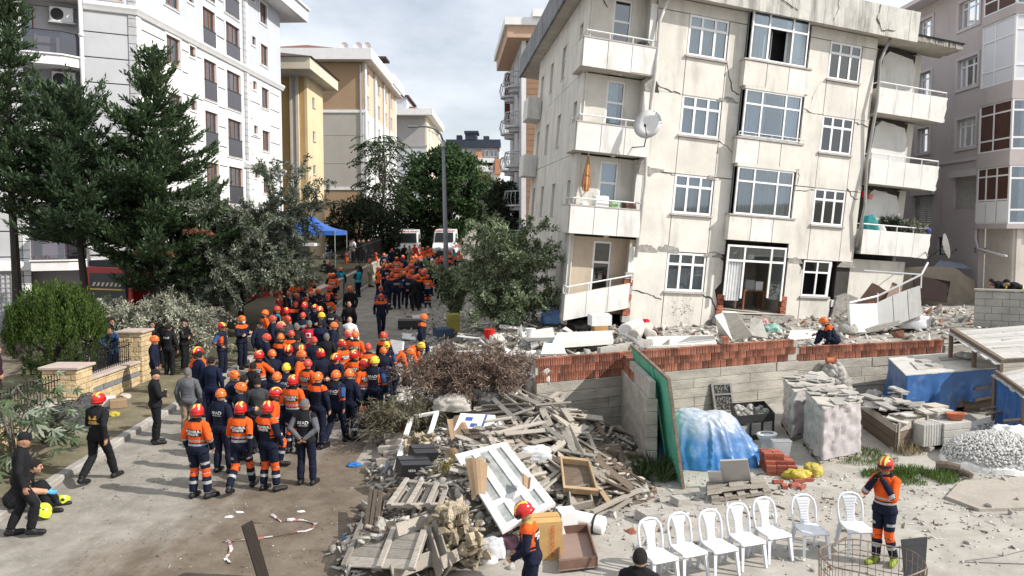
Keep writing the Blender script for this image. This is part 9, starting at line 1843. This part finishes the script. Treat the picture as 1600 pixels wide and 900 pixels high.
# street edge objects
carton('black box lying on the rubble at the street edge',S(640,512,.05),(1.0,.5,.35),.1,MATS['black_carton'],name='black_case');carton('dark blue box on the rubble behind the walking rescuer',S(693,525,.15),(.7,.6,.3),.4,M('dark_blue_carton',(.05,.08,.14),.6,.1,3,0),name='blue_box');carton('yellow green tin box on the rubble under the leafy tree',S(708,518,.2),(.5,.4,.7),.2,M('yellow_green_tin',(.30,.27,.06),.6,.2,3,.1),name='tin_box')
slab([S(606,558,.05),S(628,562,.1),S(632,535,.55),S(612,532,.5)],.06,PVCD,'white appliance door tilted among the rescuers','panel');slab([S(628,530,.05),S(650,533,.05),S(648,524,.1),S(630,522,.1)],.05,PVCD,'small white board on the street edge rubble','board');slab([S(646,504,.1),S(662,502,.1),S(660,492,.2),S(644,494,.2)],.04,WCON,'pale sheet beside the black box on the street edge','sheet');slab([S(655,560,.1),S(690,555,.1),S(680,545,.2),S(655,548,.2)],.03,M('green_grey_glass',(.18,.26,.22),.3,.2,3,0),'greenish broken glass sheet on the street edge rubble','sheet')
for i in range(8):p=S(640+i*22+ru(-8,8),560+ru(-14,10),.1);bag('crumpled_sheeting','crumpled white sheeting tangled in the dead branches',p,(.6,.3,.25),WSACK,120+i,'sheeting',.5,14,group='white sheeting in the branches')
# fallen right-hand balcony
fbal=empty('fallen_balcony',S(1385,512),'fallen white balcony with bent railing at the right foot of the leaning block','balcony')
pA,pB,pC=S(1328,520,.15),S(1372,518,.1),S(1440,492,.55)
for i,(a0,b0,h0,h1) in enumerate(((pA,pB,.95,.95),(pB,pB.lerp(pC,.36),.95,1.0),(pB.lerp(pC,.37),pB.lerp(pC,.7),1.0,1.0),(pB.lerp(pC,.71),pC,1.0,.98))):
 F=quadF([a0,b0,b0+Vector((-.05,.1,h1)),a0+Vector((-.05,.1,h0))]);fbox(F,.01,.99,0,1,-.05,.05,'wall_panel',RENDER2,fbal)
m_=MB();tr_=[pA+Vector((0,.1,1.0)),pB+Vector((0,.1,1.2)),pC+Vector((0,.1,1.35)),pC+Vector((.3,.3,1.75))];m_.tube(tr_,.035,6);
for q in (pB,pB.lerp(pC,.5),pC):m_.tube([q+Vector((0,.1,.9)),q+Vector((0,.1,1.3))],.025,5)
m_.tube([pC+Vector((0,.1,1.35)),pC+Vector((-1.6,.9,1.45))],.03,6);m_.build('railing',WMETAL,fbal)
F=quadF([pA+Vector((0,.1,-.1)),pC+Vector((0,.1,-.1)),pC+Vector((-.3,1.3,-.1)),pA+Vector((-.2,1.3,-.1))]);fbox(F,0,1,0,1,-.08,.08,'slab',RCON,fbal)
p=D(1362,455,31.5);cb_=carton('brown chest of drawers tipped over on the fallen balcony',p+Vector((0,0,-.9)),(1.1,.8,1.0),.5,TRAYM,(.35,.5),name='chest')
for (a,b,m,l) in (((1375,492),(1390,462),M('orange_brown_board',(.34,.19,.11),.6,.1,3,0),'orange brown board standing in the fallen balcony'),((1392,470),(1402,445),TRAYM,'dark brown board beside the tipped chest'),((1340,482),(1362,490),PVCD,'white strip lying in the fallen balcony'),((1345,490),(1375,480),WOODG,'grey strip lying in the fallen balcony')):plank(D(*a,30.6),D(*b,31.2),.38,.05,m,l,name='broken_board',cat='board',roll=.6)
bag('grey_sack','grey plastic sack beside the fallen right balcony',S(1425,512,.1),(1.1,.7,.7),PLASTIC,140);bag('grey_sack','round grey lump by the crouching rescuer',S(1325,520,.1),(.6,.5,.5),RCON,141,'lump',.15)
for i in range(18):p=D(ru(1335,1430),ru(470,498),ru(30.4,31.6));o=link('rubble_chunk',R.choice(CHK[R.choice((RCON.name,WCON.name,BRICK.name))]),None,p,(ru(0,6),ru(0,6),0),(ru(.15,.5),ru(.15,.4),.2));tag(o,'chunk of debris piled inside the fallen right balcony','rubble','debris in the fallen balcony')
# grey rounded wall piece and the closed lower corner of the leaning block
mlow=MB();mlow.box((8.72,.35,-5.6),(11.9,.5,-2.7),B);mlow.build('recess_wall',RENDER,bld);mlow=MB();mlow.prism([B(7.9+a,-.12,-5.2+b) for a,b in ((0,0),(1.35,0),(1.5,.5),(1.3,.95),(.7,1.1),(.2,.95))],BV*.3);mlow.build('spalled_patch',RCONC,bld)
for i in range(7):q=MB();q.box((-1.75+ru(-.05,.05),-.2,-5.45+i*.26),(-1.42,.12,-5.22+i*.26),B);q.build('brick',EB if i%2 else RCON,bld)
# dark sheet on the low wall, terrace rubble and blue grey sheet
fbx([D(1430,466,34.7),D(1478,473,35.2),D(1484,440,35.5),D(1425,430,35.0)],.05,'dark_board',M('dark_brown_door',(.025,.015,.013),.95,.1,3,0),'dark brown board leaning on the low wall below the mauve block','board');fbx([D(1458,418,36.6),D(1518,421,37.0),D(1500,412,37.3),D(1468,408,37.2)],.05,'metal_sheet',M('blue_grey_metal',(.25,.28,.36),.5,.1,3,0),'blue grey metal sheet on top of the low wall','sheet')
cnt=0
while cnt<45:
 px,py=ru(1435,1545),ru(468,512);p=S(px,py)
 if p.y>35 or p.y<25.3:continue
 m=R.choice((RCON,WCON,BRICK,RCON));s=R.choice((.08,.12,.2,.3));o=link('rubble_chunk',R.choice(CHK[m.name]),None,p+Vector((0,0,s*.15)),(ru(0,6),ru(0,6),0),(s*1.6,s,s*.6));tag(o,'chunk of rubble on the ground below the low crumbling wall','rubble','rubble below the low wall');cnt+=1
 # ---------------------------------------------------------------- things on the balconies
def dish(label,c,aim,r=.42,arm=None):
 t=empty('satellite_dish',c,label,'satellite dish');aim=Vector(aim).normalized();Rm=frame_between(Vector((0,0,0)),aim);m_=MB();m_.lathe([(.01,0),(r*.5,r*.07),(r,r*.26),(r*1.02,r*.27),(r*.5,r*.10),(.01,.025)],26,lambda x,y,z:Vector(c)+Rm @ Vector((z,x,y*1.1)),capb=False,capt=False);m_.build('bowl',M('dish_white',(.66,.65,.63),.5,.06,3,0),t,smooth=True)
 m_=MB();m_.tube([Vector(c)-Rm @ Vector((0,0,r)),Vector(c)+Rm @ Vector((r*.9,0,-r*.5))],.014,5);m_.tube([Vector(c)+Rm @ Vector((r*.86,0,-r*.5)),Vector(c)+Rm @ Vector((r*1.02,0,-r*.44))],.04,6);m_.build('feed_arm',BLACKM,t);m_=MB();m_.tube([Vector(c),arm[0],arm[1]],.022,5);m_.build('bracket',BLACKM,t)
c=B(-1.55,-.9,1.45);dish('large white satellite dish on the corner of the second floor left balcony',c,(-.35,-.85,.35),.48,(B(-1.6,-.75,.75),B(-1.95,-.26,.72)));c=D(1474,385,31);dish('white satellite dish seen edge on at the end of the lower right balcony',c,(.95,-.25,.2),.42,(c+Vector((-.5,.1,-.45)),B(12.7,.0,-2.2)))
ub=B(-3.55,.12,-1.4);t=empty('folded_parasol',ub,'folded yellow and orange parasol standing on the left balcony','parasol');m_=MB();n=14;prof=[(.02,1.7),(.07,1.4),(.12,1.05),(.15,.72),(.11,.52),(.08,.48)];segs=[MB(),MB()]
for k in range(n):
 a0,a1=2*pi*k/n,2*pi*(k+1)/n
 for i in range(len(prof)-1):f=lambda r,z,a:ub+BU*(r*cos(a)*(1+.25*(k%2)))+BV*(r*sin(a))+BW*z;segs[k%2].quad(f(*prof[i+1],a0),f(*prof[i+1],a1),f(*prof[i],a1),f(*prof[i],a0))
segs[0].build('yellow_cloth',M('parasol_yellow',(.48,.33,.10),.85,.15,4,.2),t);segs[1].build('orange_cloth',M('parasol_orange',(.36,.11,.05),.85,.15,4,.2),t);m_=MB();m_.tube([ub+BW*.0,ub+BW*2.05],.02,6);m_.build('pole',WMETAL,t);m_=MB();m_.lathe([(.2,0),(.2,.06),(.05,.12)],12,lambda x,y,z:ub+BU*x+BV*y+BW*z);m_.build('base',WHITE,t)
for (u,w_,m,l,s) in ((-2.35,-1.45,M('pale_green_box',(.35,.55,.3),.6,.2,5,0),'pale green box on the left balcony rail',.32),(-2.9,-1.5,WHITE,'white box on the left balcony beside the parasol',.5),(-1.75,-1.5,TRAYM,'brown box at the right end of the left balcony',.4)):p=B(u,.12,w_-.1);carton(l,p,(s,.3,s*1.1),.4,m,name='balcony_box')
bag('dark_bundle','dark bundle on the top left balcony',B(-1.8,.15,4.15),(.5,.4,.4),BAGK,150);bag('teal_bag','large teal cover standing on the lower right balcony',B(9.7,.35,-1.7),(.7,.5,1.2),M('teal_cover',(.02,.22,.22),.6,.15,3,.2),151,'cover',.15);bag('white_bag','white bag beside the teal cover on the lower right balcony',B(10.3,.3,-1.7),(.4,.35,.7),WSACK,152)
arching('balcony_plant',B(11.6,.25,-1.75),'leafy plants along the lower right balcony rail','plant',1.0,.95,30,70,.11,.35,OLV,61,.4,.008,TWIG,.08,sub=2,mat2=DRYG,depth=.4);arching('balcony_plant',B(10.9,.5,-1.7),'spiky dark plant on the lower right balcony','plant',.5,.9,24,50,.14,.25,DG2,62,.2,.008,TWIG,.05,sub=1)
for i,(u,w_,m) in enumerate(((9.15,.05,REDC),(9.5,-.02,M('pink_pot',(.55,.2,.2),.6,.1,3,0)))):p=B(u,.3,w_-.2);m_=MB();m_.lathe([(.1,0),(.14,.2),(.15,.22)],12,lambda x,y,z:p+BU*x+BV*y+BW*z);tag(m_.build('flower_pot',m),['dark red pot hanging under the middle right balcony','pink pot hanging under the middle right balcony'][i],'pot')
bag('blue_jar','blue jar at the right end of the lower right balcony rail',B(12.65,-.1,-1.38),(.22,.2,.26),M('blue_jar',(.03,.06,.30),.3,.1,3,0),155,'jar',.05,12);p=D(1180,470,33.5);tbx=empty('table',B(4.5,1.2,-5.0),'small brown table inside the opened ground floor room','table');fbx_=lambda a,b,n,m:(lambda m_:(m_.box(a,b,B),m_.build(n,m,tbx)))(MB());fbx_((3.95,.9,-4.25),(5.0,1.6,-4.2),'table_top',BROWNF)
for a,b in ((4.0,.95),(4.95,.95),(4.0,1.55),(4.95,1.55)):fbx_((a-.04,b-.04,-5.0),(a+.04,b+.04,-4.251),'leg',BROWNF)
m_=MB();m_.box((4.05,1.0,-4.199),(4.5,1.45,-3.8),B);tag(m_.build('microwave',M('grey_appliance',(.35,.36,.36),.4,.1,3,0)),'grey microwave on the table in the opened room','microwave');m_=MB();m_.box((4.55,1.0,-4.199),(4.9,1.4,-3.85),B);tag(m_.build('printer',WHITE),'white box on the table in the opened room','box')

# ---------------------------------------------------------------- fine debris nobody could count
def debris(name,n,spot,mats,smin,smax,seed,flat=.5,longp=.3):
 rs=NRS(seed);V,Fq,mi=[],[],[];k=0;bx=np.array([(x,y,z) for z in (-.5,.5) for x,y in ((-.5,-.5),(.5,-.5),(.5,.5),(-.5,.5))]);bf=np.array([(3,2,1,0),(4,5,6,7),(0,1,5,4),(1,2,6,5),(2,3,7,6),(3,0,4,7)])
 while k<n:
  q=spot(rs)
  if q is None:continue
  s=rs.uniform(smin,smax)*rs.uniform(.5,1);l=s*(rs.uniform(2,6) if rs.uniform()<longp else rs.uniform(.8,1.8));A=np.array(Euler((rs.normal()*.35,rs.normal()*.35,rs.uniform(0,6))).to_matrix());b=bx*np.array([l,s,s*flat])*(1+rs.normal(size=(8,1))*.12);V.append(b @ A.T+np.array(q)+np.array([0,0,s*.15]));Fq.append(bf+8*k);mi+=[rs.randint(len(mats))]*6;k+=1
 o=link(name,np_mesh(name,np.concatenate(V),np.concatenate(Fq),mats,mi));return tag(o,kind='stuff')
def spot_heap(rs):
 x,y=rs.uniform(-3.6,2.8),rs.uniform(11,20.3)
 return (x,y,surf_z(x,y)) if pile_h(x,y)>.02 and y<wall_y(max(.54,x))-.2 else None
def spot_lot(rs):
 x,y=rs.uniform(-3.6,21),rs.uniform(18.5,34)
 if x>.3 and y<wall_y(x)+.15 or lot_h(x,y)-gz(y)<.02:return None
 return (x,y,lot_h(x,y))
def spot_edge(rs):
 x,y=rs.normal()*.8-3.0,rs.uniform(20,46);return (x,y,surf_z(x,y))
def spot_yard(rs):
 p=G(rs.uniform(920,1600),740+abs(rs.normal())*60);return tuple(p)
debris('heap_debris',2600,spot_heap,[WOODG,WOODD,WOODG,RCON,KHAKI],.03,.12,3,.4,.6);debris('rubble_debris',3600,spot_lot,[RCON,WCON,RCON,KHAKI,WOODD,WCON],.04,.16,4);debris('street_debris',1500,spot_edge,[RCON,WCON,RCON,WOODD],.02,.10,5);debris('yard_grit',1300,spot_yard,[RCON,WOODD,RCON,WCON],.012,.045,6)
def spot_road(rs):return tuple(G(rs.uniform(120,620),rs.uniform(620,899)))
debris('road_grit',900,spot_road,[RCON,SOIL,SOIL,WOODD],.008,.028,8)
